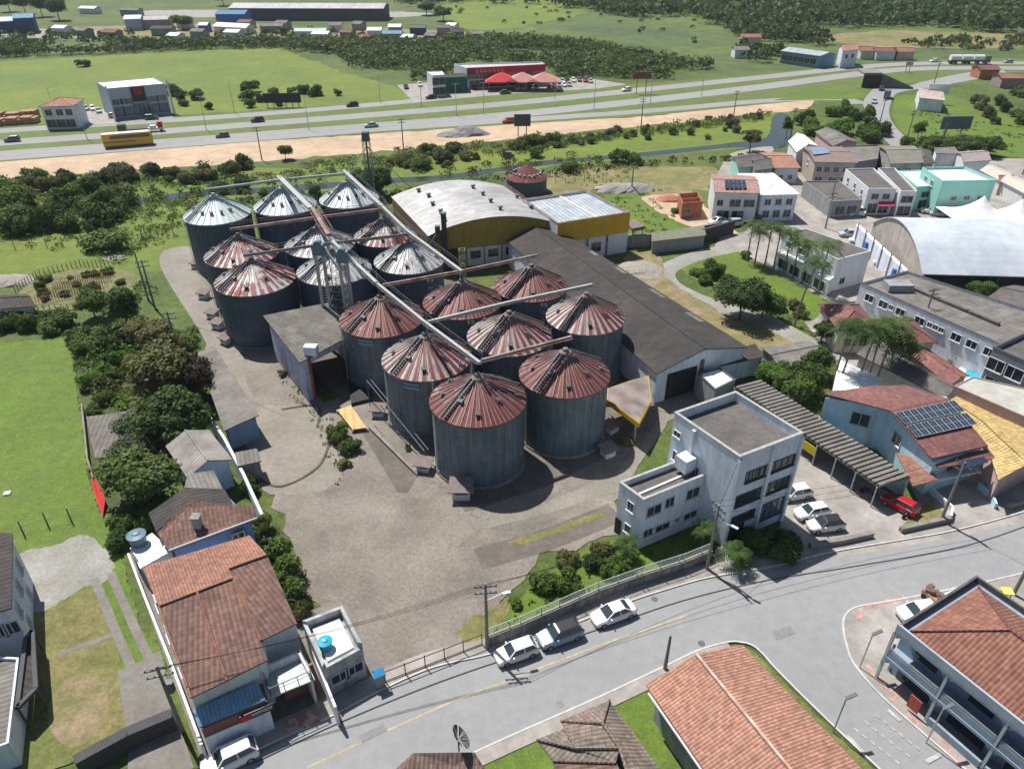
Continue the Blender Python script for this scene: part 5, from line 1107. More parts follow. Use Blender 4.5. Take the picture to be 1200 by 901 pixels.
# --- left edge
s = Bld('edge_building', 'tall pale building cut by the left edge with dark roof', [(10, 712), (12, 628), (-120, 618), (-150, 760)], 6.4, bluew, 'building'); s.flat(fibrod, .0); s.wins(0, (.2, .5, .8), 1.2, 3.4, 4.8); s.wins(0, (.3, .7), 1.0, .8, 2.0); s.wins(3, (.95, .85), 1.2, 3.4, 4.8)
s = Bld('side_porch', 'dark framed porch jutting from the pale left edge building', [(20, 828), (42, 806), (38, 738), (30, 748)], 2.8, wallg, 'porch'); b = s.mb(); P = s.P
for i in range(4): b.beam((*P[i], 2.7), (*P[(i + 1) % 4], 2.7), .35, .35); b.tube((*P[i], 0), (*P[i], 2.7), .1)
b.build('frame', frame_d, s.t); b = s.mb(); b.prism([tuple(p) for p in s.inset(.1)], 2.5, 2.56, bottom=True); b.build('roof', fibrod, s.t)
s = Bld('edge_block', 'lower pale wing at the bottom left edge', [(10, 870), (22, 770), (-150, 760), (-200, 950)], 3.0, bluew, 'building'); s.flat(fibro, .3)
s = quick('edge_cottage', 'low white cottage with dark grey roof at the left edge behind the lawn', [(0, 362), (38, 359), (30, 346), (-30, 348)], 3.0, wallw, fibrod, 'gable', .6, 0)
s = quick('dark_shed', 'low grey brown sheet roofed shed half under the trees beside the long lawn', [(114, 536), (178, 528), (180, 480), (104, 490)], 2.5, wallg, mat('brownish_sheets', (.15, .135, .12), var=.25, scale=1, pat='corr', pitch=.6), 'flat', par=0, cat='shed')
# ------------------------------------------------------------ the town on the right
# blue house with solar panels
s = Bld('solar_house', 'sky blue house with maroon tile roof carrying two rows of solar panels', [(966, 461), (1098, 545), (1160, 524), (1110, 462), (1022, 453)], 6.0, skyb, 'house')
fw = [W(*p).xy for p in ((968, 463, 6), (1042, 481, 6), (1096, 538, 5.2), (1152, 520, 5.2), (1108, 468, 6), (1030, 453, 6))]
s.P = fw; s.c = sum(fw, Vector((0, 0))) / 6; s.wb.prism([tuple(p) for p in fw], 0, [5.6, 6.4, 4.6, 4.6, 6.4, 5.6]); s.wb.build('wall', s.wall, s.t)
r_ = s.slab('roof', [[(965, 461, 6.0), (1043, 481, 6.9), (1112, 467, 6.9), (1060, 451, 6.1), (1022, 452, 6.1)]], tile_m)
s.slab('roof', [[(1043, 481, 6.9), (1092, 537, 5.2), (1158, 522, 5.2), (1112, 467, 6.9)]], tile_m); s.slab('roof', [[(1090, 538, 4.6), (1100, 548, 4.2), (1167, 537, 4.2), (1158, 526, 4.6)]], tile_m)
o0 = W(1045, 483, 6.95); o1 = W(1113, 469, 6.95); o2 = W(1093, 538, 5.3); uu = (o1 - o0).normalized(); vv = (o2 - o0); vv = (vv - uu * vv.dot(uu)).normalized()
nn_ = uu.cross(vv); 
if nn_.z < 0: nn_ = -nn_
for r0 in (.25, 2.35):
    b = s.mb(); 
    for i in range(9):
        p = o0 + uu * (.25 + i * .98) + vv * r0 + nn_ * .12; c = [p, p + uu * .93, p + uu * .93 + vv * 1.85, p + vv * 1.85]
        if (c[1] - c[0]).cross(c[2] - c[0]).z < 0: c = c[::-1]
        b.face(c, 0)
        for k in range(4): b.beam(c[k], c[(k + 1) % 4], .05, .04, 1)
        b.beam(c[0].lerp(c[1], .5), c[3].lerp(c[2], .5), .03, .02, 1); b.beam(c[1].lerp(c[2], .5), c[0].lerp(c[3], .5), .03, .02, 1)
    b.build('solar_panels', [solar, steel], r_)
b = s.mb()
for i in range(5):
    p = W(1121 + i * 6.2, 541 - i * 1.2, 4.55); c = [p, p + uu * .8, p + uu * .8 + vv * .9, p + vv * .9]
    if (c[1] - c[0]).cross(c[2] - c[0]).z < 0: c = c[::-1]
    b.face(c)
b.build('solar_panels', solar, r_)
s.win(0, .62, 2.2, 2.9, 4.7, mull=1, name='corner_window'); s.win(1, .3, 1.5, 2.8, 4.4); s.win(2, .5, 2.5, 2.6, 3.9); b = s.mb(); a = s.edge(0, .8, .15); b.beam((*a, .5), (*a, 5.4), .12, .3); b.build('white_trim', frame_w, s.t)
b = s.mb(); q = [W(*p).xy for p in ((1070, 570, 3), (1100, 562, 3), (1082, 540, 3), (1050, 530, 3))]; b.prism([tuple(p) for p in q], 2.9, 3.05, bottom=True); b.build('porch_roof', tile_s, s.t)
b = s.mb(); q = [W(*p).xy for p in ((1087, 566, 2.6), (1104, 562, 2.6), (1150, 553, 2.6), (1146, 546, 2.6), (1085, 558, 2.6))]; b.prism([tuple(p) for p in q], 2.5, 2.66, bottom=True); b.build('porch_canopy', wallw, s.t)
s = Bld('yellow_tile_house', 'long building with straw yellow tile roof beside the solar panel house', [(1172, 560), (1240, 520), (1125, 462), (1112, 470), (1158, 526)], 4.2, pinkl, 'house')
s.wb.prism([tuple(p) for p in s.inset(.4)], 0, 4.0); s.wb.build('wall', s.wall, s.t); s.slab('roof', [[(1170, 562, 4.0), (1205, 543, 4.6), (1150, 492, 5.4), (1114, 468, 5.0), (1158, 524, 4.3)], ], tile_y); s.slab('roof', [[(1205, 543, 4.6), (1250, 515, 4.0), (1125, 462, 4.6), (1114, 468, 5.0), (1150, 492, 5.4)]], tile_y)
quick('mauve_building', 'mauve two storey building with dirty white flat roof and air conditioners', [(1118, 452), (1240, 505), (1270, 470), (1140, 441)], 6.0, pinkw, mat('dirty_white_roof', (.48, .47, .43), var=.2, scale=.7, col2=(.38, .37, .33), c2scale=.3), 'flat', par=.15, cat='building', wins=[(0, (.12,), 1.4, 3.4, 4.6), (0, (.35, .47), 1.3, 3.2, 4.5), (0, (.65, .8), 1.3, 3.2, 4.5), (3, (.3, .7), 1.2, 3.2, 4.4)])
quick('grey_modern_house', 'modern grey house with big dark windows and flat roof beside the pool', [(1164, 407), (1240, 440), (1270, 400), (1205, 388)], 6.6, mat('mid_grey_wall', (.25, .29, .31), var=.12, streak=.2), flatr, 'flat', par=.7, cat='house', wins=[(0, (.15, .42), 2.6, 3.4, 5.2), (0, (.2, .5), 2.4, .6, 2.4), (3, (.3,), 2.4, 3.4, 5)], cap=frame_d)
b = MB(); c = W(1144, 437); pts = smooth_poly([W(*p).xy for p in ((1131, 436), (1137, 431), (1150, 431), (1156, 438), (1150, 444), (1136, 443))], True, 6); deck = smooth_poly([W(*p).xy for p in ((1122, 436), (1132, 427), (1158, 424), (1172, 436), (1160, 450), (1130, 448))], True, 6)
t = empty('swimming_pool', (c.x, c.y, 0), 'small bright turquoise swimming pool in a white terrace', 'pool'); b.prism([tuple(p) for p in deck], 0, .14); b.build('deck', whiter, t); b = MB(); b.prism([tuple(p) for p in pts], .1, .17); b.build('water', mat('turquoise_pool_water', (.02, .42, .55), rough=.1, var=.1, spec=.6), t)
quick('hip_roof_house', 'house with red brown hip roof left of its twin behind the palms', [(984, 385), (1029, 385), (1022, 358)], 4.2, cream, tile_m, 'hip', 1.5, wins=[(0, (.3, .7), 1.2, 1.2, 2.4)])
quick('hip_roof_house', 'house with maroon hip roof between its twin and the long pale building', [(1046, 401), (1095, 400), (1080, 376)], 4.6, cream, tile_m, 'hip', 1.6, wins=[(0, (.3, .7), 1.2, 1.2, 2.4)])
quick('maroon_roof_annex', 'long narrow annex with maroon lean-to roof ending near the pool', [(1112, 450), (1132, 440), (1082, 408), (1068, 413)], 3.0, cream, tile_m, 'gable', .5, 1)
quick('brown_roof_shed', 'long plain grey brown roofed shed behind the palm clump', [(1106, 464), (1122, 456), (1030, 405), (1008, 415)], 3.2, cream, flatr, 'gable', .7, 1, cat='shed')
quick('white_shed', 'bright white flat roofed shed under the palm clump', [(978, 457), (1024, 456), (1032, 445), (985, 424)], 2.6, wallw, whiter, 'flat', par=0, cat='shed')
s = quick('long_pale_building', 'long pale blue building with grey roof facing the hip roofed houses', [(1009, 332), (1178, 406), (1232, 372), (1062, 318)], 6.0, bluew, fibro, 'flat', par=.35, cat='building', cap=frame_d)
s.wins(0, (.09, .2, .33, .47, .72, .82, .93), 1.6, 3.6, 4.8).wins(0, (.26, .54, .58, .62), .8, 3.9, 4.7); b = s.mb(); q = [s.P[0].lerp(s.P[1], .16) + (s.P[3] - s.P[0]) * .35]; b.box((*q[0], 5.7), (4, 2.5, 1.2)); b.build('roof_tank_room', wallg, s.t)
b = s.mb()
for k in (.3, .5, .7): a = s.P[0].lerp(s.P[1], k) + (s.P[3] - s.P[0]) * .55; b = s.mb(); b.box((*a, 5.66), (5, .6, .5), math.atan2(s.ax[1], s.ax[0])); b.build('roof_ridge', flatr, s.t)
quick('beige_roof_building', 'low beige roofed building between the long pale one and the palm tree', [(1170, 398), (1240, 410), (1260, 370), (1190, 365)], 4.6, wallg, mat('beige_roof', (.36, .33, .28), var=.2, scale=.7), 'gable', .8, cat='building')
quick('dark_roof_building', 'dark roofed building behind the palm at the right edge', [(1158, 352), (1240, 372), (1250, 345), (1190, 336)], 4.6, wallg, flatr, 'gable', .8, cat='building')
# arched market hall
fl_, fr_, bl_ = W(1024, 262, 4.5).xy, W(1083, 322, 4.5).xy, W(1290, 262, 4.5).xy; fr_, fl_ = fr_, fl_
v_ = (fr_ - fl_).normalized(); pn = Vector((-v_.y, v_.x)); 
if pn.x < 0: pn = -pn
t, u, v, ro, pr = arch('market_hall', 'big sports hall with pale curved metal roof and open beige gable', fl_, fr_, fl_ + pn * 42, 4.5, 4.6, whitew, mat('bright_curved_metal_roof', (.52, .57, .62), col2=(.62, .66, .7), c2scale=.15, var=.12, scale=.5, rough=.4, metal=.15), mat('beige_gable_sheets', (.42, .38, .33), var=.12, scale=.8, pat='corr', pitch=.6), cat='hall')
s = Bld('hall_wall', 'white wall with thin posts in front of the curved roof hall', [(1003, 264), (1061, 318), (1064, 316), (1006, 262)], 3.6, whitew, 'wall'); b = s.mb(); b.prism([tuple(p) for p in s.P], 0, 3.6); b.build('wall', bluew, s.t)
for k in range(6): b = s.mb(); a = s.edge(0, .06 + k * .17, .1); b.box((*a, 0), (.2, .2, 4.6)); b.build('post', wallg, s.t)
for k in (.3, .86): b = s.mb(); a = s.edge(0, k, .08); b.box((*a, 1.0), (.8, .8, 1.6)); b.build('window', dblue, s.t)
s = quick('corner_terrace_building', 'L shaped two storey building with brown roof and white balcony beside the palm row', [(982, 304), (1021, 294), (945, 268), (918, 272)], 6.2, wallw, flatr, 'flat', par=.2, cat='building', wins=[(0, (.3,), 1.3, 1.0, 2.2), (3, (.15, .4, .65, .85), 1.6, 3.8, 5.0)])
quick('corner_gallery', 'low white gallery wing along the palm row', [(972, 329), (981, 321), (922, 289), (911, 296)], 3.0, wallw, whiter, 'flat', par=.25, cat='building', wins=[(3, (.15, .38, .62, .85), 2.6, .5, 2.3)])
quick('pale_blue_shop_building', 'white and pale blue building with white hip roof near the solar roofed house', [(893, 228), (935, 227), (925, 203)], 6.0, bluew, whiter, 'hip', 1.2, cat='building', wins=[(0, (.2, .5, .8), 1.4, 3.6, 4.9), (0, (.2, .5, .8), 1.6, .8, 2.4)])
s = quick('panel_roof_house', 'white house with pale brick roof carrying one block of solar panels', [(838, 226), (889, 227), (884, 207), (834, 205)], 6.4, wallw, mat('pale_pinkish_tiles', (.36, .22, .19), var=.2, scale=1, pat='tile', pitch=.35), 'gable', .8, 0, over=.2, wins=[(0, (.15,), 1.3, 3.6, 4.8), (0, (.5, .82), 2.4, 3.4, 5), (0, (.25, .6), 2.6, .6, 2.5)])
b = s.mb(); p0, p1 = W(849, 222, 6.9), W(875, 222, 6.9); p2, p3 = W(873, 212, 7.3), W(849, 212, 7.3)
for i in range(5):
    for j in range(2):
        q = [p0.lerp(p1, (i + .06) / 5).lerp(p3.lerp(p2, (i + .06) / 5), (j + .04) / 2), p0.lerp(p1, (i + .94) / 5).lerp(p3.lerp(p2, (i + .94) / 5), (j + .04) / 2), p0.lerp(p1, (i + .94) / 5).lerp(p3.lerp(p2, (i + .94) / 5), (j + .96) / 2), p0.lerp(p1, (i + .06) / 5).lerp(p3.lerp(p2, (i + .06) / 5), (j + .96) / 2)]
        b.face([p + Vector((0, 0, .25)) for p in q])
b.build('solar_panels', solar, s.roof)
s = quick('brick_shell', 'unfinished house of bare red brick without a roof', [(800, 238), (824, 236), (818, 225), (795, 227)], 3.6, brick, g_dirt, 'flat', par=1.8, cat='house', wins=[(0, (.3,), 1.0, 1.0, 2.2)]); b = s.mb(); a, c = s.edge(1, .5), s.edge(3, .5); b.beam((*a, 2.2), (*c, 2.2), .2, 2.4); b.build('partition', brick, s.t)
quick('green_house', 'low turquoise house with dark brown roof behind the white house', [(866, 197), (899, 193), (882, 181), (858, 184)], 4.0, teal, flatr, 'gable', 1.0, 0)
quick('dark_gable_house', 'house with dark roof right of the turquoise one', [(885, 200), (905, 197), (898, 186), (882, 188)], 4.6, wallg, flatr, 'gable', 1.0, 0)
quick('orange_roof_cottage', 'small cottage with vivid orange tile roof', [(909, 197), (936, 197), (934, 180)], 3.8, wallw, tile_o, 'gable', 1.0, 0, wins=[(0, (.3, .7), 1, 1, 2)])
quick('white_roof_house', 'house with brilliant white gable roof behind the orange roofed cottage', [(934, 178), (957, 171), (942, 159), (925, 166)], 5.0, wallw, whiter, 'gable', 1.2, 1)
quick('pink_house', 'pale pink walled building with grey sheet roof', [(977, 171), (1004, 167), (980, 154), (957, 155)], 6.0, pinkl, fibro, 'gable', 1.0, 1, cat='building')
s = quick('beige_house', 'beige building with mauve brown roof and two light solar sheets', [(956, 190), (1003, 191), (985, 173), (942, 173)], 6.0, mat('beige_wall', (.45, .38, .33), var=.15, streak=.4), mat('mauve_brown_roof', (.22, .16, .15), var=.2, scale=.8), 'gable', .6, 0, cat='building', wins=[(0, (.12, .32, .55, .78), 1.3, 3.6, 4.9), (0, (.15, .5, .8), 1.8, .6, 2.4), (3, (.5,), 1.2, 3.6, 4.8)])
b = s.mb(); q = [W(953, 183, 6.5), W(973, 181, 6.5), (W(966, 174, 6.6)), W(948, 175, 6.6)]; b.face([p + Vector((0, 0, .35)) for p in q]); b.build('solar_panels', mat('pale_solar_glass', (.22, .3, .4), rough=.15, var=.2), s.roof)
quick('purple_hall', 'long building with dusky purple wall behind the beige one', [(1003, 190), (1029, 186), (1030, 170), (985, 171)], 6.0, mat('purple_wall', (.22, .17, .22), var=.15, streak=.3), fibro, 'flat', par=.3, cat='building')
quick('weathered_grey_house', 'weathered grey white house with mossy roof and gaping windows', [(1045, 192), (1080, 191), (1070, 172), (1032, 172)], 6.0, mat('patchy_white_wall', (.5, .5, .48), col2=(.25, .25, .22), c2scale=.4, var=.2, streak=.6), mat('mossy_grey_roof', (.19, .18, .15), var=.3, scale=.8), 'gable', 1.0, 0, wins=[(0, (.25, .6), 1.6, 3.4, 4.8), (0, (.4,), 1.8, .6, 2.4)])
quick('grey_hip_house', 'low house with rounded grey roof at the bend of the street', [(1072, 193), (1094, 191), (1088, 176), (1066, 176)], 4.2, wallg, flatr, 'hip', 1.2)
quick('dark_roof_shop', 'white walled shop building with long dark brown roof, left of two', [(1018, 221), (1051, 221), (1024, 197), (991, 198)], 6.0, wallw, flatr, 'flat', par=.3, cat='building', wins=[(0, (.3, .7), 1.6, 3.6, 4.8), (0, (.3, .7), 2.2, .4, 2.6), (3, (.2, .5, .8), 1.0, 3.6, 4.8)])
quick('dark_roof_shop', 'white walled shop building with long dark brown roof, right of two', [(1056, 224), (1075, 224), (1049, 197), (1029, 197)], 6.0, wallw, flatr, 'flat', par=.3, cat='building', wins=[(0, (.5,), 2.6, 3.4, 4.9), (0, (.5,), 3, .4, 2.6)])
s = Bld('shop_awning', 'crimson awning over a shop door under the dark roofed shops', [(1029, 240), (1049, 240), (1048, 236), (1030, 236)], 3.0, wallw, 'awning'); b = s.mb(); b.prism([tuple(p) for p in s.P], [2.6, 2.6, 3.0, 3.0], [2.7, 2.7, 3.1, 3.1], bottom=True); b.build('cloth', mat('crimson_cloth', (.4, .03, .09), var=.1), s.t); b = s.mb(); b.tube((*s.P[0], 0), (*s.P[0], 2.6), .04); b.build('post', steel, s.t)
quick('mint_shop', 'small pale mint shop with light blue roof beside the large mint building', [(1075, 219), (1100, 217), (1082, 199), (1052, 200)], 5.6, teal, mat('light_blue_roof', (.5, .62, .64), var=.1), 'flat', par=.2, cat='building', wins=[(0, (.5,), 2.4, 3.0, 4.4), (0, (.5,), 2.6, .4, 2.4)])
quick('mint_building', 'large mint green building with pale lilac blue roof', [(1105, 212), (1168, 211), (1130, 195), (1081, 196)], 8.0, teal, mat('lilac_blue_roof', (.55, .64, .72), var=.1, scale=.4), 'flat', par=.6, cat='building', wins=[(0, (.3, .55, .8), 1.4, 3.6, 4.5), (3, (.3, .6), 1.4, 5.6, 6.8)])
quick('low_brown_shop', 'low corner shop with flat brown roof and shaded verandah', [(976, 236), (1011, 234), (984, 212), (942, 212)], 3.8, wallg, flatr, 'flat', par=.3, cat='shop', wins=[(0, (.3, .7), 2.4, .6, 2.6)])
quick('far_shop', 'small grey roofed shop beyond the mint building', [(1130, 190), (1160, 188), (1150, 177), (1122, 179)], 4.0, wallw, mat('mauve_grey_roof', (.3, .26, .25), var=.2), 'gable', .9, 0, cat='shop')
quick('far_shop', 'low pale roofed shop between street bend and mint building', [(1098, 180), (1124, 181), (1118, 173), (1096, 174)], 3.6, wallw, fibro, 'flat', par=0, cat='shop')
quick('kiosk', 'small orange brown kiosk near the tents', [(1172, 214), (1186, 214), (1184, 206), (1170, 206)], 3.0, pinkl, tile_s, 'gable', .7, 0, cat='kiosk')
quick('white_annex', 'long low pale building behind the white tents', [(1150, 200), (1200, 226), (1212, 218), (1165, 195)], 3.2, wallw, mat('cream_roof', (.5, .46, .4), var=.15), 'gable', .7, 0, cat='building')
# white tents
tentm = mat('white_tent_fabric', (.8, .8, .8), var=.05, scale=.6)
for lab, cx, y, r in (('white peaked event tent, the left of the pair', 1146, 254, 6.2), ('white peaked event tent, the right of the pair', 1190, 258, 6.2)):
    c = W(cx, y, 2.6); t = empty('event_tent', (c.x, c.y, 0), lab, 'tent', 'white event tents'); b = MB(); n = 32; K = 6
    for j in range(K):
        for i in range(n):
            P4 = []
            for (jj, ii) in ((j, i), (j, i + 1), (j + 1, i + 1), (j + 1, i)):
                f = 1 - jj / K; a = 6.28319 * ii / n; sq = 1 / max(abs(math.cos(a)), abs(math.sin(a))); q = r * f * (1 + (sq - 1) * f); z = 2.7 + 4.0 * (1 - f) ** 2.0 + .5 * (1 - f)
                P4.append((c.x + q * math.cos(a), c.y + q * math.sin(a), z))
            b.face(P4 if j < K - 1 else P4[:3])
    b.build('canopy', tentm, t, True)
    for sx_ in (-1, 1):
        for sy_ in (-1, 1): b = MB(); b.tube((c.x + sx_ * r * .97, c.y + sy_ * r * .97, 0), (c.x + sx_ * r * .97, c.y + sy_ * r * .97, 2.8), .07); b.build('pole', steel, t)
# tank on stilts
p = W(1157, 332); t = empty('tank_stand', (p.x, p.y, 0), 'blue water tanks on a tall concrete stand beside the curved roof hall', 'water tank')
for dx in (-1.6, 0, 1.6): b = MB(); b.box((p.x + dx, p.y, 0), (.35, .35, 6.4)); b.build('leg', wallg, t)
b = MB(); b.box((p.x, p.y, 6.4), (5, 2.6, .25)); b.build('platform', dirtyc, t); b = MB(); b.lathe([(1.0, 6.65), (1.15, 8.0), (.4, 8.3), (0, 8.3)], 20, (p.x, p.y)); b.build('tank', mat('navy_tank', (.05, .12, .22), rough=.45), t)
# garden walls, small outbuildings in the middle right
wallrun('lot_wall', [(703, 292), (760, 289), (838, 276)], 2.6, .25, wallg, 'grey block wall below the green lot', capm=dirtyc)
wallrun('lot_wall', [(822, 284), (858, 273)], 2.8, .6, mat('black_stained_wall', (.05, .05, .05), var=.3), 'short black stained wall where the park path starts')
quick('wall_shed', 'long grey lean-to shed built against the block wall of the green lot', [(765, 283), (826, 276), (824, 266), (765, 274)], 2.6, wallg, mat('grassy_roof', (.16, .17, .12), var=.3, scale=1), 'flat', par=0, cat='shed')
quick('slate_roof_shed', 'grey roofed garden shed at the end of the park path', [(916, 431), (965, 417), (946, 402), (895, 408)], 2.6, wallg, fibro, 'gable', .4, 0, cat='shed')
wallrun('planter_edge', [(948, 643), (985, 637), (1021, 629)], .75, .5, dirtyc, 'low concrete planter edge before the parked white cars')
wallrun('planter_edge', [(1054, 624), (1085, 617), (1112, 611)], .75, .5, dirtyc, 'low concrete edge round the little grass bed by the red car')
patch('grass_bed', [(1055, 620), (1070, 600), (1090, 585), (1112, 608), (1085, 616)], .09, g_yell, round_=False)
wallrun('front_wall', [(1112, 611), (1114, 600), (1090, 578)], .9, .22, wallw, 'low white wall on the left of the blue house driveway')
wallrun('front_wall', [(1165, 597), (1160, 585), (1145, 572)], .9, .22, skyb, 'low blue wall on the right of the blue house driveway')
wallrun('front_wall', [(1180, 597), (1205, 590), (1240, 580)], .9, .4, dirtyc, 'low grey stone wall at the right edge of the street')
# retaining wall and mesh fence along the street
RW = [(572, 757), (610, 742), (655, 722), (700, 702), (750, 684), (800, 668), (832, 655)]
wallrun('retaining_wall', RW, 1.3, .3, mat('mossy_retaining_wall', (.17, .17, .165), col2=(.3, .29, .28), c2scale=.7, var=.3, streak=.8), 'long mossy retaining wall above the parked cars', capm=dirtyc)
meshm = mat('pale_mesh_wire', (.42, .46, .44), var=.1)
pts = [W(*p).xy for p in RW]; t = empty('mesh_fence', (pts[0].x, pts[0].y, 1.3), 'pale steel mesh fence on top of the retaining wall', 'fence'); b = MB(); pp = MB()
for i in range(len(pts) - 1):
    a, c = pts[i], pts[i + 1]; L = (c - a).length
    for h in (1.45, 2.4): b.beam((*a, h), (*c, h), .05, .05)
    n = int(L / .28)
    for k in range(n): p = a.lerp(c, k / n); b.beam((*p, 1.4), (*p, 2.4), .018, .018)
    for h in (1.6, 1.8, 2.0, 2.2): b.beam((*a, h), (*c, h), .016, .016)
    for k in range(int(L / 2.2) + 1): p = a.lerp(c, min(1, k * 2.2 / L)); pp = MB(); pp.box((*p, 1.3), (.08, .08, 1.15)); pp.build('post', steel, t)
b.build('mesh', meshm, t)
# yard gate and rail fence by the street
pts = [W(*p).xy for p in ((452, 800), (565, 756))]; t = empty('yard_gate', (pts[0].x, pts[0].y, 0), 'long rusty rail gate of the silo yard along the pavement', 'gate'); b = MB()
for h in (.25, 1.5): b.beam((*pts[0], h), (*pts[1], h), .07, .07)
for k in range(6): p = pts[0].lerp(pts[1], k / 5); b.beam((*p, .1), (*p, 1.7), .08, .08)
b.build('rail', mat('rusty_iron', (.12, .07, .05), var=.3), t)
for k in range(46): pass
# wire fence in the long lawn, orange netting etc.
def postfence(name, px, n, h, label, m=wood, rail=True, zr=(.5, 1.0)):
    P_ = [W(*p).xy for p in px]; t = empty(name, (*P_[0], 0), label, 'fence'); b = MB()
    for i in range(len(P_) - 1):
        for z in zr: b.beam((*P_[i], h * z), (*P_[i + 1], h * z), .03, .03)
    b.build('wire', steeld, t); tot = sum((P_[i + 1] - P_[i]).length for i in range(len(P_) - 1))
    for k in range(n):
        d = tot * k / max(1, n - 1); i = 0
        while i < len(P_) - 2 and d > (P_[i + 1] - P_[i]).length: d -= (P_[i + 1] - P_[i]).length; i += 1
        p = P_[i].lerp(P_[i + 1], min(1, d / (P_[i + 1] - P_[i]).length)); b = MB(); b.tube((*p, 0), (*p, h), .09, .07, 6); b.build('post', m, t)
postfence('lawn_fence', [(28, 626), (56, 616), (84, 611)], 3, 2.0, 'short fence of three dark posts standing in the long lawn', steeld)
postfence('wire_fence', [(-20, 294), (60, 290), (150, 283), (222, 276)], 14, 2.0, 'post and wire fence across the pasture towards the rear silos')
postfence('garden_fence', [(18, 342), (45, 324), (92, 312), (128, 312)], 26, 1.3, 'picket fence bending round the back of the vegetable bed', wood)
postfence('garden_fence', [(38, 364), (88, 362), (128, 351), (145, 340)], 18, 1.0, 'picket fence along the near side of the vegetable bed', wood)
postfence('lot_fence', [(640, 215), (700, 212), (760, 222)], 12, 1.6, 'post fence beside the dry clearing behind the yellow warehouse')
# red sheet leaning by the lawn
a, c = W(106, 553, 1.6), W(124, 606, .1); b = MB(); q = [W(107, 552, .1), W(126, 590, .1), W(121, 606, .1), W(110, 580, 1.3)]
s = MB(); s.prism([(p.x, p.y) for p in (W(107, 553), W(112, 562), W(126, 592), W(121, 606), W(110, 577))], [.1, .8, .8, .05, .05], [.2, .95, .9, .15, .15], bottom=True); tag(s.build('red_tarpaulin', redp), 'bright red tarpaulin lying at the edge of the long lawn by the dark tree', 'tarpaulin')
b = MB(); p = W(9, 579); b.box((p.x, p.y, 0), (.7, .6, .25), .3); tag(b.build('white_box', whiter), 'small white box lying on the long lawn', 'box')
wallrun('roller_gate', [(95, 905), (155, 872), (207, 850)], 1.8, .9, mat('dark_gate_sheet', (.07, .07, .075), var=.2, pat='planks', pitch=.25), 'dark slatted gate at the foot of the left driveway')
wallrun('garden_wall', [(0, 385), (40, 380), (80, 374)], 1.0, .3, mat('hedge_dark_wall', (.06, .08, .04), var=.3), 'dark overgrown wall at the top of the long lawn')
wallrun('lawn_wall', [(98, 480), (105, 545), (112, 566)], 1.0, .2, dirtyc, 'low stained wall between long lawn and overgrown plot')

# ------------------------------------------------------------ beyond the highway
s = Bld('car_showroom', 'grey glass fronted showroom with a black panel and red emblem beside the highway', [(125, 104), (193, 98), (188, 95.5), (120, 100.5)], 9.5, mat('light_grey_cladding', (.42, .46, .52), var=.06, scale=.3), 'showroom')
s.P[2] = s.P[1] + (s.P[2] - s.P[1]).normalized() * 14; s.P[3] = s.P[0] + (s.P[2] - s.P[1]); s.c = sum(s.P, Vector((0, 0))) / 4
s.flat(whiter, .3)
for t0, w_ in ((.12, 3.4), (.27, 4), (.72, 4), (.88, 3.4)): s.win(0, t0, w_, 4.2, 6.0, mull=2, gl=glassb, sill=False); s.win(0, t0, w_, .6, 3.6, mull=3, gl=glassb, sill=False)
b = s.mb(); a, c = s.edge(0, .38, .25), s.edge(0, .62, .25); b.beam((*a, 7.0), (*c, 7.0), .5, 4.6); pn_ = b.build('black_panel', black, s.t); L_ = s.edge(0, .5, .55); u_ = Vector(s.ax); b = s.mb()
for dx, dz, w_, h_ in ((0, 8.8, 2.2, .4), (-.9, 8.0, .45, 1.4), (0, 7.2, 2.2, .4), (.9, 8.0, .45, 1.4), (.2, 8.0, .9, .4)): e = L_ + u_ * dx; b.beam((*(e - u_ * w_ / 2), dz), (*(e + u_ * w_ / 2), dz), .06, h_)
b.build('red_emblem', redp, pn_); s.win(0, .5, 5.5, .3, 4.2, mull=3, gl=glassb, sill=False)
for i in (0, 1):
    b = s.mb(); a = s.edge(0, i * 1.0, .2) + u_ * (i - .5) * .8; n_ = (s.edge(0, .5, 1) - s.edge(0, .5, 0)); b.prism([tuple(a), tuple(a + u_ * .5), tuple(a + u_ * .5 + n_ * 4), tuple(a + n_ * 4)], 0, [10.4, 10.4, 1.0, 1.0]); b.build('fin_wall', wallw, s.t)
s = quick('roadside_house', 'two storey house with orange hip roof and bluish walls left of the showroom', [(47, 125), (84, 124), (80, 117)], 7.0, bluew, tile_o, 'hip', 1.6, wins=[(0, (.2, .55, .85), 2.0, 4.2, 6), (0, (.2, .5, .8), 3, .6, 3)])
s = Bld('timber_stacks', 'rows of stacked brown timber and bricks at the left edge of the highway', [(0, 148), (44, 144), (44, 132), (-20, 134)], 0, wood, 'timber yard')
for k in range(9):
    for j in range(2): p = W(-6 + k * 5.6, 147 - j * 6 - k * .4); b = MB(); b.box((p.x, p.y, 0), (3.4, 3.6, random.uniform(1.4, 2.4)), .1); b.build('stack', wood, s.t)
s = Bld('red_superstore', 'large store with crimson fascia band and grey glass front', [(547, 80), (639, 75.5), (634, 72.5), (532, 75)], 7.6, wallw, 'store'); s.flat(mat('pale_store_roof', (.42, .42, .42), var=.15, scale=.2), .5)
b = s.mb(); a, c = s.edge(0, 0, .2), s.edge(0, 1, .2); b.beam((*a, 6.5), (*c, 6.5), .4, 2.3); fa = b.build('red_fascia', mat('crimson_fascia', (.3, .02, .04), var=.1), s.t)
b = s.mb(); L_ = s.edge(0, 0, .5); u_ = Vector(s.ax)
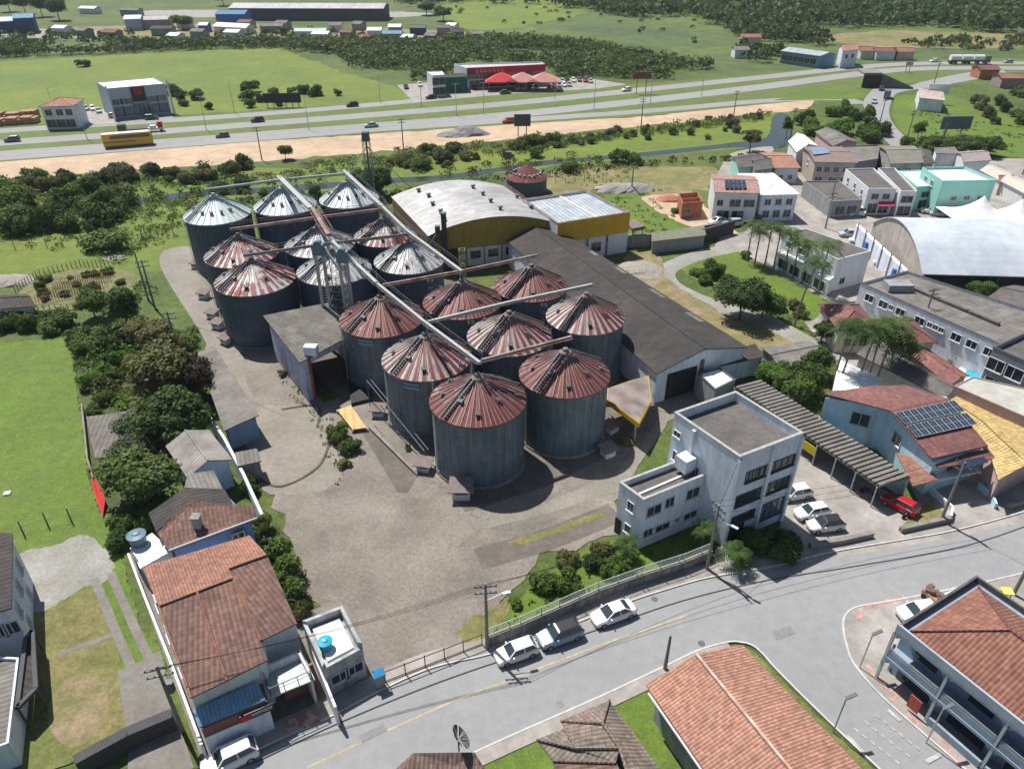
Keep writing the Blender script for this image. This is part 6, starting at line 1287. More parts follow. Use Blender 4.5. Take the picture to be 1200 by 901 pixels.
for k in range(7): e = L_ + u_ * (4 + k * 1.7); b.beam((*(e - u_ * .6), 6.0), (*(e + u_ * .6), 6.0), .1, .25); b.beam((*(e - u_ * .55), 6.5), (*(e - u_ * .25), 6.5), .1, 1.1); b.beam((*(e + u_ * .3), 6.5), (*(e + u_ * .5), 6.5), .1, 1.)
b.build('fascia_lettering', mat('pale_pink_lettering', (.6, .4, .42)), fa); s.wins(0, (.12, .27, .42, .57, .72, .87), 7.5, 3.4, 5.4, gl=glassb, mull=4, sill=False); s.wins(0, (.15, .4, .65, .9), 7.5, .4, 3.0, gl=glass, mull=3, sill=False)
for k, (x0, lab, col_) in enumerate(((588, 'red peaked parking canopy, leftmost of three before the store', (.55, .05, .05)), (612, 'faded salmon parking canopy, middle of three before the store', (.55, .26, .22)), (637, 'faded salmon parking canopy, rightmost of three before the store', (.55, .28, .22)))):
    c = W(x0, 95, 3.2); t = empty('parking_canopy', (c.x, c.y, 0), lab, 'canopy', 'peaked canopies before the store'); b = MB(); q = [(c.x - 6.4, c.y - 4), (c.x + 6.4, c.y - 4), (c.x + 6.4, c.y + 4), (c.x - 6.4, c.y + 4)]
    for i in range(4): b.face([(*q[i], 3.4), (*q[(i + 1) % 4], 3.4), (c.x, c.y, 6.4)])
    b.prism(q, 3.0, 3.39, bottom=True); b.build('cloth', mat('canopy_cloth_%s' % ('red' if k == 0 else 'salmon'), col_, var=.1), t)
    for i in range(4): b = MB(); b.tube((c.x + (q[i][0] - c.x) * .95, c.y + (q[i][1] - c.y) * .95, 0), (c.x + (q[i][0] - c.x) * .95, c.y + (q[i][1] - c.y) * .95, 3.1), .1, n=5); b.build('post', steeld, t)
quick('white_office_cube', 'small white and black office cube beside the green shed', [(507, 88.5), (521, 87.5), (518, 83.5), (500, 84)], 7.5, wallw, whiter, 'flat', par=.3, cat='building', wins=[(0, (.5,), 5, 4, 6.6), (0, (.5,), 5, .6, 3.2)])
quick('green_shed', 'dark green corrugated shed between the office cube and the store', [(522, 91), (546, 90), (545, 86), (521, 87)], 5.5, mat('dark_green_sheets', (.02, .14, .10), var=.2, pat='corr'), fibrod, 'flat', par=.2, cat='shed')
s = quick('blue_roof_factory', 'long low blue walled factory with pale blue roof beyond the flyover', [(961, 66), (980, 63.5), (932, 57.5), (916, 60)], 5.0, mat('dull_blue_wall', (.14, .24, .36), var=.15, scale=.3), metalb, 'gable', 1.0, 1, cat='factory'); s.wins(3, (.1, .25, .4, .55, .7, .85), 3.2, 1.4, 3.6); s.wins(2, (.5,), 3, 1.4, 3)
quick('flyover_house', 'tall bluish house with orange roof right of the blue roofed factory', [(988, 60), (1006, 58.5), (1000, 54), (984, 55)], 7, bluew, tile_o, 'gable', 1.4, 0, wins=[(0, (.3, .7), 1.6, 3.8, 5.4)])
def far(name, lab, x0, y0, x1, y1, z, wallm, roofm, kind='gable', d=10, g='small buildings beyond the woods', cat='building', rise=1.5):
    a, c = W(x0, y0, z).xy, W(x1, y1, z).xy; u = (c - a).normalized(); n = Vector((-u.y, u.x)) * d; return quick(name, lab, None, z, wallm, roofm, kind, rise, 0, par=.3, cat=cat, world=[a, c, c + n, a + n], group=g)
far('long_warehouse', 'very long low warehouse with pale roof at the top of the view', 268, 10, 449, 10.5, 7, mat('dark_slate_wall', (.06, .08, .1), var=.2), metalr, 'gable', 22, None, 'warehouse', 2)
far('blue_warehouse', 'dark blue warehouse at the top left corner, right part with higher roof', 15, 22, 38, 21, 8, mat('navy_wall', (.03, .08, .17), var=.2), bluer, 'gable', 16, None, 'warehouse')
far('blue_warehouse', 'dark blue warehouse cut by the left edge of the view', -30, 27, 14, 25, 6, mat('navy_wall', (.03, .08, .17)), metalb, 'gable', 16, None, 'warehouse')
far('pale_shed', 'pale blue grey shed left of the dark long roof beyond the field', 145, 23, 164, 22.5, 6, mat('pale_blue_shed_wall', (.35, .42, .52)), metalb, 'gable', 12, None, 'shed')
far('grey_shed', 'long grey open shed right of the pale blue grey one', 165, 24, 199, 23, 5, wallg, mat('beige_far_roof', (.42, .4, .36)), 'gable', 12, None, 'shed')
far('blue_shed', 'royal blue shed with pale blue roof beyond the treeline', 252, 17, 286, 17, 6.5, dblue, mat('mid_blue_roof', (.1, .2, .36)), 'gable', 14, None, 'shed')
far('white_low_shed', 'white low shed in front of the royal blue one', 250, 31, 288, 33, 3.5, wallw, whiter, 'gable', 8, None, 'shed')
for k, (x, y, w_, m1, m2, lab) in enumerate([(176, 34, 24, wallg, fibrod, 'dark grey cluster shed before the pale ones'), (304, 31, 26, wallg, fibro, 'grey roofed shack right of the white sheds'), (232, 30, 10, dblue, metalb, 'little blue shack beside the bushy tree'), (385, 30, 14, wallw, fibro, 'small house with grey white roof midway along the settlement'), (455, 32, 14, wallg, whiter, 'small house with thin white roof line'), (480, 33, 18, mat('navy_wall', (.03, .08, .17)), flatr, 'dark shack near the orange earth spot'), (512, 33, 14, pinkw, flatr, 'reddish brown shack near the orange earth spot'), (531, 38, 12, wallg, fibrod, 'grey shack at the right end of the settlement'), (552, 40, 14, wallw, fibro, 'last small shack before the woods'), (345, 37, 36, wallw, mat('pale_aqua_roof', (.45, .55, .55)), 'low wide shed with aqua white roof'), (430, 36, 16, wallw, whiter, 'low shed with whitish roof'), (448, 40, 22, wallg, bluer, 'low shed with bluish roof'), (870, 44, 22, pinkl, tile_s, 'small pinkish house among the right hand trees'), (862, 59, 16, wallw, fibro, 'little grey roofed barn at the meadow edge'), (1010, 60, 18, cream, tile_s, 'brown roofed house behind the flyover, left'), (1028, 61, 24, wallw, tile_m, 'white house with dark red roof behind the flyover, middle'), (1050, 61, 22, pinkl, tile_s, 'pinkish house behind the flyover, right'), (1150, 82, 22, brick, tile_m, 'dull red house at the far right by the slip road'), (1175, 92, 30, pinkw, tile_s, 'brownish buildings at the right edge by the slip road'), (905, 8, 10, wallw, whiter, 'tiny white farm shed high on the right')]):
    far('settlement_house', lab, x, y, x + w_, y, 3.6, m1, m2, 'gable', 7, 'small buildings beyond the woods', 'house', 1.1)
quick('striped_building', 'low pale blue and pink building beside the green triangle', [(1078, 115), (1106, 118), (1100, 107), (1076, 104)], 4, bluew, mat('striped_pink_roof', (.45, .35, .33), var=.2, pat='corr'), 'gable', 1, 0)
# flyover abutment
a = W(1009, 103).xy; c = W(1030, 103).xy; s = Bld('underpass', 'dark underpass opening below the highway with a sloping wing wall', None, 5, dirtyc, 'underpass', world=[a, c, c + Vector((1, 9)), a + Vector((1, 9))])
b = s.mb(); P = s.P; b.prism([tuple(p) for p in P], 4.6, 5.4, bottom=True); b.build('deck', dirtyc, s.t); b = s.mb(); b.beam((*(P[0] - Vector((0, .2))), 2.3), (*(P[1] - Vector((0, .2))), 2.3), .3, 4.6); b.build('opening', darkm, s.t)
b = s.mb(); b.prism([tuple(P[1]), tuple(P[1] + Vector((12, -3))), tuple(P[1] + Vector((12, -2.5))), tuple(P[1] + Vector((0, .5)))], 0, [5.2, .6, .6, 5.2]); b.build('wing_wall', mat('dark_slab_wall', (.12, .13, .12), var=.2), s.t)
patch('embankment', [(985, 100), (1009, 99), (1009, 104), (985, 112)], .09, verge, round_=False)

extra = [(118, 38, 16, 'brown'), (60, 33, 14, 'white'), (88, 36, 10, 'grey'), (206, 26, 12, 'white'), (222, 37, 14, 'grey'), (262, 38, 16, 'white'), (278, 26, 14, 'brown'), (322, 27, 12, 'grey'), (365, 40, 18, 'white'), (398, 38, 12, 'brown'), (412, 28, 10, 'grey'), (470, 44, 12, 'white'), (497, 42, 12, 'grey'), (522, 30, 10, 'white'), (140, 12, 20, 'grey'), (92, 10, 18, 'white'), (420, 44, 12, 'brown'), (195, 42, 12, 'white')]
em = dict(white=(wallw, whiter), grey=(wallg, fibro), brown=(pinkw, tile_m)); eo = {}
for i, (x, y, w_, k) in enumerate(sorted(extra)):
    eo[k] = eo.get(k, 0) + 1
    far('settlement_house', ['first', 'second', 'third', 'fourth', 'fifth', 'sixth', 'seventh', 'eighth'][eo[k] - 1 if eo[k] < 9 else 7] + ' small %s roofed house from the left in the far settlement' % k, x, y, x + w_, y + .5, 3.4, *em[k], 'gable', 7, 'small buildings beyond the woods', 'house', 1.0)
    o = [q for q in bpy.data.objects if q.name.startswith('settlement_house')][-1]

for j in range(5):   # rows of bean stakes in the vegetable bed
    b = MB(); a, c = W(36 + j * 9, 357 - j * 6), W(118 + j * 4, 346 - j * 5.5); n = 26
    for k in range(n): p = a.lerp(c, k / (n - 1)); b.beam((p.x, p.y, 0), (p.x + .05, p.y, 1.2), .07, .07)
    b.beam((a.x, a.y, 1.1), (c.x, c.y, 1.1), .05, .05); tag(b.build('stake_row', wood), ['nearest', 'second', 'third', 'fourth', 'farthest'][j] + ' row of wooden bean stakes in the fenced vegetable bed', 'stake row', 'stake rows in the vegetable bed')
# ------------------------------------------------------------ vehicles
def paint(n, c): return mat(n, c, rough=.3, var=.03, spec=.6)
PW = paint('white_car_paint', (.75, .75, .74)); tyre = mat('tyre_rubber', (.02, .02, .02), var=.1); rim = mat('wheel_rim', (.35, .35, .36), metal=.5, rough=.4); cglass = mat('car_glass', (.03, .05, .055), rough=.08, var=.05, spec=.7)
lampw = mat('headlight_glass', (.6, .62, .65), rough=.1); lampr = mat('tail_light_red', (.35, .02, .02), rough=.2)
PAINTS = dict(white=PW, silver=paint('silver_car_paint', (.42, .44, .46)), blue=paint('blue_grey_car_paint', (.24, .33, .40)), black=paint('black_car_paint', (.03, .03, .035)), red=paint('red_car_paint', (.42, .015, .03)), grey=paint('dark_grey_car_paint', (.12, .13, .14)), beige=paint('beige_car_paint', (.42, .38, .3)), green=paint('dark_green_car_paint', (.04, .08, .06)), orange=paint('orange_red_paint', (.5, .1, .05)))
def loft(b, secs, m=0):
    n = len(secs[0])
    for i in range(len(secs) - 1):
        for k in range(n):
            j = (k + 1) % n; b.face([secs[i][k], secs[i][j], secs[i + 1][j], secs[i + 1][k]], m)
    b.face(secs[0][::-1], m); b.face(secs[-1], m)
def make_car(kind='hatch'):
    t = empty('parked_car', (0, 0, 0), 'x', 'car'); L, Wd, H = dict(hatch=(4.05, 1.72, 1.5), suv=(4.35, 1.82, 1.66), sedan=(4.5, 1.78, 1.46))[kind]; hw = Wd / 2; b = MB(); x0 = -L / 2
    # nose at -x ; stations: x, half width, top z
    st = [(0, .62, .62), (.12, .84, .74), (.45, .95, .84), (1.0, 1.0, .93), (1.25, 1., .95), (L * .5, 1., .96), (L * .8, 1., .97), (L - .35, .97, .98 if kind != 'hatch' else 1.0), (L - .1, .9, .95), (L, .75, .8)]
    k_ = H / 1.5; secs = []
    for x, w_, z in st:
        w_ *= hw; z *= k_; zb = .22 if .05 < x < L - .05 else .34
        secs.append([(x0 + x, -w_ * .94, zb), (x0 + x, -w_, zb + .22), (x0 + x, -w_, z - .14), (x0 + x, -w_ * .88, z), (x0 + x, w_ * .88, z), (x0 + x, w_, z - .14), (x0 + x, w_, zb + .22), (x0 + x, w_ * .94, zb)])
    secs = [s_[::-1] for s_ in secs]; loft(b, secs); b.build('body', PW, t, False)
    a0, a1, b0, b1 = dict(hatch=(1.05, L - .12, 1.72, L - .62), suv=(1.15, L - .1, 1.75, L - .55), sedan=(1.15, L - .55, 1.95, L - 1.35))[kind]; zb = .93 * k_; zt = H - .05
    lo = [(x0 + a0, -hw * .86, zb), (x0 + a1, -hw * .84, zb), (x0 + a1, hw * .84, zb), (x0 + a0, hw * .86, zb)]; hi = [(x0 + b0, -hw * .66, zt), (x0 + b1, -hw * .64, zt), (x0 + b1, hw * .64, zt), (x0 + b0, hw * .66, zt)]
    g = MB(); 
    for i in range(4): g.face([lo[i], lo[(i + 1) % 4], hi[(i + 1) % 4], hi[i]])
    g.build('windows', cglass, t)
    r = MB(); o = [(x0 + b0 - .03, -hw * .7), (x0 + b1 + .06, -hw * .68), (x0 + b1 + .06, hw * .68), (x0 + b0 - .03, hw * .7)]; o2 = [(x0 + b0 + .15, -hw * .55), (x0 + b1 - .1, -hw * .54), (x0 + b1 - .1, hw * .54), (x0 + b0 + .15, hw * .55)]
    r.prism(o, zt - .03, zt + .01); loft(r, [[(*p, zt + .01) for p in o], [(*p, zt + .06) for p in o2]])
    for i in range(4): r.beam(lo[i], hi[i], .08, .08)
    for sgn in (-1, 1): xm = x0 + (a0 + a1) / 2 + .1; r.beam((xm, sgn * hw * .86, zb), (xm - .05, sgn * hw * .67, zt), .1, .05)
    r.build('roof', PW, t)
    for xx in (.78, L - .8):
        for sgn in (-1, 1):
            w_ = MB(); w_.tube((x0 + xx, sgn * (hw - .2), .32), (x0 + xx, sgn * (hw + .01), .32), .32, n=14); wo = w_.build('wheel', tyre, t); w_ = MB(); w_.tube((x0 + xx, sgn * (hw - .05), .32), (x0 + xx, sgn * (hw + .025), .32), .2, n=10); w_.build('rim', rim, wo)
    for sgn in (-1, 1):
        h = MB(); h.box((x0 + .13, sgn * hw * .68, .6 * k_), (.16, .36, .13)); h.build('headlight', lampw, t); h = MB(); h.box((x0 + L - .06, sgn * hw * .72, .72 * k_), (.1, .22, .22)); h.build('tail_light', lampr, t)
        h = MB(); h.box((x0 + a0 + .35, sgn * (hw + .08), zb), (.12, .18, .13)); h.build('mirror', PW, t)
    return t
PROTO = {}
def car(kind, px, to, color, label, group=None, roof=None, z=0.03):
    p = W(*px); q = W(*to); a = math.atan2(q.y - p.y, q.x - p.x) + math.pi   # nose is -x
    if kind not in PROTO:
        PROTO[kind] = make_car(kind); c = PROTO[kind]; c.location = (0, 0, 0)
    c = dup(PROTO[kind], (p.x, p.y, z), a, label, group, swap={'white_car_paint': PAINTS[color]} if color != 'white' else None)
    if roof:
        for ch in kids(c):
            if ch.name.startswith('roof'):
                for ms in ch.material_slots: ms.link = 'OBJECT'; ms.material = PAINTS[roof]
    return c
G1 = 'cars parked along the kerb'
car('hatch', (605, 768), (572, 780), 'white', 'white hatchback at the kerb below the retaining wall, leftmost of three', G1)
car('suv', (656, 748), (620, 761), 'blue', 'blue grey car with black roof parked between two white cars', G1, roof='black')
car('sedan', (718, 723), (680, 737), 'white', 'white sedan parked at the kerb, rightmost of three', G1)
car('suv', (271, 893), (240, 908), 'white', 'white and black car before the blue awning shop at the bottom left', None)
G2 = 'cars parked beside the office block'
car('hatch', (950, 604), (930, 608), 'white', 'white hatchback parked before the car port, the farther of the pair by the low edge', G2)
car('hatch', (966, 619), (943, 622), 'white', 'white car with black roof closest to the low concrete edge', G2, roof='black')
car('hatch', (930, 582), (908, 586), 'white', 'white car half hidden behind the office block', G2)
car('hatch', (1053, 595), (1040, 588), 'red', 'bright red car at the end of the car port')
G3 = 'cars parked in the town streets'
for k, px, to, col, lab in [('hatch', (859, 253), (858, 258), 'white', 'white car before the panel roofed house, left one'), ('hatch', (870, 253), (869, 258), 'white', 'white car before the panel roofed house, right one'), ('hatch', (887, 259), (885, 266), 'black', 'black car beside the white and pale blue building'), ('suv', (858, 265), (840, 267), 'silver', 'silver car in front of the palm row end'),
        ('hatch', (997, 251), (994, 257), 'white', 'white car under the low brown shop wall, left of two'), ('hatch', (1010, 251), (1007, 257), 'white', 'white car under the awning shops, right of two'), ('hatch', (994, 277), (980, 277), 'silver', 'silver car farthest along the hall wall'), ('suv', (1007, 286), (990, 284), 'white', 'white van like car parked second along the hall wall'),
        ('hatch', (1028, 302), (1014, 300), 'red', 'red car beside the hall wall'), ('hatch', (1036, 311), (1020, 309), 'white', 'white car right below the red one by the hall wall'), ('hatch', (1048, 321), (1032, 320), 'white', 'white car nearest the long pale building'), ('suv', (1090, 250), (1076, 249), 'white', 'white pickup like car by the mint building'), ('hatch', (1100, 253), (1088, 252), 'silver', 'silver car beside the tents'), ('hatch', (1129, 246), (1120, 247), 'white', 'white car hidden beside the tents')]: car(k, px, to, col, lab, G3)
for k, px, to, col, lab in [('hatch', (1041, 155), (1030, 135), 'white', 'white car driving down the access road near town'), ('suv', (1033, 106), (1026, 120), 'black', 'dark car leaving the underpass'), ('hatch', (1024, 121), (1024, 130), 'silver', 'silver car on the bend below the underpass'), ('hatch', (1142, 89), (1130, 91), 'black', 'dark car on the far slip road')]: car(k, px, to, col, lab, 'cars on the access road')
G4 = 'cars on the highway'
for k, px, to, col, lab in [('suv', (15, 166), (-10, 168), 'grey', 'dark car at the far left on the upper carriageway'), ('hatch', (261, 161), (240, 163), 'grey', 'dark grey car on the lower carriageway right of the bus'), ('suv', (302, 143), (270, 146), 'black', 'black car on the upper carriageway above the orange earth'), ('sedan', (435, 149), (400, 152), 'silver', 'silver car alone on the lower carriageway'), ('suv', (413, 125), (380, 128), 'black', 'black car on the frontage road'), ('hatch', (505, 116), (480, 118), 'black', 'small dark car before the store forecourt'), ('suv', (596, 144), (570, 146), 'orange', 'orange red vehicle by the carriageway fork'), ('hatch', (734, 107), (700, 111), 'white', 'white car beside the highway sign'), ('suv', (178, 140), (200, 139), 'green', 'dark green car before the showroom'), ('suv', (136, 138), (160, 137), 'beige', 'beige car before the showroom'), ('suv', (90, 141), (70, 142), 'black', 'black car before the orange hip roofed house'), ('sedan', (592, 110), (620, 108), 'grey', 'grey car crossing before the parking canopies'), ('hatch', (777, 286 - 214), (760, 75), 'silver', 'silver car far right on the upper carriageway'), ('hatch', (1094, 73), (1075, 74), 'white', 'white car before the tankers')]:
    if 'far right on the upper' in lab: px, to = (1181, 74), (1160, 74)
    car(k, px, to, col, lab, G4)
NUM = 'one two three four five six seven eight nine ten eleven twelve thirteen fourteen fifteen sixteen seventeen eighteen nineteen twenty twenty-one twenty-two twenty-three twenty-four'.split()
G5 = 'cars parked before the store and showroom'
cl = ['white', 'silver', 'black', 'white', 'grey', 'red', 'silver', 'white', 'beige']
for i, (x, y) in enumerate([(606, 105), (612, 105), (620, 104), (628, 104), (643, 103), (649, 102.5), (655, 102), (661, 101.5), (667, 101), (653, 97.5), (659, 97), (665, 96.5), (672, 96), (679, 95.5), (686, 96), (692, 97), (92, 130), (101, 129), (109, 129), (116, 132), (476, 104), (492, 101), (544, 104), (556, 104)]):
    car('hatch', (x, y), (x + 3, y + 5), cl[i % 9], '%s parked car, number %s along the far forecourts from the store westwards' % (dict(grey='dark grey').get(cl[i % 9], cl[i % 9]), NUM[i]), G5)
CORNER = 'cars on the corner pavement'
car('hatch', (1073, 722), (1050, 726), 'white', 'white car tucked against the corner building', CORNER, z=.14); car('hatch', (1127, 706), (1104, 710), 'white', 'white car parked farther along the corner building', CORNER, z=.14)
# hide nothing: the three prototypes become cars of their own
for kk, px, to, lab, col in (('hatch', (1092, 244), (1084, 246), 'white car at the foot of the mint building', None), ('suv', (1118, 249), (1110, 250), 'white tall car between mint building and tents', None), ('sedan', (840, 262), (830, 264), 'white sedan near the black stained wall', None)):
    c = PROTO[kk]; p, q = W(*px), W(*to); c.location = (p.x, p.y, .03); c.rotation_euler = (0, 0, math.atan2(q.y - p.y, q.x - p.x) + math.pi); c['label'] = lab; c['group'] = G3
# coach, trucks
def wheels(t, xs, y, r=.5, m=tyre):
    for x in xs:
        for s_ in (-1, 1): w_ = MB(); w_.tube((x, s_ * (y - .3), r), (x, s_ * (y + .02), r), r, n=12); w_.build('wheel', m, t)
def place(t, px, to, z=.03): p, q = W(*px), W(*to); t.location = (p.x, p.y, z); t.rotation_euler = (0, 0, math.atan2(q.y - p.y, q.x - p.x))
t = empty('coach', (0, 0, 0), 'long yellow double height coach with dark window band on the lower carriageway', 'bus'); b = MB(); b.prism([(-6.6, -1.28), (6.2, -1.28), (6.6, -.9), (6.6, .9), (6.2, 1.28), (-6.6, 1.28)], .4, 3.75); b.build('body', paint('golden_coach_paint', (.6, .38, .02)), t)
b = MB(); b.prism([(-6.5, -1.2), (6.0, -1.2), (6.0, 1.2), (-6.5, 1.2)], 3.75, 3.85); b.build('roof', mat('cream_coach_roof', (.7, .66, .55)), t)
for s_ in (-1, 1): b = MB(); b.beam((-4.5, s_ * 1.3, 2.9), (6.1, s_ * 1.3, 2.9), .06, .95); b.beam((-6.4, s_ * 1.3, 1.6), (2, s_ * 1.3, 1.6), .05, .35); b.build('window_band', cglass, t)
b = MB(); b.box((6.62, 0, 1.5), (.06, 2.0, 2.0)); b.build('windscreen', cglass, t); wheels(t, (-4.2, -2.9, 4.2), 1.25); place(t, (152, 171), (200, 167))
t = empty('flatbed_truck', (0, 0, 0), 'dark green truck with open bed on the upper carriageway before the showroom', 'truck'); b = MB(); b.prism([(-4.5, -1.1), (1.2, -1.1), (1.2, 1.1), (-4.5, 1.1)], .9, 1.5); b.build('bed', PAINTS['grey'], t); b = MB(); b.prism([(1.5, -1.15), (3.7, -1.15), (3.9, -.8), (3.9, .8), (3.7, 1.15), (1.5, 1.15)], .6, 2.9); b.build('cab', PAINTS['green'], t); b = MB(); b.box((3.88, 0, 1.7), (.08, 1.8, .9)); b.build('windscreen', cglass, t); wheels(t, (-3.4, -2.2, 2.6), 1.1); place(t, (156, 157), (100, 161), .06)
t = empty('pickup_truck', (0, 0, 0), 'white pickup truck with a red load behind the dark truck', 'truck'); b = MB(); b.prism([(-2.6, -.95), (2.6, -.95), (2.6, .95), (-2.6, .95)], .5, 1.15); b.prism([(-.2, -.85), (1.5, -.85), (1.5, .85), (-.2, .85)], 1.15, 1.8); b.build('body', PW, t); b = MB(); b.box((-1.5, 0, 1.16), (1.4, 1.3, 1.6)); b.build('red_load', redp, t); b = MB(); b.box((1.52, 0, 1.2), (.06, 1.5, .5)); b.build('windscreen', cglass, t); wheels(t, (-1.7, 1.7), .95, .38); place(t, (183, 154), (120, 158), .06)
t = empty('tanker_truck', (0, 0, 0), 'road tanker with three pale rounded tanks far right on the highway', 'truck'); b = MB(); b.prism([(-9, -1.1), (9, -1.1), (9, 1.1), (-9, 1.1)], .9, 1.3); b.build('chassis', PAINTS['black'], t)
for k in range(3): b = MB(); b.tube((-8.6 + k * 5.2, 0, 2.5), (-4 + k * 5.2, 0, 2.5), 1.3, n=14); b.build('tank', PAINTS['white'], t)
b = MB(); b.box((8.2, 0, .6), (2.2, 2.4, 2.7)); b.build('cab', PAINTS['grey'], t); b = MB(); b.box((9.32, 0, 1.8), (.06, 2.0, .9)); b.build('windscreen', cglass, t); wheels(t, (-8, -6, -2, 0, 4, 7.6), 1.1); place(t, (1134, 75), (1180, 75), .06)
t = empty('box_truck', (0, 0, 0), 'small grey truck on the bend below the underpass', 'truck'); b = MB(); b.prism([(-3, -1.1), (1, -1.1), (1, 1.1), (-3, 1.1)], .8, 2.8); b.build('box', PAINTS['grey'], t); b = MB(); b.box((2.0, 0, .5), (1.7, 2.0, 1.9)); b.build('cab', PAINTS['beige'], t); b = MB(); b.box((2.87, 0, 1.4), (.06, 1.6, .7)); b.build('windscreen', cglass, t); wheels(t, (-2, 2), 1.0, .42); place(t, (1039, 115), (1042, 105))
# motorcycles
def moto():
    t = empty('motorcycle', (0, 0, 0), 'x', 'motorcycle')
    for x in (-.65, .65): w_ = MB(); w_.tube((x, -.06, .31), (x, .06, .31), .31, n=14); w_.build('wheel', tyre, t)
    b = MB(); b.beam((-.6, 0, .4), (.3, 0, .55), .18, .3); b.beam((.3, 0, .6), (.65, 0, .35), .07, .07); b.beam((.35, 0, .6), (.25, 0, .95), .07, .07); b.tube((-.1, 0, .75), (.3, 0, .78), .16, n=8); b.build('body', PAINTS['black'], t)
    b = MB(); b.box((-.35, 0, .7), (.6, .24, .12)); b.build('seat', black, t); b = MB(); b.beam((.22, -.35, 1.0), (.22, .35, 1.0), .05, .05); b.build('handlebar', steel, t); return t
m0 = moto(); place(m0, (1064, 606), (1050, 610)); m0['label'] = 'dark motorcycle standing beside the bright red car'
for px, to, lab, z in [((1043, 768), (1038, 778), 'motorcycle on the pavement by the balcony corner, upper one', .13), ((1046, 781), (1041, 790), 'motorcycle on the pavement by the red sign', .13), ((1017, 579), (1030, 583), 'motorcycle in the shade at the car port edge', .02)]:
    c = dup(m0, (0, 0, 0), label=lab); place(c, px, to, z)
t = empty('loaded_cart', (0, 0, 0), 'brown loaded handcart on the pavement by the corner building', 'cart'); b = MB(); b.box((0, 0, .5), (1.9, 1.1, .5)); b.build('tray', wood, t); b = MB()
for k in range(14): b.box((random.uniform(-.8, .8), random.uniform(-.4, .4), 1.0), (.5, .4, random.uniform(.2, .5)), random.uniform(0, 3))
b.build('load', mat('brown_load', (.16, .10, .09), var=.4, scale=3), t); wheels(t, (-.5, .6), .6, .35); b = MB(); b.beam((.9, -.3, .7), (1.8, -.2, .9), .06, .06); b.beam((.9, .3, .7), (1.8, .2, .9), .06, .06); b.build('handle', steel, t); place(t, (1091, 706), (1101, 716), .13)

# ------------------------------------------------------------ poles, wires, lamps, signs
polec = mat('concrete_pole', (.22, .20, .18), var=.2, scale=2)
def pole(px, h, label, arm=True, lamp=None, a=0., r=.16, z=0., box=False, group='concrete utility poles'):
    p = W(*px); t = empty('utility_pole', (p.x, p.y, z), label, 'utility pole', group); b = MB(); b.tube((p.x, p.y, z), (p.x, p.y, h), r * 1.2, r * .7, 8); b.build('pole', polec, t)
    u = Vector((math.cos(a), math.sin(a), 0))
    if arm:
        for zz in ((h - .4, h - 1.2) if h > 7 else (h - .3,)):
            b = MB(); c = Vector((p.x, p.y, zz)); b.beam(c - u * 1.0, c + u * 1.0, .1, .12)
            for k in (-.9, -.4, .4, .9): q = c + u * k; b.tube(q, q + Vector((0, 0, .22)), .06, n=6)
            b.build('crossarm', steeld, t)
    if lamp: b = MB(); c = Vector((p.x, p.y, h - 2.2)); d = Vector((math.cos(lamp), math.sin(lamp), 0)); b.tube(c, c + d * 1.6 + Vector((0, 0, .5)), .05, n=6); b.build('lamp_arm', steel, t); b = MB(); e = c + d * 1.9 + Vector((0, 0, .45)); b.beam(e - d * .35, e + d * .35, .26, .12); b.build('lamp_head', whiter, t)
    if box: b = MB(); b.tube((p.x + .4, p.y, h - 3), (p.x + .4, p.y, h - 2), .35, n=10); b.build('transformer', steeld, t)
    return Vector((p.x, p.y, h - .2)), u
A_ = [pole((571, 760), 8.6, 'utility pole with lamp and double crossarm left of the retaining wall', a=.1, lamp=.3), pole((828, 667), 8.8, 'utility pole at the right end of the retaining wall', a=2.0, lamp=-.7), pole((1102, 611), 8.4, 'utility pole by the little grass bed near the blue house', a=2.0), pole((1187, 697), 9, 'utility pole behind the corner building', a=1.2, box=True), pole((214, 856), 8.4, 'utility pole with transformer at the foot of the long pale wall', a=.3, box=True), pole((722, 808), 0.1, 'x', arm=False)]
bpy.data.objects.remove(kids([o for o in bpy.data.objects if o.get('label') == 'x' and o.name.startswith('utility_pole')][0])[0]); bpy.data.objects.remove([o for o in bpy.data.objects if o.get('label') == 'x' and o.name.startswith('utility_pole')][0])
pole((779, 784), 4.6, 'short bare pole on the kerb above the orange roof', arm=False)
P1 = pole((182, 362), 9, 'left leg pole of the twin poles beside the track and weeds', a=.4); P2 = pole((213, 428), 9, 'pole rising out of the big trees by the yard shed', a=.2); pole((174, 352), 9, 'right leg pole of the twin poles beside the track', arm=False)
for px, h, lab in [((740, 224), 7, 'dark pole standing between the gravel heap halves'), ((307, 188), 9, 'pole on the orange earth left of the silos'), ((473, 177), 9, 'pole on the orange earth behind the arched warehouse'), ((751, 150), 9, 'pole on the orange earth right of the river bend'), ((859, 140), 9, 'pole on the orange earth near the pond'), ((1071, 330 - 60), 8, 'pole in front of the low brown shop'), ((1075, 398), 9, 'slim pole against the long pale building'), ((967, 268), 8, 'pole at the town square by the curved roof hall wall'), ((927, 158), 8, 'pole by the pond'), ((1030, 148), 9, 'tall pole beside the access road upper'), ((1062, 166), 9, 'tall pole beside the access road lower'), ((1094, 100), 9, 'pole near the underpass wing wall'), ((1100, 178), 8, 'pole beside the dark billboard'), ((1198, 205), 8, 'pole at the far right by the tents')]:
    if 'low brown shop' in lab: px = (971, 248)
    pole(px, h, lab, a=.3)
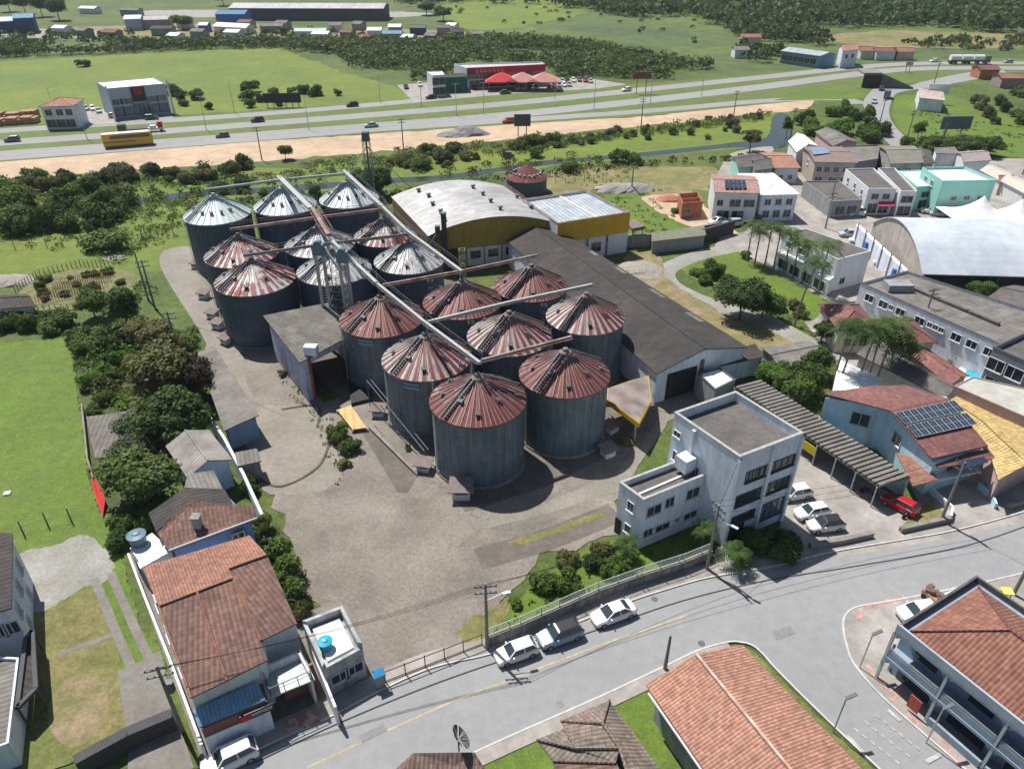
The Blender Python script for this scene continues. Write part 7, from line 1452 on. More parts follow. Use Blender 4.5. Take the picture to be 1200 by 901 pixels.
for i, (x, y) in enumerate([(67, 141), (102, 163), (242, 153), (275, 133), (362, 152), (446, 121), (494, 125), (535, 136), (567, 134), (650, 116), (696, 128), (762, 122), (822, 113)]):
    p = W(x, y); t = empty('highway_lamp', p, ['leftmost', 'second', 'third', 'fourth', 'fifth', 'sixth', 'seventh', 'eighth', 'ninth', 'tenth', 'eleventh', 'twelfth', 'rightmost'][i] + ' slim grey highway lamp post, counted from the left', 'street lamp', 'highway lamp posts'); b = MB(); b.tube((p.x, p.y, 0), (p.x, p.y, 10), .13, .07, 6); b.build('post', steel, t); b = MB(); b.beam((p.x - 1.2, p.y, 10), (p.x + 1.2, p.y, 10.1), .1, .1); b.build('arm', steel, t)
wirem = mat('black_cable', (.02, .02, .02))
def cable(name, A, B, label, sag=.8, r=.022, group='overhead cables'):
    b = MB(); n = 12; pts = [A.lerp(B, k / n) - Vector((0, 0, 4 * sag * (k / n) * (1 - k / n))) for k in range(n + 1)]
    for k in range(n): b.tube(pts[k], pts[k + 1], r, n=4, cap=False)
    return tag(b.build(name, wirem), label, 'cable', group)
for (i, j, lab) in ((4, 0, 'between shop house pole and retaining wall pole'), (0, 1, 'above the parked cars and retaining wall'), (1, 2, 'before the office block car park')):
    for k, o in enumerate((-.85, 0, .85)):
        cable('overhead_cable', A_[i][0] + A_[i][1] * o, A_[j][0] + A_[j][1] * o, ['upper', 'middle', 'lower'][k] + ' thin cable ' + lab)
cable('overhead_cable', A_[2][0], W(1260, 600, 8.5), 'thin black overhead cable leaving the view past the blue house'); cable('overhead_cable', P1[0], P2[0], 'thin black overhead cable between the twin poles and the trees'); cable('overhead_cable', P2[0], W(300, 400, 9.4), 'thin black overhead cable from the tree pole to the silos'); cable('overhead_cable', A_[1][0], W(867, 535, 11.5), 'thin black overhead cable into the office block', .4); cable('overhead_cable', W(742, 470, 5), W(790, 484, 12), 'thin black cable from the pointed canopy to the office block', .3)
for px, h, lab in [((1007, 783), 4.6, 'small street lamp at the bend of the corner pavement'), ((976, 858), 4.6, 'small street lamp on the grass verge by the orange roof'), ((1085, 870), 4.6, 'small street lamp on the pavement by the balconies')]:
    p = W(*px); t = empty('street_lamp', p, lab, 'street lamp', 'small street lamps'); b = MB(); b.tube(p, (p.x, p.y, h), .06, n=6); b.build('post', steel, t); b = MB(); b.beam((p.x, p.y, h), (p.x + .9, p.y + .3, h + .15), .28, .12); b.build('lamp_head', steeld, t)
# satellite dish
p = W(538, 880, 4.2); t = empty('satellite_dish', p, 'large dark mesh satellite dish rising behind the brown roof tip', 'satellite dish'); b = MB(); b.tube(p, (p.x, p.y, 5.6), .06, n=6); b.build('mast', steeld, t); b = MB(); ax_ = Vector((.75, .25, .6)).normalized(); e1 = ax_.cross(Vector((0, 0, 1))).normalized(); e2 = ax_.cross(e1); c0 = Vector((p.x, p.y, 5.8)); meshd = mat('dark_dish_mesh', (.09, .1, .09), var=.2)
for j in range(5):
    for i in range(24):
        q = []
        for jj, ii in ((j, i), (j, i + 1), (j + 1, i + 1), (j + 1, i)): r_q = .95 * jj / 5; a = 6.28319 * ii / 24; q.append(c0 + (e1 * math.cos(a) + e2 * math.sin(a)) * r_q + ax_ * (.3 * (jj / 5) ** 2))
        b.face(q if j else [q[0], q[2], q[3]])
b.build('dish', meshd, t); b = MB()
for i in range(8): a = 6.28 * i / 8; b.beam(c0, c0 + (e1 * math.cos(a) + e2 * math.sin(a)) * .97 + ax_ * .31, .04, .04)
b.beam(c0, c0 + ax_ * .9, .05, .05); b.build('rib', steel, t)
# billboards and signs
def board(name, px, h0, w_, h_, label, mt, a=0., legs=2):
    p = W(*px); t = empty(name, p, label, 'billboard'); u = Vector((math.cos(a), math.sin(a), 0)); b = MB(); b.beam(p - u * w_ / 2 + Vector((0, 0, h0 + h_ / 2)), p + u * w_ / 2 + Vector((0, 0, h0 + h_ / 2)), .25, h_); b.build('panel', mt, t)
    for k in range(legs): q = p + u * w_ * ((k + .5) / legs - .5); b = MB(); b.tube((q.x, q.y + .25, 0), (q.x, q.y + .25, h0 + h_ * .7), .14, n=6); b.build('post', steeld, t)
board('billboard', (332, 126), 1.5, 13, 3.2, 'long black billboard standing in the bright field', black, .05, 6); board('billboard', (1095, 122), 3.5, 7, 3.2, 'white billboard above the pond side thicket', whiter, -.2); board('billboard', (1113, 170), 4.5, 9, 3.6, 'dark slate billboard on the green triangle', mat('slate_board', (.14, .17, .19), var=.15), .05); board('road_sign', (1063, 116 - 30), 3, 3, 1.6, 'small road sign board beside the carriageway', steel); board('road_sign', (612, 160), 3, 5, 3.5, 'square grey sign board seen from behind on the orange earth', steeld, .05)
for i, (x, y, h, w_) in enumerate([(751, 110, 8, 6)]):
    board('highway_sign', (x, y), 5.2, 7, 2.4, 'brown highway sign seen from behind beside the upper carriageway', mat('brown_sign_back', (.14, .08, .05), var=.3), .1)
# gravel heaps and rubble
def heap(name, px, r, h, mt, label, el=1.6):
    p = W(*px); b = MB(); n = 20; K = 5; g = random.Random(int(px[0]))
    rr = [[max(.02, (1 - j / K)) * (1 + g.uniform(-.12, .12)) for i in range(n)] for j in range(K + 1)]
    for j in range(K):
        for i in range(n):
            q = []
            for jj, ii in ((j, i), (j, (i + 1) % n), (j + 1, (i + 1) % n), (j + 1, i)): a = 6.28319 * ii / n; q.append((p.x + r * el * rr[jj][ii] * math.cos(a), p.y + r * rr[jj][ii] * math.sin(a), h * math.sin(jj / K * 1.57)))
            b.face(q)
    return tag(b.build(name, mt), label, 'heap')
heap('gravel_heap', (722, 222), 3.5, 1.5, g_grav, 'grey gravel heap left of the dark pole'); heap('gravel_heap', (744, 222), 3.2, 1.6, g_grav, 'grey gravel heap right of the dark pole'); heap('gravel_heap', (548, 157), 4, 2.5, mat('dark_gravel', (.2, .2, .2), var=.2), 'darker gravel heap on the orange earth'); heap('gravel_heap', (529, 159), 3, 1.6, g_grav, 'lower gravel heap on the orange earth'); heap('brick_pile', (785, 234), 2.2, 1.2, brick, 'pile of red bricks before the unfinished brick house'); heap('rubble_heap', (750, 316), 4, 1.0, mat('pale_rubble', (.36, .33, .29), var=.5, scale=3, bump=.8), 'pale rubble heap at the bend of the park path', 1.2)
heap('rubble_heap', (5, 330), 3.2, 1.0, mat('pale_rubble', (.36, .33, .29)), 'white rubble heap above the cottage at the left edge')
# markings on the side road and corner pavement
for r_ in range(3):   # worn dashes before the junction
    for i in range(6):
        a = W(1001 + r_ * 12 + i * 9.5, 853 - r_ * 8 + i * 7.5); c = W(1006 + r_ * 12 + i * 9.5, 857.5 - r_ * 8 + i * 7.5); ribbon('road_marking', [a, c], .14, .05, g_mark, world=True)
for q in ([(1040, 832), (1055, 845)], [(992, 862), (1012, 882)], [(1085, 893), (1102, 884)]): ribbon('road_marking', q, .35, .05, g_mark)
for q in ([(1015, 780), (1045, 812)], [(1062, 838), (1078, 850)], [(1100, 862), (1112, 875)], [(1110, 880), (1130, 900)], [(1043, 820), (1060, 808)], [(1012, 712), (1060, 700)], [(1010, 715), (1005, 728)]): ribbon('red_marking', q, .45, .126, g_red)
for x, y in ((822, 754), (656, 825), (767, 702)): p = W(x, y); b = MB(); b.lathe([(.34, .031), (.34, .04), (0, .041)], 16, (p.x, p.y)); tag(b.build('manhole_cover', dirtyc if x < 700 else steeld), {822: 'dark manhole cover near the rounded kerb of the orange roof', 656: 'pale drain cover on the street above the mossy roof', 767: 'small dark drain cover at the kerb right of the white sedan'}[x], 'manhole cover')
ribbon('dark_street_line', [(300, 893), (400, 846), (505, 803), (600, 770), (700, 738), (800, 704), (900, 680), (1000, 664), (1130, 640), (1220, 610)], .09, .04, mat('thin_dark_line', (.07, .07, .07)))  # narrow dark line drawn along the street
patch('painted_pole_shadow', [(838, 676), (850, 682), (868, 692), (884, 705), (880, 700), (862, 686)], .04, mat('pole_shadow_tone', (.06, .06, .06)), round_=False)  # the utility pole's cast shadow, painted on the street as a dark sliver
for q in ([(330, 480), (372, 476), (372, 500)], [(300, 560), (330, 570), (372, 548), (386, 520)]): ribbon('pavement_joint', q, .3, .02, mat('dirt_in_joints', (.09, .08, .065), var=.3))
# ------------------------------------------------------------ trees, shrubs, palms
def palm_proto(seed, nf=24, L=2.6):
    g = np.random.default_rng(seed); Q = []
    for k in range(nf):
        a = 6.283 * k / nf + g.uniform(-.2, .2); el = g.uniform(-.3, 1.45); d = np.array([math.cos(a), math.sin(a), 0]); sd_ = np.array([-d[1], d[0], 0]); n = 11; P0 = np.zeros(3); pts = []
        for i in range(n + 1):
            t_ = i / n; r = L * t_ * (math.cos(el * .6)); z = L * (math.sin(el) * t_ - (.5 + .3 * (el > 0)) * t_ * t_); pts.append(d * r + np.array([0, 0, z]))
        for i in range(1, n):
            w_ = .62 * math.sin(math.pi * (i / n) ** .7) + .12; dr = .18
            for s_ in (-1, 1):
                tip = pts[i] + sd_ * s_ * w_ + d * .22 - np.array([0, 0, dr + g.uniform(0, .2)]); q = pts[min(i + 1, n)] * .45 + pts[i] * .55; Q.append(np.stack([pts[i], q, tip + d * .05, tip - d * .05]))
    return quadmesh('fronds', np.array(Q), [LF['palm']])
PM = [palm_proto(s) for s in (1, 2, 3)]
PT = {}
def palm(px, h, label, sc=1., group='tall palms of the row', lean=0.):
    p = W(*px); t = empty('palm_tree', p, label, 'palm tree', group, rz=random.uniform(0, 6)); b = MB(); top_ = Vector((lean, lean * .4, h))
    pts = [Vector((lean * k * k / 16, lean * .4 * k * k / 16, h * k / 4)) for k in range(5)]
    for k in range(4): b.tube(pts[k] + p, pts[k + 1] + p, .17 - .02 * k, .15 - .02 * k, 7, cap=False)
    o = b.build('trunk', barkg, t); c = bpy.data.objects.new('crown', PM[int(px[0]) % 3]); COL.objects.link(c); c.parent = t; c.location = top_; c.scale = (sc,) * 3; return t
ordn = ['leftmost', 'second', 'third', 'fourth', 'fifth', 'sixth', 'seventh']
for i, (x, y, h) in enumerate([(875, 306, 7.5), (884, 311, 7), (896, 312, 8), (906, 316, 8), (918, 321, 8), (928, 326, 7), (939, 332, 7.8)]): palm((x, y), h, '%s palm of the row between the park lawn and the white gallery' % ordn[i])
palm((958, 345), 9.5, 'tall palm at the right end of the row before the white gable wall', 1.1); palm((931, 382), 11.5, 'tallest lone leaning palm in front of the park lawn', 1., lean=1.2)
for i, (x, y, h, l_) in enumerate([(975, 453, 9.5, .8), (982, 456, 10, .6), (1004, 453, 10.5, .8), (1014, 454, 9, .3), (1025, 452, 10.5, .6), (1036, 450, 8, .5), (1043, 452, 7, .4)]): palm((x, y), h, '%s palm of the dense clump behind the solar panel house' % ordn[i], 1.15, 'palms of the clump behind the solar panel house', l_)
palm((1141, 352), 3.4, 'short bushy palm on the roof edge of the long pale building', 1.2, None); palm((1147, 350), 3., 'second short bushy palm close beside the first near the dark roof', 1.1, None); palm((860, 664), 2.2, 'low yellow green palm at the foot of the street pole', .75, None); palm((732, 652), 2.0, 'low palm among the garden shrubs by the office wing', .65, None); palm((822, 640), 2.6, 'feathery palm against the office wing wall', .7, None)
def T(px, r, h, label, leaf='mid', kind='tree', var=0, trunk=True, sq=1., name='tree', group=None): return tree(name, W(*px), r, h, label, leaf, kind, group, var, trunk, sq)
T((152, 388), 3.6, 9, 'tall open dark tree at the end of the vegetable bed', 'dark', 'tall', 0); T((112, 372), 2.6, 5, 'rounded tree in front of the vegetable bed', 'mid', 'tree', 1)
T((196, 462), 5.0, 8.5, 'large olive tree above the grey yard shed', 'olive', 'tree', 1); T((232, 470), 3.0, 6.5, 'dark reddish tree leaning over the yard shed', 'rust', 'tree', 2); T((205, 522), 4.4, 7.5, 'dense tree between yard shed and dark low shed', 'dark', 'tree', 0)
T((176, 588), 4.0, 6.5, 'big dark tree beside the red tarpaulin', 'dark', 'tree', 1, sq=1.1); T((226, 515), 2.6, 4, 'bright green bushy tree by the boundary wall', 'fresh', 'tree', 2); T((172, 520), 3.0, 4.5, 'grey green tree over the dark low shed', 'grey', 'tree', 1); T((160, 548), 2.6, 4.4, 'grey green tree behind the red tarpaulin', 'grey', 'tree', 2)
T((222, 420), 2.6, 5, 'green tree at the top of the yard shed', 'mid', 'tree', 1); T((180, 410), 3.2, 5, 'yellow green tree left of the tall pole', 'olive', 'tree', 2)
T((866, 374), 4.3, 7.0, 'large spreading tree in the middle of the park', 'dark', 'tree', 2); T((893, 372), 2.8, 4.6, 'smaller dark tree right of the spreading park tree', 'dark', 'tree', 1); T((836, 324), 2.2, 3.4, 'rounded bush tree at the bend of the park path', 'mid', 'tree', 0, False)
T((940, 462), 2.4, 5, 'tree beside the slate roofed garden shed', 'dark', 'tree', 1); T((925, 470), 2.6, 4.5, 'low green tree behind the ribbed car port', 'mid', 'tree', 2); T((955, 440), 2.2, 5, 'tree at the left foot of the palm clump', 'dark', 'tree', 0); T((902, 448), 2.4, 3.6, 'bright bushy tree between shed gable and car port', 'fresh', 'tree', 1); T((962, 402), 2.2, 4.5, 'dark tree at the path end before the hip roofed house', 'dark', 'tall', 1)
T((878, 178), 3.6, 7, 'olive tree on the river bank by the turquoise house', 'olive', 'tall', 1); T((921, 162), 2.0, 7, 'slender tree standing at the pond', 'dark', 'tall', 0)
T((1074, 166), 2.2, 6.5, 'slim tree beside the access road bend', 'dark', 'tall', 2)
for i, x in enumerate((1100, 1112, 1126, 1140, 1153)): T((x, 182 + (i % 2) * 2), 3.6, 5.5, '%s dark tree of the row under the dark billboard' % ordn[i], 'dark', 'tree', i % 3, group='dark trees under the billboard')
T((445, 232), 3.0, 7.5, 'dark tree beside the tall elevator tower', 'dark', 'tree', 1); T((430, 226), 3.0, 6, 'dark tree behind the rear right silo', 'dark', 'tree', 2)
for i, (px, r, h, lf) in enumerate([((262, 7), 6, 10, 'mid'), ((70, 24), 7, 14, 'dark'), ((50, 20), 6, 13, 'grey'), ((30, 16), 6, 13, 'grey'), ((12, 14), 6, 12, 'dark'), ((215, 35), 6, 8, 'mid'), ((520, 25), 6, 9, 'dark'), ((500, 18), 6, 9, 'dark'), ((335, 187), 2, 4, 'olive'), ((690, 40), 0, 0, '')]):
    if r: T(px, r, h, ['rounded tree above the far long warehouse', 'huge dark tree beside the navy warehouse', 'pale grey tall tree next to the huge dark one', 'grey green tree behind the navy warehouse', 'dark tree at the top left corner', 'bushy tree among the far sheds', 'dark tree right of the long warehouse, lower', 'dark tree right of the long warehouse, upper', 'small lone tree on the orange earth'][i], lf, 'tree', i % 3)
# shrubs one by one
for px, r, h, lf, lab in [((637, 690), 1.5, 1.9, 'mid', 'round shrub in the front garden, nearest the gate'), ((668, 692), 1.6, 2.2, 'mid', 'fuller shrub in the front garden above the first parked car'), ((697, 664), 1.2, 1.7, 'dark', 'dark clipped shrub in the middle of the front garden'), ((712, 668), 1.3, 1.6, 'mid', 'shrub right of the dark clipped one'), ((722, 672), 1.1, 1.3, 'fresh', 'small fresh green shrub near the mesh fence'), ((730, 664), 1.3, 1.6, 'mid', 'shrub close to the office wing corner'), ((711, 650), 1.5, 1.8, 'olive', 'olive shrub at the top of the front garden'), ((730, 640), 1.0, 1.5, 'rust', 'reddish shrub at the office wing corner'), ((665, 660), 1.2, 1.3, 'olive', 'low olive shrub beside the brick lane'), ((606, 708), .8, 1.0, 'mid', 'little shrub at the left garden end'), ((905, 645), 2.6, 2.4, 'dark', 'broad dark shrub in the shade of the office block'), ((885, 640), 2.0, 2.0, 'dark', 'dark shrub before the office block door'), ((925, 640), 1.6, 1.6, 'dark', 'dark shrub beside the parked white cars'), ((866, 655), 1.2, 1.6, 'olive', 'yellowish shrub beside the low street palm'),
        ((322, 655), 2.0, 2.8, 'mid', 'bush between shop house and yard, topmost'), ((333, 677), 2.2, 3.0, 'mid', 'big bush beside the long tile roof'), ((342, 700), 2.0, 2.6, 'dark', 'dark bush beside the long tile roof lower end'), ((350, 722), 1.2, 1.6, 'olive', 'olive bush at the corner of the white roofed box'), ((305, 625), 1.5, 2.2, 'mid', 'bush at the end of the boundary wall'), ((292, 575), 1.3, 2.0, 'mid', 'bush against the yard side of the boundary wall'), ((318, 760), 1.4, 2.8, 'dark', 'climbing plant in the little courtyard of the shop house'), ((335, 752), 1.3, 2.8, 'mid', 'leafy shrub in the little courtyard of the shop house'),
        ((398, 515), 1.5, 2.2, 'mid', 'weedy bush at the mouth of the unloading shed'), ((412, 528), 1.4, 1.8, 'dark', 'dark weedy bush left of the brown ramp'), ((404, 545), 1.0, 1.0, 'olive', 'low weeds left of the brown ramp'), ((300, 395), 1.5, 2.6, 'olive', 'olive bush at the foot of the front left silo'), ((332, 440), .8, 1.0, 'olive', 'straw coloured weeds along the unloading shed'), ((477, 527), .5, 1.0, 'fresh', 'tiny green plant by the nearest silo'), ((840, 470), 1.0, 1.4, 'mid', 'bush in the dark corner behind the office block'), ((822, 446), .9, 1.6, 'mid', 'bush at the guard room wall'), ((735, 520), 1.2, .9, 'olive', 'weeds under the pointed canopy'),
        ((125, 292), 4.2, 3.6, 'mid', 'big rounded bush in the pasture above the vegetable bed'), ((170, 616), 1.4, 1.6, 'fresh', 'small bright shrub by the tank terrace'), ((142, 640), 1.6, 2.0, 'dark', 'dark shrub at the corner of the long lawn'), ((146, 620), 1.4, 2.0, 'mid', 'shrub under the big dark tree'), ((261, 560), 1.0, 1.4, 'mid', 'pot plants behind the tiled house'), ((930, 362), 1.6, 1.5, 'olive', 'low shrub at the park lawn edge'), ((912, 362), 1.4, 1.4, 'mid', 'low shrub beside the spreading park tree'), ((938, 372), 1.2, 1.3, 'dark', 'dark low shrub at the foot of the lone palm'), ((855, 330), 1.6, 1.6, 'mid', 'shrub at the upper park lawn edge'), ((872, 302), 1.2, 1.4, 'mid', 'shrub at the first palm'), ((1125, 424), 1.8, 1.8, 'olive', 'shrub beside the pool, left'), ((1140, 422), 1.5, 1.6, 'mid', 'shrub beside the pool, right'), ((925, 205), 2, 2, 'mid', 'bush behind the orange roofed cottage'), ((793, 249), 1.3, 1.1, 'dark', 'dark bush lying in the green lot'), ((845, 232), 1.6, 2.0, 'mid', 'bush left of the panel roofed house'), ((725, 190), 2.6, 3.4, 'dark', 'dark bush at the river bank, left of its neighbour'), ((742, 192), 2.2, 3.0, 'dark', 'dark bush at the river bank, right of its neighbour'), ((665, 200), 2.6, 2.6, 'mid', 'bush beside the river right of the old silo'), ((98, 78), 3, 3, 'dark', 'lone bush in the bright field, left')]:
    kd = 'bush' if r > 1.1 else 'small'; shrub('shrub', W(*px), r, h, lab, lf, None, int(px[0]) % 3, 1., kd)
gr = random.Random(5)
# countable scrub along the river and behind the silos
ORD = 'first second third fourth fifth sixth seventh eighth ninth tenth eleventh twelfth thirteenth fourteenth fifteenth sixteenth seventeenth eighteenth nineteenth twentieth'.split()
ORD += ['twenty-' + q for q in ORD[:9]] + ['thirtieth'] + ['thirty-' + q for q in ORD[:9]]
def belt(poly, n, r0, r1, leafs, group, lab, seed):
    """n bushes set one by one; each is told apart by its colour and its place from the left"""
    g = random.Random(seed); P_ = []; xs = [p[0] for p in poly]; ys = [p[1] for p in poly]; tries = 0
    while len(P_) < n and tries < 5000:
        tries += 1; x, y = g.uniform(min(xs), max(xs)), g.uniform(min(ys), max(ys))
        if inside((x, y), poly): P_.append((x, y, g.uniform(r0, r1), g.choice(leafs)))
    cnt = {}
    for x, y, r, lf in sorted(P_):
        cnt[lf] = cnt.get(lf, 0) + 1; nm = dict(dark='dark green', mid='green', fresh='bright green', olive='olive', grey='grey green', rust='reddish')[lf]
        shrub('shrub', W(x, y), r, r * g.uniform(1.0, 1.5), '%s %s from left of %s' % (ORD[cnt[lf] - 1], nm + ' bush', lab), lf, group, g.randrange(3), g.uniform(.7, 1.2))
belt([(0, 232), (120, 222), (150, 240), (140, 268), (60, 272), (0, 272)], 24, 2.4, 4.2, ['dark', 'mid', 'dark'], 'dense dark bushes at the left end of the river', 'the thicket between river and left pasture', 1)
belt([(0, 214), (160, 203), (300, 197), (240, 214), (100, 224), (0, 232)], 40, 1.4, 3.0, ['dark', 'mid', 'grey', 'olive'], 'scrub bushes between orange earth and river, left', 'the scrub between orange earth and river', 2)
belt([(455, 182), (600, 168), (700, 163), (700, 178), (600, 188), (460, 204)], 38, 1.2, 2.6, ['dark', 'mid', 'olive', 'grey'], 'scrub bushes behind the arched warehouse', 'the scrub behind the arched warehouse', 3)
belt([(700, 156), (900, 132), (895, 152), (860, 160), (700, 176)], 24, 1.0, 2.2, ['mid', 'olive', 'grey'], 'scrub bushes along the right river bank', 'the right river bank scrub', 4)
belt([(225, 226), (450, 212), (455, 232), (230, 245)], 12, 1.4, 2.8, ['dark', 'mid'], 'bushes behind the rear silos', 'the row between river and rear silos', 5)
belt([(935, 135), (1010, 125), (1040, 165), (1010, 175), (940, 165)], 22, 2.0, 3.6, ['mid', 'dark', 'fresh'], 'bushes between pond and access road', 'the clump between pond and access road', 6)
belt([(0, 378), (82, 366), (82, 386), (0, 402)], 12, 1.6, 2.4, ['dark', 'mid'], 'hedge bushes at the top of the long lawn', 'the hedge heading the long lawn', 7)
belt([(90, 395), (170, 385), (175, 425), (150, 470), (100, 490)], 12, 1.2, 2.4, ['mid', 'fresh', 'dark'], 'bushes of the overgrown plot', 'the overgrown plot beside the lawn', 8)
belt([(1140, 118), (1215, 105), (1215, 150), (1160, 150)], 16, 1.6, 3.0, ['dark', 'mid', 'olive'], 'bushes of the right hand slope', 'the slope at the right edge', 9)
belt([(1048, 170), (1085, 168), (1200, 176), (1210, 186), (1080, 182)], 12, 1.4, 2.6, ['mid', 'dark'], 'bushes below the green triangle', 'the lower rim of the green triangle', 10)
belt([(205, 108), (330, 100), (400, 112), (330, 124), (215, 130)], 16, 1.6, 3.6, ['dark', 'mid'], 'bushes right of the showroom', 'the field between showroom and billboard', 11)
belt([(795, 308), (860, 330), (855, 345), (800, 325)], 6, .8, 1.4, ['mid', 'olive'], 'low shrubs along the park path', 'the low shrubs along the park path', 12)
belt([(20, 330), (90, 318), (148, 322), (140, 345), (60, 358)], 16, .5, 1.3, ['mid', 'dark', 'olive'], 'plants in the vegetable bed', 'the fenced vegetable bed', 13)
mass('meadow_dots', 'tiny bushes dotted over the far meadow', [(500, 8), (800, 10), (860, 60), (720, 40), (560, 26)], 17, (1.0, 2.4), (1.0, 2.2), ['dark', 'mid', 'olive'], 34, .5, 15, gap=.35)
# woods and thickets nobody could count
mass('woodland', 'dark dense woodland behind the bright field and the store', [(330, 50), (470, 50), (600, 46), (700, 55), (800, 75), (855, 82), (850, 92), (700, 92), (655, 90), (640, 78), (540, 72), (520, 90), (480, 96), (420, 84), (395, 66), (330, 58)], 3.6, (3, 5.5), (2.2, 3.4), ['far', 'far', 'dark'], 40, .6, 1, gap=.06)
mass('hedgerow', 'dark belt of trees behind the bright field on the left', [(-80, 54), (60, 54), (140, 56), (150, 52), (330, 50), (330, 57), (250, 58), (150, 62), (120, 64), (0, 68), (-80, 70)], 3.8, (3, 5.5), (2.4, 3.6), ['far', 'dark', 'grey'], 44, .6, 2, gap=.1)
mass('hill_forest', 'dark forest covering the slopes at the top right', [(640, 8), (760, 0), (900, -20), (1300, -20), (1300, 44), (1200, 40), (1060, 32), (960, 34), (900, 40), (860, 32), (780, 24), (700, 16)], 8, (6, 11), (5, 8), ['far', 'dark', 'far'], 40, 1.4, 3, gap=.12)
mass('upper_woods', 'patches of far trees along the upper meadow edge', [(470, -10), (760, -20), (640, 6), (540, 4), (470, 14)], 8, (5, 9), (4, 7), ['far', 'dark'], 36, 1.4, 4, gap=.35)
mass('tree_belt', 'belt of trees at the right end of the meadow', [(850, 30), (905, 36), (965, 42), (970, 58), (925, 52), (900, 76), (872, 70), (868, 50)], 5, (4, 8), (3.2, 5), ['far', 'dark'], 44, .9, 5, gap=.25)
mass('slope_thicket', 'low thicket behind the flyover', [(905, 40), (1030, 48), (1200, 46), (1300, 50), (1300, 60), (1160, 60), (1060, 56), (980, 50), (910, 48)], 6, (1.5, 4), (2, 4), ['far', 'mid', 'olive'], 26, .9, 6, gap=.45)
mass('left_far_scrub', 'low scrub between the far settlement roofs', [(-80, 36), (140, 40), (300, 36), (560, 44), (560, 50), (330, 44), (140, 52), (-80, 50)], 6, (1.5, 4), (1.6, 3), ['far', 'mid'], 26, .8, 7, gap=.5)
mass('river_scrub', 'low tangled scrub along both river banks', [(-80, 218), (150, 206), (300, 194), (460, 181), (600, 167), (760, 151), (900, 134), (900, 140), (760, 160), (640, 176), (450, 198), (300, 212), (120, 230), (-80, 250)], 2.5, (.5, 1.8), (.9, 1.9), ['mid', 'olive', 'mid', 'fresh', 'grey'], 34, .26, 8, gap=.12)
mass('bank_weeds', 'weeds along the near river bank', [(120, 252), (215, 238), (450, 226), (600, 203), (800, 187), (900, 182), (900, 188), (800, 193), (610, 210), (450, 236), (215, 248), (125, 262)], 2.2, (.5, 1.6), (.7, 1.7), ['mid', 'olive', 'dark'], 24, .28, 9, gap=.2)
mass('vine_cover', 'bright green vines and undergrowth covering the plot beside the long lawn', [(90, 400), (150, 372), (200, 385), (236, 410), (240, 470), (215, 500), (170, 482), (104, 488)], 1.3, (.3, 1.6), (.7, 1.4), ['fresh', 'mid', 'fresh'], 34, .2, 10, gap=.06)
mass('shed_weeds', 'weeds between the houses and the dark low shed', [(180, 480), (240, 480), (262, 545), (215, 570), (160, 600), (120, 600), (150, 545), (190, 530)], 1.6, (.3, 1.0), (.5, 1.1), ['mid', 'grey', 'dark'], 16, .2, 11, gap=.25)
mass('pasture_weeds', 'loose weeds in the rough pasture on the left', [(-60, 270), (140, 272), (220, 262), (225, 290), (150, 300), (-60, 330)], 3.2, (.2, .8), (.7, 1.8), ['mid', 'olive', 'fresh'], 26, .2, 12, gap=.25)
mass('garden_weeds', 'weedy growth in the front garden', [(584, 724), (622, 692), (662, 657), (724, 634), (750, 646), (825, 624), (830, 645), (790, 660), (700, 690), (620, 734)], 1.1, (.1, .35), (.3, .6), ['fresh', 'mid'], 9, .13, 13, gap=.2)
mass('yard_weeds', 'straggling weeds around the ramp and unloading shed', [(332, 425), (365, 470), (395, 500), (410, 560), (398, 570), (380, 520), (350, 480), (325, 440)], 1.1, (.1, .4), (.3, .7), ['olive', 'mid'], 9, .14, 14, gap=.25)
mass('wall_weeds', 'weeds along the yard side of the houses', [(296, 592), (318, 600), (345, 680), (372, 735), (345, 735), (312, 650)], 1.1, (.15, .6), (.35, .8), ['mid', 'olive'], 10, .15, 15, gap=.25)
mass('path_weeds', 'weeds between park path and hip roofed houses', [(895, 352), (920, 358), (975, 398), (960, 404), (930, 388), (900, 372)], 1.6, (.2, .7), (.4, .9), ['mid', 'olive'], 10, .18, 16, gap=.3)
mass('thicket', 'thicket behind the ribbed car port', [(888, 440), (925, 436), (965, 455), (985, 480), (1000, 500), (960, 480)], 1.8, (.6, 2.0), (.8, 1.6), ['mid', 'dark', 'fresh'], 26, .22, 17, gap=.1)

mass('rough_growth', 'rough weedy growth between rear silos, river and track', [(60, 268), (225, 245), (225, 262), (150, 300), (205, 345), (240, 400), (150, 372), (150, 322)], 2.0, (.2, 1.1), (.7, 1.6), ['mid', 'olive', 'fresh'], 26, .2, 20, gap=.3)
mass('lot_growth', 'tussocky growth over the green lot and dry clearing', [(640, 205), (760, 198), (845, 205), (825, 225), (755, 228), (800, 258), (830, 275), (760, 292), (735, 280), (700, 228)], 3.0, (.15, .5), (.5, 1.2), ['olive', 'mid', 'fresh'], 14, .2, 21, gap=.35)
mass('meadow_bushes', 'scattered low tufts over the slope right of the access road', [(1060, 118), (1110, 116), (1200, 144), (1290, 152), (1290, 190), (1200, 182), (1110, 176), (1070, 160)], 3.6, (.15, .6), (.5, 1.4), ['mid', 'olive', 'fresh'], 14, .22, 22, gap=.4)

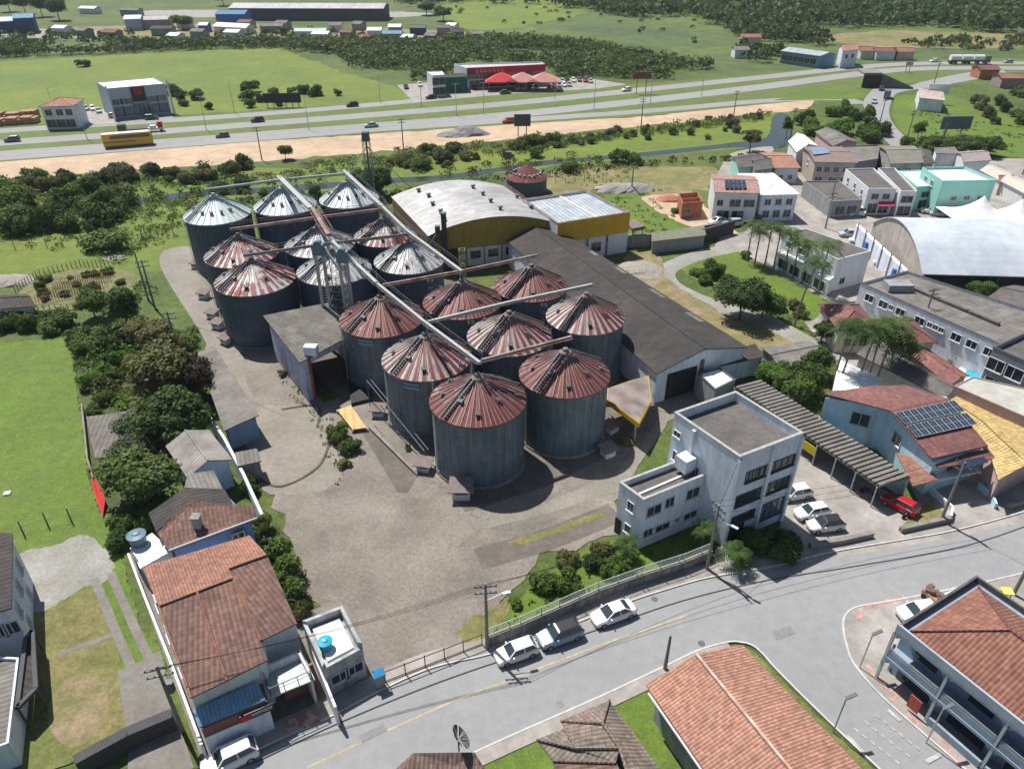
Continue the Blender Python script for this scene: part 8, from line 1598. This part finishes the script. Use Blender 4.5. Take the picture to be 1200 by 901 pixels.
# the air between here and the far woods
b = MB(); b.box((0, 1500, -1.5), (5600, 3400, 62.0)); hz = b.build('haze', [], None); hz.data.materials.clear(); hm = bpy.data.materials.new('thin_air'); hm.use_nodes = True; N_ = hm.node_tree.nodes; N_.remove(N_['Principled BSDF']); pv = N_.new('ShaderNodeVolumePrincipled'); pv.inputs['Color'].default_value = (.82, .9, 1, 1); pv.inputs['Density'].default_value = .00009; pv.inputs['Anisotropy'].default_value = .2
hm.node_tree.links.new(pv.outputs[0], N_['Material Output'].inputs['Volume']); hz.data.materials.append(hm); tag(hz, 'thin pale haze in the air', 'haze', None, 'stuff')

mass('bank_growth', 'bushy growth overhanging the river on both banks', [(0, 246), (120, 233), (215, 221), (320, 216), (450, 206), (600, 191), (690, 181), (800, 172), (800, 184), (690, 193), (600, 203), (450, 220), (320, 231), (215, 238), (120, 250), (0, 262)], 3.3, (.8, 2.4), (1.0, 2.2), ['mid', 'dark', 'olive', 'mid'], 40, .3, 31, gap=.48)

mass('low_thicket', 'low green thicket between left pasture bushes and river', [(-60, 236), (120, 228), (215, 228), (230, 246), (150, 262), (60, 272), (-60, 276)], 2.3, (.5, 1.8), (.9, 2.0), ['mid', 'fresh', 'olive'], 36, .26, 32, gap=.25)
mass('garden_fringe', 'green fringe of weeds and vines round the vegetable bed', [(0, 364), (40, 366), (90, 364), (145, 350), (170, 330), (200, 372), (160, 392), (100, 386), (82, 392), (0, 400)], 1.6, (.4, 1.4), (.7, 1.4), ['fresh', 'mid', 'dark'], 34, .2, 33, gap=.2)

mass('bush_filler', 'ragged growth filling the gaps between the big trees and shrubs beside the yard shed', [(90, 398), (160, 378), (215, 400), (236, 430), (238, 500), (225, 545), (190, 560), (175, 600), (140, 600), (170, 540), (180, 490), (110, 480)], 2.0, (.6, 2.6), (.9, 1.8), ['mid', 'olive', 'fresh', 'dark'], 44, .22, 34, gap=.25, holes=([(230, 408), (254, 404), (306, 490), (260, 506)], [(112, 495), (182, 478), (182, 535), (112, 545)]))
mass('strip_growth', 'uneven bushy growth all along the lower edge of the orange earth', [(0, 216), (150, 204), (300, 193), (450, 180), (600, 166), (760, 150), (900, 136), (900, 142), (760, 158), (600, 176), (450, 190), (300, 204), (150, 216), (0, 230)], 3.2, (.8, 3.2), (1.0, 2.2), ['mid', 'olive', 'dark', 'grey'], 46, .27, 35, gap=.35)
